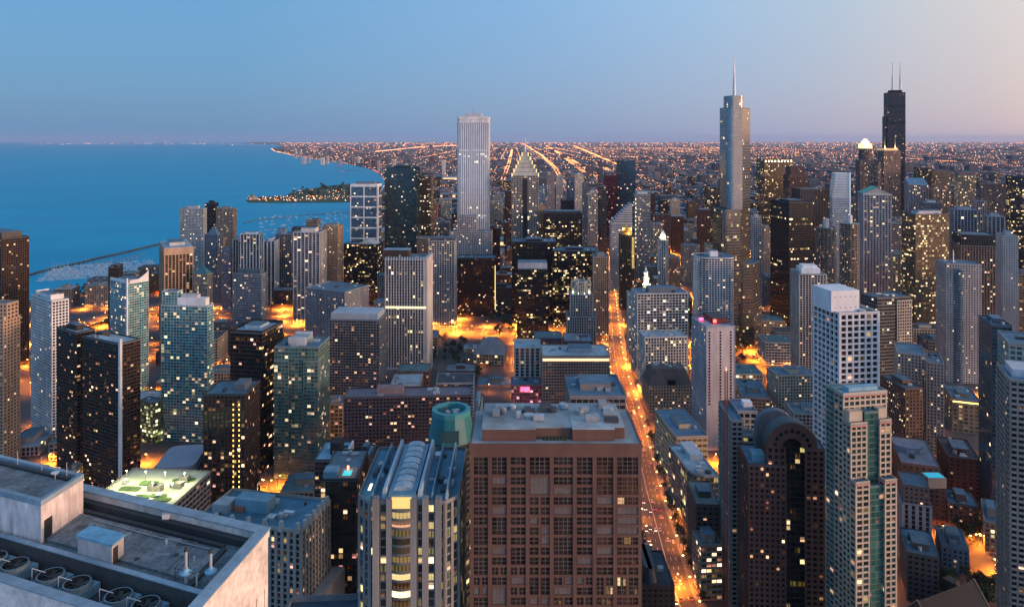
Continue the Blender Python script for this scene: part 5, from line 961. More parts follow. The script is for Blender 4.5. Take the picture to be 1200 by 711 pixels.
t.box('penthouse',t.w*.1,t.w*.4,-8,8,t.H+.3,t.H+6,surf((.12,.14,.17))); t.finish(4); T['B9'] = t
t = Tower('office_tower', 'black tower with slanted pale blue roof edge and diagonal gold rows', 270,314,331,391,690, right=True, yaw=24, dp=40); t.tier(t.full(),0,t.H,S('band',(.02,.016,.016),'black',.20,.75,3,3.8,.3,1.4,tint=AMBER,stg=2.2),True,roof=surf((.22,.34,.44)),parapet=2.5); t.penthouse(.5,.4,4,surf((.3,.42,.5))); t.finish(5); T['B9b'] = t
t = Tower('residential_tower', 'green glass apartment tower with white crown frame and bright penthouse lights', 322,380,386,408,680, right=True, yaw=8, dp=36); st = S('glass',(.17,.23,.22),(.03,.10,.095),.20,.0,3.2,3.3,.3,.7,.2,.15,1.2,WARM,spec=.9); t.tier(t.full(),0,t.H,st,True); w, d = t.w/2, t.d/2
for x0, x1 in ((-w,-w*.35),(w*.35,w)): t.tier(rect(x0,x1,-d-1.5,-d+8),0,t.H-12,st,True,roof=surf((.2,.25,.2)),parapet=.8)
t.box('crown_screen',-w*.5,w*.3,-d*.6,-d*.5,t.H+.3,t.H+8,surf(P_['ltgray'])); t.box('crown_screen',-w*.5,w*.3,d*.5,d*.6,t.H+.3,t.H+8,surf(P_['ltgray'])); t.box('penthouse',-w*.45,w*.25,-d*.48,d*.48,t.H+.3,t.H+6,surf((.25,.35,.4))); t.finish(4); T['B10'] = t
t = Tower('residential_tower', 'dark slate apartment slab with broad pale blue roof box', 386,446,453,376,855, right=True, yaw=4, dp=36); t.tier(t.full(),0,t.H,S('band',(.17,.19,.22),'dark',.16,.0,3.2,3.1,.5,.9,.3,.5,1.3,AMBER),True); t.box('penthouse',-t.w/2+1.5,t.w/2-2,-t.d/2+1,t.d/2-2,t.H+.3,t.H+8,surf((.38,.44,.50),.8,.2)); t.finish(2, ); T['B11'] = t
st = S('grid',(.27,.31,.36),(.05,.065,.08),.14,.0,2.8,3.1,.9,1.0,.35,.3); t = Tower('hotel', 'blue grey grid slab with long blank corner behind the slate slab', 358,404,432,343,1080, right=True, yaw=26); t.tier(t.full(),0,t.H,st,True); t.finish(4); T['B12'] = t
t = Tower('residential_slab', 'very wide dark brick apartment slab with rows of small windows', 403,546,552,464,655, right=True, yaw=-3, dp=24); t.tier(t.full(),0,t.H,S('grid',(.062,.052,.066),'dark',.14,.0,3.1,3.0,.8,1.1,.4,.35,1.5,AMBER),True,roof=surf((.14,.13,.16))); x0, x1 = t.lx(442,0), t.lx(473,0); t.box('penthouse',x0,x1,-4,6,t.H+.3,t.H+6,surf((.22,.15,.15))); t.finish(6); T['B13'] = t
add('B14', tower('low_block', 'small orange lit beige block left of the wide brick slab', 382,404,406,474,745, S('grid',(.5,.34,.22),'gold',.4,.3,4,4,tint=AMBER), right=True, dp=22, units=2))
# ------------------------------------------------------------------ middle, south of the river
t = Tower('office_tower', 'brown banded hotel slab with lit top storey and pale roof left of the avenue', 636,713,714,418,800, right=True, yaw=0, dp=44); t.tier(t.full(),0,t.H,S('grid',(.26,.20,.17),'dark',.07,.0,3.0,3.2,.7,1.4,.4,.5,1.3,AMBER),True,roof=ROOFL); t.box('lit_top_storey',-t.w/2,t.w/2,-t.d/2-.62,-t.d/2-.55,t.H-4.5,t.H-1.6,glass((.06,.04,.02),.7,.0,1.4,AMBER)); t.penthouse(.35,.4,5,surf((.3,.36,.4)),6,2); t.finish(6); T['B15'] = t
t = Tower('office_block', 'white finned little tower with blue roof above a pink lit base', 603,631,633,408,850, right=True, yaw=0, dp=34); t.tier(t.full(),0,t.H,S('pier','offwhite','dark',.12,.0,5.5,3.6,2.2,.6),True,roof=surf((.2,.34,.42))); t.finish(3); T['B16'] = t
t = Tower('shop_block', 'pink and red lit shop block below the white finned little tower', 599,633,634,452,822, right=True, yaw=0, dp=26); t.tier(t.full(),0,t.H,S('band',(.42,.16,.20),(.2,.05,.07),.6,.2,3,3.6,.3,1.0,tint=(1,.25,.25),stg=1.4),True); t.box('red_sign_panel',-6,4,-t.d/2-.7,-t.d/2-.45,t.H-6,t.H-1,glow((1,.05,.12),5,True)); t.finish(3); T['B16b'] = t
t = Tower('hall', 'stepped hall with steep hipped grey roof and glowing arcades', 555,589,594,416,1010, right=True, yaw=6, dp=40); t.tier(t.full(),0,t.H,S('grid',(.34,.27,.23),'gold',.5,.3,4,4,tint=AMBER,stg=2),parapet=0); b = MB(); b.prism(grow(t.full(),1),t.H+.3,t.H+18,poly2=[(x*.35,y*.3) for x,y in t.full()]); t.add('hipped_roof',b,surf((.20,.22,.25))); t.finish(0); T['B17'] = t
add('B17b', tower('low_block', 'flat lit pavilion in front of the stepped hall', 560,600,602,452,930, S('grid',(.35,.25,.18),'gold',.6,.4,4,4,tint=AMBER,stg=2.2), dp=30, right=True))
add('B18', tower('department_store', 'square beige store with wide flat blue roof beside the avenue', 768,786,829,513,650, S('band',(.46,.36,.25),'gold',.35,.3,5,5,.9,2.6,tint=GOLD), right=False, yaw=7, dp=66, roof=surf((.11,.20,.30),.8,.3,.1,0,False), units=4))
t = Tower('corner_shop_building', 'white roofed shop building with rounded glass corner on the avenue', 784,806,842,560,575, right=False, yaw=10, dp=60); w, d = t.w/2, t.d/2; t.tier([(-w+9,-d),(w,-d),(w,d),(-w,d),(-w,-d+14),(-w+1.2,-d+8),(-w+4,-d+3)],0,t.H,S('glass',(.3,.3,.3),(.06,.06,.05),.4,.3,4,4.5,.3,.8,tint=GOLD,stg=1.8),roof=ROOFL); t.box('white_roof_block',-w*.2,w*.9,0,d*.9,t.H+.3,t.H+5,surf((.55,.6,.64))); t.finish(6); T['B19'] = t
add('B20', tower('low_block', 'dark brown low block with teal flat roof right of the avenue', 806,812,843,592,520, S('punch',(.10,.075,.06),'brown',.12), right=False, yaw=10, dp=36, roof=surf((.14,.20,.22)), units=3))
add('B20b', tower('low_block', 'small beige shop with bright forecourt right of the avenue', 812,818,846,640,500, S('band',(.36,.28,.22),'gold',.6,tint=AMBER,stg=2.4), right=False, yaw=10, dp=18, units=2))
t = Tower('low_block', 'black domed low block at the foot of the rose granite block', 752,788,790,688,470, right=True, yaw=0, dp=40); t.tier(t.full(),0,t.H,S('punch','dkbrown','dark',.2),roof=ROOFD); b = MB(); b.prism(rounded(-t.w/2+1,t.w*.1,-t.d/2+2,t.d/2-2,6),t.H+.3,t.H+9,poly2=rounded(-t.w/2+3,0,-t.d/2+5,t.d/2-5,5)); t.add('dark_roof_dome',b,surf((.03,.04,.05),.5)); t.finish(3); T['B21'] = t
add('B22', tower('office_block', 'blue roofed block crowded with machinery behind the rose granite block', 668,731,733,466,440, S('band',(.22,.20,.2),'dark',.1), dp=40, right=True, yaw=0, roof=surf((.10,.19,.28),.8,.3,.1,0,False), units=14))
add('B23', tower('low_block', 'low pale block with blue flat roof beneath the white gridded tower', 5,52,68,523,730, S('pier',(.42,.34,.32),'brown',.12,.0,4,5), right=True, yaw=22, dp=46, roof=surf((.18,.26,.33)), units=3))
t = Tower('office_block', 'small block with yellow green glowing office windows', 164,179,187,473,755, right=True, yaw=26); t.tier(t.full(),0,t.H,S('grid',(.2,.2,.16),(.12,.14,.04),.92,.1,3,3.4,.5,.9,.2,.2,1.6,(.95,.95,.3)),True); t.finish(1); T['B24'] = t
add('B25', tower('low_block', 'tiny orange lit kiosk block below the dark twin slabs', 78,92,97,552,640, S('band',(.5,.36,.25),'gold',.8,tint=AMBER,stg=2.4), right=True, yaw=20, dp=14, units=1))
# ------------------------------------------------------------------ near white roof at the bottom left
def near_roof():
    zr = 268.0; A = gp(312, 623, zr); e1 = Vector((-.93, .36)).normalized(); e2 = Vector((-.13, -.99)).normalized()
    o = empty('office_tower', (A.x, A.y, 0)); tag(o, 'near pale stone tower top with cooling fans in a roof trench', 'building')
    det = e1.x*e2.y - e1.y*e2.x
    def ab(px, py, z=zr): p = gp(px, py, z); dx, dy = p.x-A.x, p.y-A.y; return ((dx*e2.y-dy*e2.x)/det, (e1.x*dy-e1.y*dx)/det)
    def P(a, b): return (e1.x*a+e2.x*b, e1.y*a+e2.y*b)
    def prism(name, a0, a1, b0, b1, z0, z1, mat, parent=None, root=None, bm=None):
        m = bm or MB(); m.prism([P(a1,b1), P(a0,b1), P(a0,b0), P(a1,b0)], z0, z1, None)
        return m if bm else m.build(name, mat, parent or o)
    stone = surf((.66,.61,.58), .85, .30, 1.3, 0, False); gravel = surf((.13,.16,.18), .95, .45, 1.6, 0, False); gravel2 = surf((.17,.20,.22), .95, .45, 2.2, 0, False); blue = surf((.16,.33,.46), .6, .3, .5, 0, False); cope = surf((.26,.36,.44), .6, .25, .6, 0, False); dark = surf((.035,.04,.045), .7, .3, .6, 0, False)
    L = 62.0; b1 = 10.5; b2 = 15.7
    W = 3.2
    prism('wall_core', .45, L, .45, b2+.6, 0, zr-3.6, surf((.05,.05,.05)))
    # right facade: stone piers with deep window slots
    b = MB(); nb = 9; full = b2+1.0
    for k in range(nb+1):
        c = full*k/nb; prism('', -.25, .45, max(0, c-.85), min(full, c+.85), 0, zr-6.0, None, bm=b)
    prism('', -.25, .45, 0, full, zr-6.0, zr-.6, None, bm=b); b.build('facade_frame', stone, o)
    b = MB()
    for k in range(nb):
        c0, c1 = full*k/nb+.85, full*(k+1)/nb-.85; m = MB(); p, q = P(.38, c0), P(.38, c1); m.face(((*q,zr-60),(*p,zr-60),(*p,zr-6),(*q,zr-6))); m.build('window', glass(G_['dark'],.1,.0), o)
    b = MB(); prism('', .0, L, -.02, .5, 0, zr-.6, None, bm=b); b.build('rear_wall', stone, o)
    b = MB(); prism('', .45, L, b2+.6, full, 0, zr-1.42, None, bm=b); b.build('near_wall', stone, o)
    # roof slab, step and parapets
    prism('roof', 1.0, L, 1.0, b1, zr-3.59, zr-1.3, gravel); prism('roof_field', 4.6, L-.5, 3.4, b1-1.2, zr-1.3, zr-1.05, gravel2)
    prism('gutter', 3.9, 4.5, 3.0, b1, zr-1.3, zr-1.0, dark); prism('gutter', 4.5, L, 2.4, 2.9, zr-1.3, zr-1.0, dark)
    prism('parapet', -.3, .9, -.3, full, zr-.6, zr+.25, stone); prism('parapet', .9, L, -.3, .95, zr-.6, zr+.25, stone)
    prism('parapet_coping', -.42, 1.0, -.42, full, zr+.25, zr+.4, cope); prism('parapet_coping', 1.0, L, -.42, 1.06, zr+.25, zr+.4, cope)
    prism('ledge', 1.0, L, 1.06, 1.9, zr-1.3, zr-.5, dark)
    # trench with fans
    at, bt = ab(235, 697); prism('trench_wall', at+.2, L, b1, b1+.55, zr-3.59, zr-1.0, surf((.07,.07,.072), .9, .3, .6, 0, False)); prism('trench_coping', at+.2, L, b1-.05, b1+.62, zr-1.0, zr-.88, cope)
    prism('trench_end_wall', at-.5, at+.2, b1, full-.5, zr-3.59, zr-.7, stone); prism('trench_coping', at-.6, at+.28, b1-.3, full-.5, zr-.7, zr-.56, cope)
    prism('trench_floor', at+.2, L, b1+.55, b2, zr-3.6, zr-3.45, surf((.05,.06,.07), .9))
    prism('trench_parapet', at+.2, L, b2, b2+.6, zr-3.59, zr-1.4, surf((.09,.10,.11), .9)); prism('trench_coping', at+.2, L, b2-.1, full+.1, zr-1.4, zr-1.25, cope)
    zf = zr-1.9
    for px, py in ((-28,632),(2,645),(24,655),(62,670),(91,681),(137,698),(170,707)):
        a, bb = ab(px, py, zf); bb = 13.1; x, y = P(a, bb); f = empty('cooling_fan', (A.x+x, A.y+y, zr-3.45)); side = ('first','second') ; tag(f, 'round cooling fan unit in the roof trench of the near tower', 'fan', 'cooling fans in the roof trench')
        ang = math.atan2(e1.y, e1.x); f.rotation_euler = (0,0,ang); f.scale = (.86,.86,1)
        b = MB(); b.box(-1.75,1.75,-1.9,1.9,0,1.0); b.build('housing', blue, f)
        b = MB(); n = 24
        for k in range(n):
            a0, a1 = 2*math.pi*k/n, 2*math.pi*(k+1)/n; c0, s0, c1, s1 = math.cos(a0), math.sin(a0), math.cos(a1), math.sin(a1)
            for ra, rb, za, zb in ((1.72,1.62,1.0,1.55),(1.62,1.45,1.55,1.55)): b.face(((ra*c0,ra*s0,za),(ra*c1,ra*s1,za),(rb*c1,rb*s1,zb),(rb*c0,rb*s0,zb)), surf((.16,.24,.29), .5, .2, .8))
            iw = surf((.02,.024,.027)); b.face(((1.45*c1,1.45*s1,1.02),(1.45*c0,1.45*s0,1.02),(1.45*c0,1.45*s0,1.55),(1.45*c1,1.45*s1,1.55)), iw)
        b.build('shroud', surf((.16,.24,.29), .5, .2, .8), f); b = MB(); b.cyl(0,0,1.0,1.03,1.46,1.46,24); b.build('fan_well', surf((.012,.014,.016)), f)
        b = MB()
        for k in range(6):
            a0 = math.pi*k/3; u = Vector((math.cos(a0), math.sin(a0))); v = Vector((-u.y, u.x)); b.face([(*(u*.25+v*.12),1.26),(*(u*1.38+v*.30),1.34),(*(u*1.38-v*.30),1.2),(*(u*.25-v*.12),1.2)])
        b.cyl(0,0,1.1,1.4,.27,.22,10); b.build('fan_blade', surf((.05,.06,.065), .5), f)
        b = MB()
        for r in (.5,.95,1.35):
            for k in range(20): a0, a1 = 2*math.pi*k/20, 2*math.pi*(k+1)/20; b.rod((r*math.cos(a0),r*math.sin(a0),1.5),(r*math.cos(a1),r*math.sin(a1),1.5),.018,.018,3)
        for k in range(8): a0 = math.pi*k/4; b.rod((0,0,1.5),(1.5*math.cos(a0),1.5*math.sin(a0),1.5),.02,.02,3)
        b.build('grille', surf((.04,.045,.05), .5), f)
        b = MB(); b.rod((1.6,1.3,1.0),(1.6,1.3,2.5),.05,.05,5); b.rod((1.6,1.3,2.5),(.1,.6,2.0),.06,.05,5); b.build('davit_arm', surf((.55,.58,.6), .5), f)
    # stair penthouse block
    c1 = ab(98, 575, zr); a0, b0 = c1; a0 = ab(47, 640, zr-1)[0]*.0 + a0
    pa = ab(47.5, 636, zr-1.2); pb = ab(98, 601, zr-1.2)
    bA, bB = pb[1], pa[1]; aR = (pa[0]+pb[0])/2; z2 = zr+3.6
    prism('penthouse', aR, L-2, bA, bB, zr-1.3, z2-.5, surf((.62,.56,.55), .85, .45, .9, 0, True)); prism('penthouse_roof', aR+.5, L-2.5, bA+.5, bB-.5, z2-.5, z2-.3, gravel2)
    for q in ((aR-.06,aR+.5,bA-.06,bB+.06),(aR+.5,L-2,bA-.06,bA+.5),(aR+.5,L-2,bB-.5,bB+.06)): prism('penthouse_parapet', *q, z2-.5, z2+.15, cope)
    prism('penthouse_edge', aR+1.1, L-2.6, bA+1.0, bA+1.5, z2-.3, z2+.0, dark)
    b = MB(); prism('', aR-.09, aR+.2, bB-1.7, bB-.5, zr-1.29, zr+1.2, None, bm=b); b.build('door', surf((.02,.022,.025)), o)
    for k in range(5):
        x, y = P(aR+2+k*4.5, bA+.9); b = MB(); b.rod((x,y,z2-.3),(x,y,z2+1.7),.05,.04,5); b.build('rail_post', surf((.4,.42,.44)), o)
    p = P(aR+3, bA+1.9); d = empty('satellite_dish', (A.x+p[0], A.y+p[1], z2-.3)); tag(d, 'small white satellite dish on the near tower penthouse roof', 'dish'); b = MB(); b.rod((0,0,0),(0,0,.7),.06,.06,6); b.build('mount', METAL, d); b = MB(); b.cyl(0,0,.7,1.0,.12,.5,14); b.build('bowl', surf(P_['white']), d)
    # small hut
    h1 = ab(131, 661, zr-1.05); h2 = ab(93, 648, zr-1.05); h3 = ab(141, 648, zr-1.05)
    aR2, aL2, bF, bK = (h1[0]), h2[0], h1[1], h3[1]
    hut = empty('roof_hut', (0,0,0)); tag(hut, 'small roof hut with blue metal top on the grey gravel roof', 'hut'); hut.location = (A.x, A.y, 0)
    prism('hut_wall', aR2, aL2, bK, bF, zr-1.06, zr+1.0, surf((.45,.42,.42), .85, .25, 1.2), hut); prism('hut_top', aR2-.15, aL2+.15, bK-.15, bF+.15, zr+1.0, zr+1.2, surf((.15,.38,.55), .6, .3, .8, 0, False), hut)
    prism('door', aR2-.06, aR2+.2, bF-1.0, bF-.2, zr-1.05, zr+.6, surf((.03,.03,.03)), hut)
    for (px, py, h) in ((218,683,3.4),(247,680,3.0)):
        a, bb = ab(px, py, zr-1.05); x, y = P(a, bb); f = empty('vent_stack', (A.x+x, A.y+y, zr-1.06)); tag(f, 'metal vent stack with round blue collar, ' + ('taller one beside the guard rail' if h > 3.2 else 'nearer the corner of the roof'), 'vent')
        b = MB(); b.cyl(0,0,0,h,.17,.15,10); b.build('pipe', STEEL, f); b = MB(); b.cyl(0,0,h*.32,h*.32+.12,.62,.62,16); b.cyl(0,0,h*.32+.12,h*.32+.5,.45,.2,12); b.build('collar', surf((.2,.45,.62), .5), f); b = MB(); b.cyl(0,0,h,h+.35,.22,.2,10); b.build('cap', DARKM, f)
    a, bb = ab(231, 686, zr-1.05); x, y = P(a, bb); f = empty('vent_post', (A.x+x,A.y+y,zr-1.06)); tag(f,'short white capped pipe between the two vent stacks','vent'); b = MB(); b.cyl(0,0,0,1.15,.13,.13,10); b.build('pipe', surf(P_['offwhite']), f); b = MB(); b.cyl(0,0,1.15,1.3,.17,.17,10); b.build('cap', STEEL, f)
    g0 = ab(205, 680, zr-1.05); g1 = ab(232, 687, zr-1.05); f = empty('guard_rail', (A.x,A.y,0)); tag(f,'thin dark guard rail around the vent stacks','railing')
    b = MB(); p0, p1 = Vector(P(*g0)), Vector(P(*g1)); up = P(g0[0]+.2, g0[1]-2.8)
    for q in (p0, p1, Vector(up)): b.rod((*q,zr-1.05),(*q,zr+.3),.04,.04,5)
    for zz in (zr+.28, zr-.4): b.rod((*p0,zz),(*p1,zz),.035,.035,5); b.rod((*p0,zz),(*up,zz),.035,.035,5)
    b.build('rail_frame', DARKM, f)
    a, bb = ab(195, 612, zr-1.05); x, y = P(a, bb); f = empty('junction_box', (A.x+x,A.y+y,zr-1.06)); tag(f,'little white junction box against the far roof kerb','box'); b = MB(); b.box(-.4,.4,-.3,.3,0,1.2); b.build('cabinet', surf(P_['white']), f); b = MB(); b.box(-.45,.45,-.35,.35,1.2,1.28); b.build('lid', STEEL, f)
    rr = random.Random(5)
    for k in range(3):                          # membrane seams, drains, conduit
        a = 8+k*9; m = MB(); p0, p1 = P(a, 3.6), P(a+.3, b1-1.4); m.rod((*p0,zr-1.04),(*p1,zr-1.04),.05,.05,4); m.build('membrane_seam', surf((.07,.09,.10)), o)
    m = MB(); p0, p1, p2 = P(5.2,4.0), P(15,4.3), P(24,4.1); m.rod((*p0,zr-.9),(*p1,zr-.9),.07,.07,6); m.rod((*p1,zr-.9),(*p2,zr-.9),.07,.07,6); m.build('conduit', surf((.3,.32,.33)), o)
    for a, bb in ((9,6.2),(18,5.2),(13,8.5)): x, y = P(a,bb); m = MB(); m.cyl(x,y,zr-1.05,zr-.95,.3,.26,10); m.build('roof_drain', DARKM, o)
    for a, bb in ((22,7.5),(6.2,6.5),(11.5,4.9)): x, y = P(a,bb); m = MB(); m.cyl(x,y,zr-1.05,zr-.5,.12,.12,8); m.build('pipe_stub', STEEL, o)
    for k in range(9):
        a, bb = rr.uniform(6,26), rr.uniform(4,b1-3); x, y = P(a, bb); m = MB(); m.prism(rounded(x,x+rr.uniform(.5,2.2),y,y+rr.uniform(.3,1.0),.14), zr-1.05, zr-1.03+.001*k); m.build('roof_patch', surf(rr.choice(((.24,.28,.3),(.07,.085,.10),(.17,.2,.21)))), o)
near_roof()
# dark roof with white plant in front of the stone building
t = Tower('office_block', 'dark blue parapet roof with pale round plant units at the bottom edge', 312,440,441,785,300, right=True, yaw=6, dp=46); t.tier(t.full(),0,t.H,S('band','slate','dark',.1),roof=surf((.03,.07,.11)),parapet=3)
for k in range(4): x = -t.w/2+9+k*9.5; b = MB(); b.cyl(x,-t.d/2+12,t.H+.3,t.H+3,3,2.6,16); b.cyl(x,-t.d/2+12,t.H+3,t.H+3.3,3.1,3.1,16); t.add('plant_drum', b, surf((.4,.5,.56)))
t.finish(2); T['Z1'] = t

# ------------------------------------------------------------------ filler blocks, each a building of its own
import bpy as _b
def clear_of(x, y, r):
    for (fx, fy, fr, rot, w, d) in FOOT:
        if (fx-x)**2+(fy-y)**2 < (fr+r+60)**2:
            c, s = math.cos(-rot), math.sin(-rot); lx, ly = (x-fx)*c-(y-fy)*s, (x-fx)*s+(y-fy)*c
            if abs(lx) < w/2+r and abs(ly) < d/2+r: return False
    return True
def avenue_x(y):
    for i in range(len(AVENUE)-1):
        (x0,y0),(x1,y1) = AVENUE[i], AVENUE[i+1]
        if y0 <= y <= y1: return x0+(x1-x0)*(y-y0)/(y1-y0)
    return 1e9
dg = bpy.context.evaluated_depsgraph_get()
def seen(p, tol=6.0):
    dg_ = seen.dg; o = Vector((0,0,CZ)); d = Vector(p)-o; L = d.length; k = F/p[1]
    sx, sy = 600+k*p[0], HZ+k*(CZ-p[2])
    if not (-4 < sx < 1204 and sy < 715): return False
    h = scene.ray_cast(dg_, o, d.normalized(), distance=L-tol)
    return not h[0]
bpy.context.view_layer.update(); seen.dg = bpy.context.evaluated_depsgraph_get()
fill_names = [('low_block','block'),('brick_block','brick block'),('office_block','office block'),('warehouse','warehouse')]
walls = [('red brick','brick'),('brown brick','dkbrick'),('grey concrete','gray'),('tan stone','tan'),('beige','beige'),('charcoal','dkgray'),('cream','cream'),('slate grey','slate'),('rose stone','rose'),('pale grey','ltgray')]
roofs = [('blue grey roof', surf((.15,.21,.27), .9,.4,.12,0,False)),('dark tar roof', ROOFD),('pale roof', ROOFL),('teal flat roof', surf((.10,.20,.23),.9,.35,.12,0,False))]
rf = random.Random(23); NFILL = 0
BOX = []
def short(t): return t.label
used_labels = set(o.get('label') for o in scene.objects if o.get('label'))
def filler(x, y, w, d, h, rot):
    global NFILL
    wl, wk = rf.choice(walls); rl, rm = rf.choice(roofs); cap = ''
    t = Tower.__new__(Tower); t.w, t.d, t.H, t.rot = w, d, h, rot; t.cr, t.sr = math.cos(rot), math.sin(rot); t.ox, t.oy = x, y; t.D = y
    t.fr = MB(); t.gl = MB(); t.rest = MB(); t.cand = []; t.roofs = []; t.fc = 0
    kind = rf.choice(('low_block','office_block','apartment_block','warehouse')) if h < 40 else 'tower_block'
    t.root = empty(kind, (x, y, 0), rot); FOOT.append((x, y, math.hypot(w, d)/2, rot, w, d))
    near = min(T.values(), key=lambda q: (q.ox-x)**2+((q.oy-y))**2)
    size = 'low' if h < 16 else 'mid height' if h < 32 else 'tall' if h < 60 else 'very tall'
    nl = ' '.join(near.label.replace(',', ' ').split()[:6])
    for w_ in (' with',' and',' in',' of',' behind',' the',' a',' its',' beside',' to',' on',' whose'):
        if nl.endswith(w_): nl = nl[:-len(w_)]
    rel = 'behind' if y > near.oy + near.d*.6 else 'before' if y < near.oy - near.d*.6 else ('right of' if x > near.ox else 'left of')
    t.lab = [size, wl, 'block, ' + rl + ',', rel + ' the', nl]
    def mk(extra=''): return ' '.join((f'{size} {wl} block{extra}, {rl}, {rel} {nl}').split())
    lab = mk()
    for ex in (' with rooftop units',' of larger footprint',' of narrower footprint',' farther back',' at the street corner',' farthest from it',' most isolated'):
        if lab not in used_labels: break
        lab = mk(ex)
    used_labels.add(lab); tag(t.root, ' '.join(lab.split()[:16]), 'building', 'smaller blocks filling the city')
    far = y > 1300
    st = S(rf.choice(('punch','grid','punch','band','grid')), wk, rf.choice(('dark','dark','brown','gold')), rf.choice((.08,.14,.22,.35)), .1, 4.0, 3.8 if not far else 4.2, tint=rf.choice((WARM,GOLD,AMBER)), stg=1.4)
    t.tier(t.full(), 0, h, st, False, rm, .9)
    if rf.random() < .5 and w > 16: t.penthouse(rf.uniform(.25,.5), rf.uniform(.25,.5), rf.uniform(3,6))
    t.finish(rf.randint(2, 6) if y < 1000 else rf.randint(1, 2)); NFILL += 1
cand = []
y = 505.0
while y < 2900:
    step = 58 if y < 1300 else 66
    x = -.70*y-70
    while x < .72*y+80:
        jx, jy = x+rf.uniform(-6,6), y+rf.uniform(-6,6); w, d = rf.uniform(26,46), rf.uniform(28,44); r = rf.random()
        h = rf.uniform(9,26) if y < 760 else (rf.uniform(10,38) if r < .7 else rf.uniform(35,62)) if y < 1400 else (rf.uniform(12,45) if r < .68 else rf.uniform(45,110) if r < .95 else rf.uniform(100,150))
        if x < -200 and y < 800: h = min(h, 16)
        if x < -.35*y and y > 1000: h = min(h, 40)
        if abs(600+F*jx/jy-655) < 60 and y > 1700: h *= 1.25
        cand.append((jx, jy, w, d, h)); x += step + rf.uniform(-4, 8)
    y += step
kept = []
for (x, y, w, d, h) in cand:
    r = max(w, d)/2
    if not all(on_land(x+dx, y+dy) for dx in (-r-10, r+10) for dy in (-r-10, r+10)): continue
    if abs(x-avenue_x(y)) < w/2+19: continue
    if any(abs(x-q) < w/2+8 for q in NS if y < 1500) or any(abs(y-q) < d/2+8 for q in EW if y < 1500):
        nx = min(NS, key=lambda q: abs(q-x)); 
        if abs(x-nx) < w/2+8: x += (w/2+9-abs(x-nx))*(1 if x >= nx else -1)
        ny = min(EW, key=lambda q: abs(q-y))
        if abs(y-ny) < d/2+8: y += (d/2+9-abs(y-ny))*(1 if y >= ny else -1)
    if abs(x-avenue_x(y)) < w/2+19: continue
    px, py = 600+F*x/y, HZ+F*CZ/y
    if 505 < px < 560 and 398 < py < 440: h = rf.uniform(4,8); w *= .6; d *= .7
    if (560 < px < 600 and 395 < py < 436) or (455 < px < 716 and 372 < py < 398): continue      # plaza and riverfront stay open
    if 1040 < px < 1200 and py > 585: continue
    if px < 400 and 360 < py < 405: continue
    if not clear_of(x, y, r+4): continue
    n = 0
    for fx in (-.45, 0, .45):
        for z in (h, h*.6):
            n += seen((x+w*fx, y-d/2-.5, z))
    n += seen((x, y, h+.5)) + seen((x-w*.3, y+d*.3, h+.5)) + seen((x+w*.3, y+d*.3, h+.5))
    if n < 2: continue
    kept.append((n*w*h/y/y, x, y, w, d, h)); FOOT.append((x, y, r, 0, w, d))
kept.sort(reverse=True)
FILLED = kept[:170]
for (_, x, y, w, d, h) in FILLED: filler(x, y, w, d, h, math.atan2(x, y)*-.22)
# ------------------------------------------------------------------ the city out to the horizon (reads as one mass)
rc = random.Random(99)
def lake_px(x, y): return not on_land(x, y)
cw = [surf(c, .9, .3, .02, 0, False) for c in ((.075,.065,.075),(.11,.10,.11),(.19,.17,.18),(.06,.065,.085),(.10,.07,.065))]; cr = [ROOFD, surf((.13,.15,.18),.9,.3,.05,0,False), surf((.22,.24,.27),.9,.3,.05,0,False)]
cg = glass((.03,.025,.02), .34, .1, 1.2, AMBER)
b = MB(); cnt = 0
for i in range(17000):
    if i < len(kept)-170: _, x, y, w, d, h = kept[170+i]
    else:
        py = HZ + 9 + (92-9)*rc.random()**1.25 if rc.random() < .75 else HZ + 30 + 90*rc.random()
        y = F*CZ/(py-HZ); x = (rc.uniform(-20,1230)-600)/F*y
        if y < 2300 or not on_land(x-60, y) or not on_land(x+40, y): continue
        if abs(x-avenue_x(y)) < 40: continue
        w, d = rc.uniform(16,50)*(1+y/9000), rc.uniform(16,60)*(1+y/6000); r = rc.random(); h = rc.uniform(5,13) if r < .85 else rc.uniform(13,35) if r < .98 else rc.uniform(35,80)
        x = round(x/34)*34 if y < 9000 else x
        if y < 3200 and not clear_of(x, y, w/2): continue
    m = rc.choice(cw); rm = rc.choice(cr); lit = y < 6000 and rc.random() < .6
    A = [(x-w/2,y-d/2,0),(x+w/2,y-d/2,0),(x+w/2,y+d/2,0),(x-w/2,y+d/2,0)]; Z = [(p[0],p[1],h) for p in A]; nb, nf = max(1,round(w/5)), max(1,round(h/4)); U = (i%900)*100
    b.face((A[0],A[1],Z[1],Z[0]), cg if lit else m, [(U,0),(U+nb,0),(U+nb,nf),(U,nf)])
    b.face((A[1],A[2],Z[2],Z[1]), m); b.face((A[3],A[0],Z[0],Z[3]), m); b.face(Z, rm); cnt += 1
tag(b.build('distant_city'), 'low blocks of the city reaching to the horizon', kind='stuff')
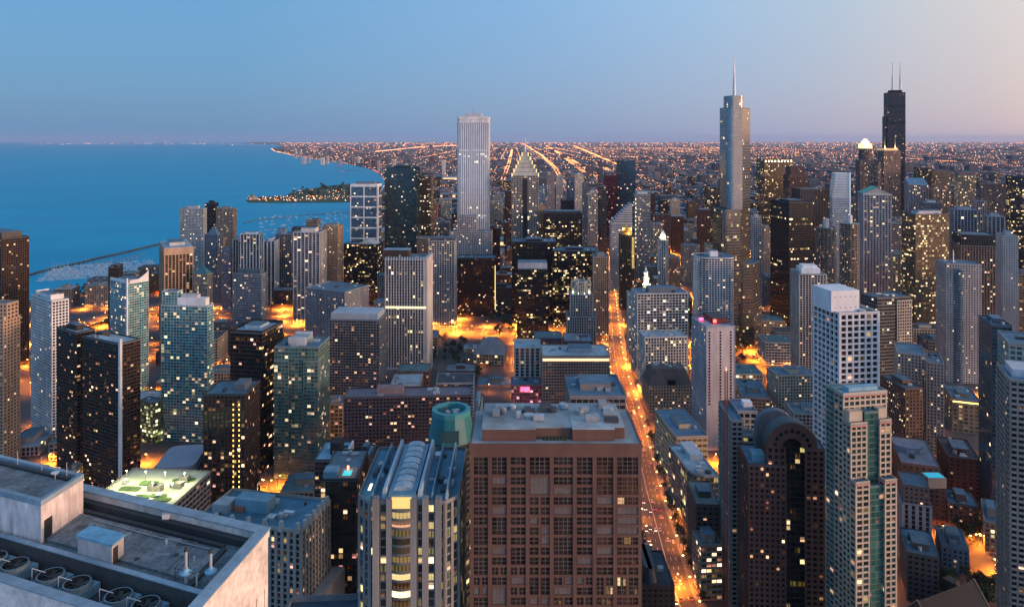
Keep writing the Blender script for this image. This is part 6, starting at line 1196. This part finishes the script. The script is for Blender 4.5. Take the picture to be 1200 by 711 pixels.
# distant tree cover
# a far lamp is a small upright diamond on a short post height
def diamond(b, x, y, z, r, m):
    p = [(x-r,y,z),(x,y-r,z),(x+r,y,z),(x,y+r,z)]; t, u = (x,y,z+r), (x,y,z-r)
    b.face((p[0],p[1],t), m); b.face((p[1],p[2],t), m); b.face((p[1],p[0],u), m); b.face((p[2],p[1],u), m); b.face((p[2],p[3],t), m); b.face((p[3],p[0],t), m)
LO = [glow((1,.30,.07), 3.6), glow((1,.36,.13), 2.4), glow((1,.42,.22), 1.8), glow((1,.66,.48), 2.2), glow((1,.30,.14), 1.3)]
b = MB()
def lamp_r(y): return max(.55, y*.00042)
def lamp_line(pts, step, spread, mats, zz=9, both=True, k=1.0):
    for p, dr in walk(pts, step):
        n = Vector((dr.y, -dr.x))
        for s in ((-1, 1) if both else (0,)):
            q = p + n*s*spread + n*rc.uniform(-2,2); 
            if q.y < 1750 or not on_land(q.x, q.y): continue
            diamond(b, q.x, q.y, zz+rc.uniform(-1,1), lamp_r(q.y)*rc.uniform(.7,1.3)*k, rc.choice(mats))
def gl(*pts): return [tuple(gp(*p).to_2d()) for p in pts]
LINES = [gl((640,171),(652,178),(672,189),(694,203),(716,222)), gl((672,171),(700,183),(730,196),(756,209),(782,224),(806,242)), gl((646,174),(668,190),(690,207)), gl((700,192),(726,208),(760,232)), gl((612,168),(634,182),(650,197),(664,222)),
  gl((575,247),(580,230),(590,210),(597,190),(600,176)), gl((700,199),(760,205),(840,209),(900,214)), gl((505,224),(535,215),(575,200)), gl((440,178),(500,172),(560,170)), gl((760,189),(850,188),(930,196)), gl((1060,186),(1120,190),(1200,196)), gl((560,188),(640,186),(760,184)),
  gl((900,205),(960,207),(1005,212)), gl((1060,205),(1130,209),(1200,214)), gl((620,214),(690,218),(800,222))]
for L_ in LINES[:6]:
    tot = sum((Vector(L_[i+1])-Vector(L_[i])).length for i in range(len(L_)-1)); lamp_line(L_, 34, 14, LO[:2], 9, True, .95); lamp_line(L_, 90, 8, [LO[2]], 3, True, .8)
    strip('expressway', L_, (-15, 15), .02, ASPH)
for L_ in LINES[6:]: lamp_line(L_, 60, 10, LO, 9, True, 1.1)
for X in range(-1500, 9000, 330):        # straight avenues to the south
    pts = [(X+ rc.uniform(-20,20), 2500), (X*1.0, 26000)]; lamp_line(pts, 90 if abs(X) < 2500 else 170, 6, (LO[1],LO[2],LO[4]), 9, False, rc.choice((.5,.7,.9)))
for Yv in list(range(2300, 9000, 210)) + list(range(9000, 26000, 900)):
    lamp_line([(-.5*Yv, Yv), (.75*Yv, Yv)], 75+Yv/40, 6, (LO[1],LO[2],LO[3],LO[4]), 9, False, rc.choice((.6,.9,1.1)))
for i in range(8000):
    py = HZ + 4.5 + 70*rc.random()**2.0; y = F*CZ/(py-HZ); x = (rc.uniform(330,1210)-600)/F*y
    if not on_land(x-30, y): continue
    diamond(b, x, y, rc.uniform(5,14), lamp_r(y)*rc.choice((.6,.9,1.0,1.5)), rc.choice(LO))
for i in range(130):                       # far lakeshore lights
    px = rc.choice((rc.uniform(18,345), rc.gauss(245,45), rc.gauss(110,40))); py = HZ+rc.uniform(4.6,6.6)+ (px > 270)*1.0; y = F*CZ/(py-HZ); x = (px-600)/F*y
    diamond(b, x, y, 12, y*.00036*rc.uniform(.4,1.9), rc.choice(LO[2:4]))
for i in range(170):                       # lights along the peninsula and shoreline
    q = rc.random(); px, py = rc.uniform(290,442), rc.uniform(231,236.5)
    if rc.random() < .3: px, py = rc.uniform(340,446), rc.uniform(222,232)
    p = gp(px, py); diamond(b, p.x, p.y, 7, rc.uniform(1.6,3.2), rc.choice(LO[:4]))
for i in range(len(shore_px)-1):
    if shore_px[i][1] < 262 and shore_px[i][1] > 175: lamp_line([shore[i], shore[i+1]], 90, 20, LO, 8, False, 1.2)
tag(b.build('city_lights'), 'carpet of orange and white lights to the horizon', kind='stuff')
# distant park with floodlit field, stadium oval and long white terminal
sheet('park_ground', [tuple(gp(*p).to_2d()) for p in ((770,214),(820,212),(862,216),(852,224),(806,229),(778,222))], .05, GRASS)
for lab, px, py, w, d, h, c in (('low white convention hall with long flat roof beside the lakefront park',520,211,260,120,24,'ltgray'),('long lit museum hall with pale roof by the lakefront road',518,232,150,60,22,'cream'),('white columned museum with glowing walls near the marble tower',590,288,110,60,20,'cream')):
    p = gp(px, py); o = empty('hall', (p.x, p.y, 0)); tag(o, lab, 'building', None); b = MB(); b.box(-w/2,w/2,-d/2,d/2,0,h); b.build('wall', surf(P_[c]), o); b = MB(); b.box(-w/2-3,w/2+3,-d/2-3,d/2+3,h,h+2); b.build('roof', ROOFL, o); b = MB(); b.box(-w/2+3,w/2-3,-d/2-.9,-d/2-.4,3,h-5); b.build('lit_front', glow((1,.62,.3),1.2), o)
for i, (px, top, D, w) in enumerate(((356,181.5,9300,130),(362,180.5,9600,90),(346,177.5,11800,110),(378,183,9000,120),(384,181.5,9300,80),(398,185,8300,90),(352,174,12500,80),(420,182,9500,80),(462,185,6500,60),(444,186,7200,60),(476,190,5200,60),(520,186,6000,70))):
    X = (px-600)/F*D; H = CZ-(top+1.2-HZ)/F*D; o = empty('tower_block', (X,D,0)); tag(o, f'tiny far tower {("cream","mauve","grey","white")[i%4]} by the south shore', 'building', 'far towers along the south shore'); o['label'] = 'tiny far tower along the south lakeshore'
    b = MB(); w *= .36; b.box(-w/2,w/2,-20,20,0,H); b.build('wall', surf(((.5,.42,.4),(.4,.33,.36),(.36,.34,.36),(.6,.55,.5))[i%4]), o); b = MB(); b.box(-w/2-2,w/2+2,-22,22,H,H+4); b.build('roof', ROOFD, o)
# planetarium on the tip of the peninsula
p = gp(296,234); o = empty('planetarium', (p.x,p.y,0)); tag(o,'small domed planetarium on the tip of the peninsula','planetarium'); b = MB(); b.cyl(0,0,.6,14,24,24,12); b.build('drum_wall', surf(P_['tan']), o); b = MB()
for k in range(4): a0, a1 = math.pi/2*k/4, math.pi/2*(k+1)/4; b.cyl(0,0,14+16*math.sin(a0),14+16*math.sin(a1),16*math.cos(a0),16*math.cos(a1),12,None,False)
b.build('dome', surf((.12,.25,.22)), o)
# ------------------------------------------------------------------ harbour: breakwater, piers, boats
def wall_line(name, label, pts, w, h, mat, cat):
    P3 = [tuple(gp(*p, -2).to_2d()) for p in pts]; o = strip(name, P3, (-w/2, w/2), h, mat, h+2.5); del o['kind']; tag(o, label, cat); return o
wall_line('breakwater','long stone breakwater curving round the yacht marina',((20,327),(60,316),(104,306.5),(108,305),(140,298),(186,287),(222,279)),7,2.2,surf((.10,.10,.10)),'breakwater')
wall_line('breakwater','thin breakwater line out in the lake beyond the island pier',((286,262),(300,258),(330,255),(360,252),(420,249)),6,.5,surf((.16,.2,.22)),'breakwater')
wall_line('breakwater','short stone mole with tiny beacon off the south shore',((396,201.5),(404,200),(420,200.5),(428,200.5)),22,2,surf((.3,.28,.26)),'breakwater')
t = Tower('pier_shed','long low white pier shed in the yacht marina',147,182,182,307,1600,dp=26,right=True,yaw=-6); t.tier(t.full(),-2,9,S('band','offwhite','dark',.3,.2,6,4),roof=surf(P_['offwhite'])); t.finish(0)
hull, cab, mastm = surf((.72,.74,.76),.5,.1), surf((.5,.55,.6),.5,.1), surf((.8,.8,.8),.5,.1)
def boat_mesh():
    b = MB(); pts = [(-1.6,-5),(1.6,-5),(1.9,0),(1.2,3.6),(0,6),(-1.2,3.6),(-1.9,0)]; b.prism([(x*.8,y*.92) for x,y in pts],-2.3,-.4,hull,True,pts); return b
proto = None; rb = random.Random(3)
def boat(x, y, rz, s, grp, lab):
    global proto
    if proto is None:
        proto = empty('boat', (0,0,0)); h = boat_mesh().build('hull', None, proto); b = MB(); b.prism([(-1.1,-3),(1.1,-3),(.8,1.5),(-.8,1.5)],-.4,.9,cab); b.build('cabin', None, proto); b = MB(); b.rod((0,.6,-.4),(0,.6,9),.14,.08,4,mastm); b.build('mast', None, proto); o = proto
    else:
        o = proto.copy(); col.objects.link(o)
        for c in proto.children: d = c.copy(); col.objects.link(d); d.parent = o
    o.location = (x, y, 0); o.rotation_euler = (0,0,rz); o.scale = (s,)*3; tag(o, lab, 'boat', grp)
nb = 0
for row in range(7):
    for k in range(26):
        px, py = 46+ (132)*(k+rb.uniform(-.2,.2))/26 + row*3, 329.5 - row*2.55 - k*.36 + rb.uniform(-.3,.3)
        p = gp(px, py, -2)
        if on_land(p.x, p.y) or on_land(p.x, p.y-15) or px > 180: continue
        if rb.random() < .92 and nb < 180: boat(p.x, p.y, R(70)+rb.uniform(-.2,.2)+math.pi*(k%2), rb.uniform(1.3,1.9), 'yachts moored in the marina', 'white yacht moored in the marina behind the breakwater'); nb += 1
for row in range(4):
    c = [tuple(gp(px, py, -2).to_2d()) for px, py in ((52+row*14,326-row*4.6),(150+row*8,309-row*4.2))]
    if not any(on_land(*q) for q in c): o = strip('dock', c, (-1.2, 1.2), -1.2, surf((.3,.29,.27)), 1); del o['kind']; tag(o, ('nearest','second','third','farthest')[row]+' floating dock line among the moored yachts', 'dock')
for i in range(110):
    px, py = rb.uniform(304,442), rb.uniform(249,276); p = gp(px, py, -2)
    if on_land(p.x, p.y) or on_land(p.x-20,p.y-20): continue
    boat(p.x, p.y, rb.uniform(0,6), rb.uniform(1.1,1.7), 'sailing boats moored in the open harbour', 'white sailing boat moored in the open harbour below the peninsula')
# ------------------------------------------------------------------ street lamps with their own light
bpy.context.view_layer.update(); seen.dg = bpy.context.evaluated_depsgraph_get()
SODIUM = (1.0, .235, .018); lampm = glow((1,.52,.14), 14); polem = surf((.06,.06,.06), .6)
lproto = None; NLAMP = 0; NLIGHT = 0; restb = MB()
LD = {}
def lamp_light(e, c=SODIUM):
    k = (round(e), c)
    if k not in LD: l = bpy.data.lights.new('lamp_light', 'SPOT'); l.energy = e*1.9; l.color = c; l.spot_size = R(165); l.spot_blend = .5; l.shadow_soft_size = .5; LD[k] = l
    return LD[k]
def street_lamp(x, y, dirx, diry, e, grp, lab, z=0.0, light=True):
    global lproto, NLAMP, NLIGHT
    vis = any(seen((x+dirx*2.2, y+diry*2.2, z+h), 1.0) for h in (9.2, 7.0))
    if vis and NLAMP < 290:
        NLAMP += 1
        if lproto is None:
            lproto = empty('street_lamp', (0,0,0)); b = MB(); b.rod((0,0,0),(0,0,9),.14,.09,6); b.rod((0,0,8.9),(2.2,0,9.4),.07,.06,5); b.build('pole', polem, lproto); b = MB(); b.box(1.7,2.8,-.38,.38,9.2,9.55,None,True); b.build('lamp_head', lampm, lproto); o = lproto
        else:
            o = lproto.copy(); col.objects.link(o)
            for c in lproto.children:
                if c.type == 'MESH': d = c.copy(); col.objects.link(d); d.parent = o
        o.location = (x, y, z); o.rotation_euler = (0,0,math.atan2(diry, dirx)); tag(o, lab, 'street lamp', grp)
    else:
        restb.box(x+dirx*2.2-.5, x+dirx*2.2+.5, y+diry*2.2-.4, y+diry*2.2+.4, z+9.2, z+9.5, lampm, True); o = None
    if light:
        lo = bpy.data.objects.new('lamp_light', lamp_light(e)); col.objects.link(lo); NLIGHT += 1
        if o: lo.parent = o; lo.location = (2.2, 0, 9.0)
        else: lo.location = (x+dirx*2.2, y+diry*2.2, z+9.0)
for s in (-1, 1):
    for i, (p, d) in enumerate(walk(AVENUE, 27, 5 if s > 0 else 18)):
        n = Vector((d.y, -d.x))*s; q = p + n*13
        if 480 < q.y < 3200: street_lamp(q.x, q.y, -n.x, -n.y, 13500*rc.choice((.3,.6,1,1.6))*(.5 if q.y < 720 else 1) if q.y < 1700 else 30000, 'orange street lamps along the avenue', 'orange street lamp beside the glowing avenue', light=(q.y < 2000 or i % 2 == 0))
for L_, st_, off in [(RIVERFRONT,24,12)]:
    for s in (-1, 1):
        for p, d in walk(L_, st_): n = Vector((d.y,-d.x))*s; q = p+n*off; street_lamp(q.x,q.y,-n.x,-n.y,42000,'orange street lamps along the riverside drive','orange street lamp beside the riverside drive')
for p, d in walk(HARBOURWAY, 34): n = Vector((d.y,-d.x)); q = p+n*12.6; street_lamp(q.x,q.y,-n.x,-n.y,60000,'orange lamps on the raised expressway','orange lamp on the raised lakeside expressway',9)
for lines, e in ((ns_lines, 36000), (ew_lines, 36000)):
    for L_ in lines:
        for i, (p, d) in enumerate(walk(L_, 46, rc.uniform(0,30))):
            if p.y > 2100: continue
            s = 1 if i % 2 else -1; n = Vector((d.y,-d.x))*s; q = p+n*7.5
            if 495 < 600+F*q.x/q.y < 602 and 396 < HZ+F*CZ/q.y < 470: continue
            if abs(600+F*q.x/q.y-600) > 690 or not on_land(q.x,q.y) or not clear_of(q.x, q.y, 1): continue
            street_lamp(q.x,q.y,-n.x,-n.y,e*rc.choice((.3,.7,1.2,2.2))*(1+max(0,q.y-650)/420),'orange lamps along the side streets','orange street lamp on a side street between blocks', light=True)
# brighter plazas and junctions
for px, py, n, e in ((868,412,5,26000),(885,402,4,24000),(556,430,5,5000),(575,455,3,6000),(1150,640,6,9000),(1128,500,5,9000),(310,572,4,16000),(45,530,4,9000),(40,455,3,12000),(30,420,3,14000),(1005,425,4,14000),(595,360,6,20000),(700,400,5,18000),(585,345,4,20000),(820,650,3,14000),(1060,410,4,16000),(500,396,3,18000),(905,395,4,20000),(560,300,4,20000),(1140,425,4,15000),(180,500,3,12000)):
    for k in range(n):
        p = gp(px+rc.uniform(-9,9), py+rc.uniform(-6,6))
        if clear_of(p.x, p.y, 0): a_ = rc.uniform(0,6.28); street_lamp(p.x,p.y,math.cos(a_),math.sin(a_),e,'orange lamps around the bright plazas','orange lamp lighting an open plaza between towers')
if restb.f: tag(restb.build('street_lights', lampm), 'further street lights between the towers', kind='stuff')
print('LAMPS', NLAMP, 'LIGHTS', NLIGHT, 'FILL', NFILL, 'city', cnt)
# ------------------------------------------------------------------ trees
bark = surf((.06,.045,.035)); leafm = [surf((.045,.075,.025),.9,.5,.4,0,False), surf((.06,.085,.03),.9,.5,.4,0,False), surf((.035,.055,.025),.9,.5,.4,0,False)]
tprotos = []
def tree_proto(seed):
    r = random.Random(seed); o = empty('street_tree', (0,0,-500)); b = MB(); h = r.uniform(9,12); b.rod((0,0,0),(0,0,h*.45),.32,.2,7)
    clumps = []
    for k in range(9):
        a = 2*math.pi*k/9+r.uniform(-.3,.3); q = (math.cos(a)*r.uniform(1.2,3.4), math.sin(a)*r.uniform(1.2,3.4), h*r.uniform(.5,.95)); b.rod((0,0,h*r.uniform(.25,.43)), q, .13, .05, 5); clumps.append(q)
    clumps.append((0,0,h)); b.build('trunk', bark, o); b = MB()
    for c in clumps:
        for j in range(42):
            v = Vector((r.gauss(0,1),r.gauss(0,1),r.gauss(0,.8))).normalized()*r.uniform(.3,1.75); p = Vector(c)+v; n = Vector((r.gauss(0,1),r.gauss(0,1),r.gauss(.6,1))).normalized(); u = n.orthogonal().normalized(); w = n.cross(u); s = r.uniform(.22,.5)
            b.face((p-u*s-w*s*.6, p+u*s-w*s*.6, p+u*s*.8+w*s*.7, p-u*s*.8+w*s*.7), leafm[j%3])
    b.build('crown', None, o); return o
tprotos = [tree_proto(k) for k in (1,2,3)]; tused = [False]*3; rt = random.Random(8)
def tree(x, y, s, lab, grp, z=0):
    k = rt.randrange(3); pr = tprotos[k]
    if tused[k]:
        o = pr.copy(); col.objects.link(o)
        for c in pr.children: d = c.copy(); col.objects.link(d); d.parent = o
    else: o = pr; tused[k] = True
    o.location = (x,y,z); o.rotation_euler = (0,0,rt.uniform(0,6)); o.scale = (s,s,s*rt.uniform(.85,1.15)); tag(o, lab, 'tree', grp)
def grove(n, x0, x1, y0, y1, lab, grp, smin=.8, smax=1.3):
    for k in range(n):
        for _ in range(12):
            p = gp(rt.uniform(x0,x1), rt.uniform(y0,y1))
            if clear_of(p.x,p.y,2) and on_land(p.x,p.y): tree(p.x,p.y,rt.uniform(smin,smax),lab,grp); break
for s in (-1, 1):
    for i, (p, d) in enumerate(walk(AVENUE, 13, 6)):
        n = Vector((d.y,-d.x))*s; q = p+n*15.5
        if 490 < q.y < 800 and (s < 0 or True) and rt.random() < (.85 if s < 0 else .9) and clear_of(q.x,q.y,1): tree(q.x,q.y,rt.uniform(.75,1.1),'green street tree on the avenue pavement','street trees along the avenue')
grove(26,1052,1175,684,712,'dark park tree below the church','trees around the church')
grove(10,1110,1150,598,640,'dark tree round the corner plaza beside the bright junction','trees at the corner plaza')
grove(16,80,112,342,358,'dark tree in the park beside the marina','trees by the marina',1.2,1.9)
grove(20,505,545,395,425,'dark tree on the riverside plaza','trees on the riverside plaza')
grove(14,530,575,408,450,'small tree between the plaza lamps','trees on the riverside plaza')
grove(16,575,600,325,400,'dark park tree beside the maroon slab','park trees behind the maroon slab',1.2,2)
grove(12,310,340,398,420,'dark tree below the blue grey grid slab','trees near the raised expressway')
grove(6,860,880,410,425,'dark tree in the bright riverside plaza','trees at the bright riverside plaza')
for k in range(46):
    px = rt.uniform(338,440); p = gp(px, rt.uniform(216.5,230) if px > 370 else rt.uniform(223,231)); tree(p.x,p.y,rt.uniform(2.2,3.6),'dark tree on the lakefront peninsula','trees on the peninsula',-12)
# ------------------------------------------------------------------ cars and a bus on the avenue
cpaint = [surf(c,.4,.1) for c in ((.35,.35,.36),(.03,.03,.035),(.25,.03,.03),(.6,.6,.6),(.05,.08,.16))]; cgl = surf((.02,.025,.03),.2,.1); tyre = surf((.02,.02,.02)); tl = glow((1,.04,.02),6); hl = glow((1,.9,.7),10)
def car_proto(paint):
    o = empty('car', (0,0,0)); b = MB(); b.prism([(-.9,-2.2),(.9,-2.2),(.9,2.2),(-.9,2.2)],.35,.95,paint,True,[(-.86,-2.15),(.86,-2.15),(.84,2.1),(-.84,2.1)],True); b.build('body',None,o)
    b = MB(); b.prism([(-.8,-1.5),(.8,-1.5),(.8,.9),(-.8,.9)],.95,1.45,cgl,True,[(-.62,-1.1),(.62,-1.1),(.62,.35),(-.62,.35)]); b.face([(-.6,-1.08,1.46),(.6,-1.08,1.46),(.6,.33,1.46),(-.6,.33,1.46)],paint); b.build('cabin',None,o)
    for x in (-.82,.82):
        for y in (-1.4,1.4): b = MB(); b.rod((x-.1,y,.33),(x+.1,y,.33),.33,.33,10); b.build('wheel',tyre,o)
    for x in (-.6,.6): b = MB(); b.box(x-.2,x+.2,-2.26,-2.16,.62,.82); b.build('tail_light',tl,o); b = MB(); b.box(x-.2,x+.2,2.12,2.24,.55,.75); b.build('headlight',hl,o)
    return o
cps = [car_proto(p) for p in cpaint]; cu = [False]*5; rcar = random.Random(12)
def car(x, y, rz, lab, grp):
    k = rcar.randrange(5); pr = cps[k]
    if cu[k]:
        o = pr.copy(); col.objects.link(o)
        for c in pr.children: d = c.copy(); col.objects.link(d); d.parent = o
    else: o = pr; cu[k] = True
    o.location = (x,y,.02); o.rotation_euler = (0,0,rz); tag(o, lab, 'car', grp)
for p, d in walk(AVENUE, 15, 4):
    if not 480 < p.y < 1300: continue
    n = Vector((d.y,-d.x)); a_ = math.atan2(d.y,d.x)-math.pi/2
    for off in (-9.4,-5.7,-1.9,1.9,5.7,9.4):
        if rcar.random() < (.30 if p.y < 1000 else .15): q = p+n*(off)+d*rcar.uniform(-4,4); car(q.x,q.y,a_+(0 if off > 0 else math.pi),'car with glowing lights driving on the orange avenue','cars on the avenue')
for i in range(5):
    if not cu[i]: car_o = cps[i]; [bpy.data.objects.remove(c) for c in list(car_o.children)]; bpy.data.objects.remove(car_o)
def bus(px, py, lab):
    p = gp(px,py); i = min(range(len(AVENUE)-1), key=lambda k: abs(AVENUE[k][1]-p.y)); d = (Vector(AVENUE[i+1])-Vector(AVENUE[i])).normalized(); q = Vector((avenue_x(p.y),p.y)) + Vector((d.y,-d.x))*5.6; o = empty('bus',(q.x,q.y,.02),math.atan2(d.y,d.x)-math.pi/2); tag(o,lab,'bus')
    b = MB(); b.box(-1.25,1.25,-6,6,.4,3.1,None,True); b.build('body',surf((.6,.62,.64),.4,.1),o); b = MB(); b.box(-1.28,1.28,-5.6,5.7,1.5,2.5); b.build('window',glass((.04,.05,.05),1,.0,2,PALE),o)
    for x in (-1.2,1.2):
        for y in (-4,4): b = MB(); b.rod((x-.12,y,.5),(x+.12,y,.5),.5,.5,10); b.build('wheel',tyre,o)
    for x in (-.9,.9): b = MB(); b.box(x-.2,x+.2,-6.06,-5.98,.8,1.1); b.build('tail_light',tl,o)
bus(741,464,'white city bus on the avenue near the beige stone hotel'); bus(750,485,'white city bus on the avenue nearer the wide beige store')
# ------------------------------------------------------------------ haze
HAZE = 1.0e-5
if HAZE:
    m = bpy.data.materials.new('haze'); m.use_nodes = True; nt = m.node_tree; nt.nodes.clear(); out = nt.nodes.new('ShaderNodeOutputMaterial'); v = nt.nodes.new('ShaderNodeVolumePrincipled'); v.inputs['Color'].default_value = (.52,.66,1.0,1); v.inputs['Density'].default_value = HAZE; v.inputs['Anisotropy'].default_value = 0; nt.links.new(v.outputs[0], out.inputs['Volume'])
    b = MB(); b.box(-75000,75000,-1500,75000,-5,560,None,True); tag(b.build('haze', m), 'thin blue evening haze over the city', kind='stuff')
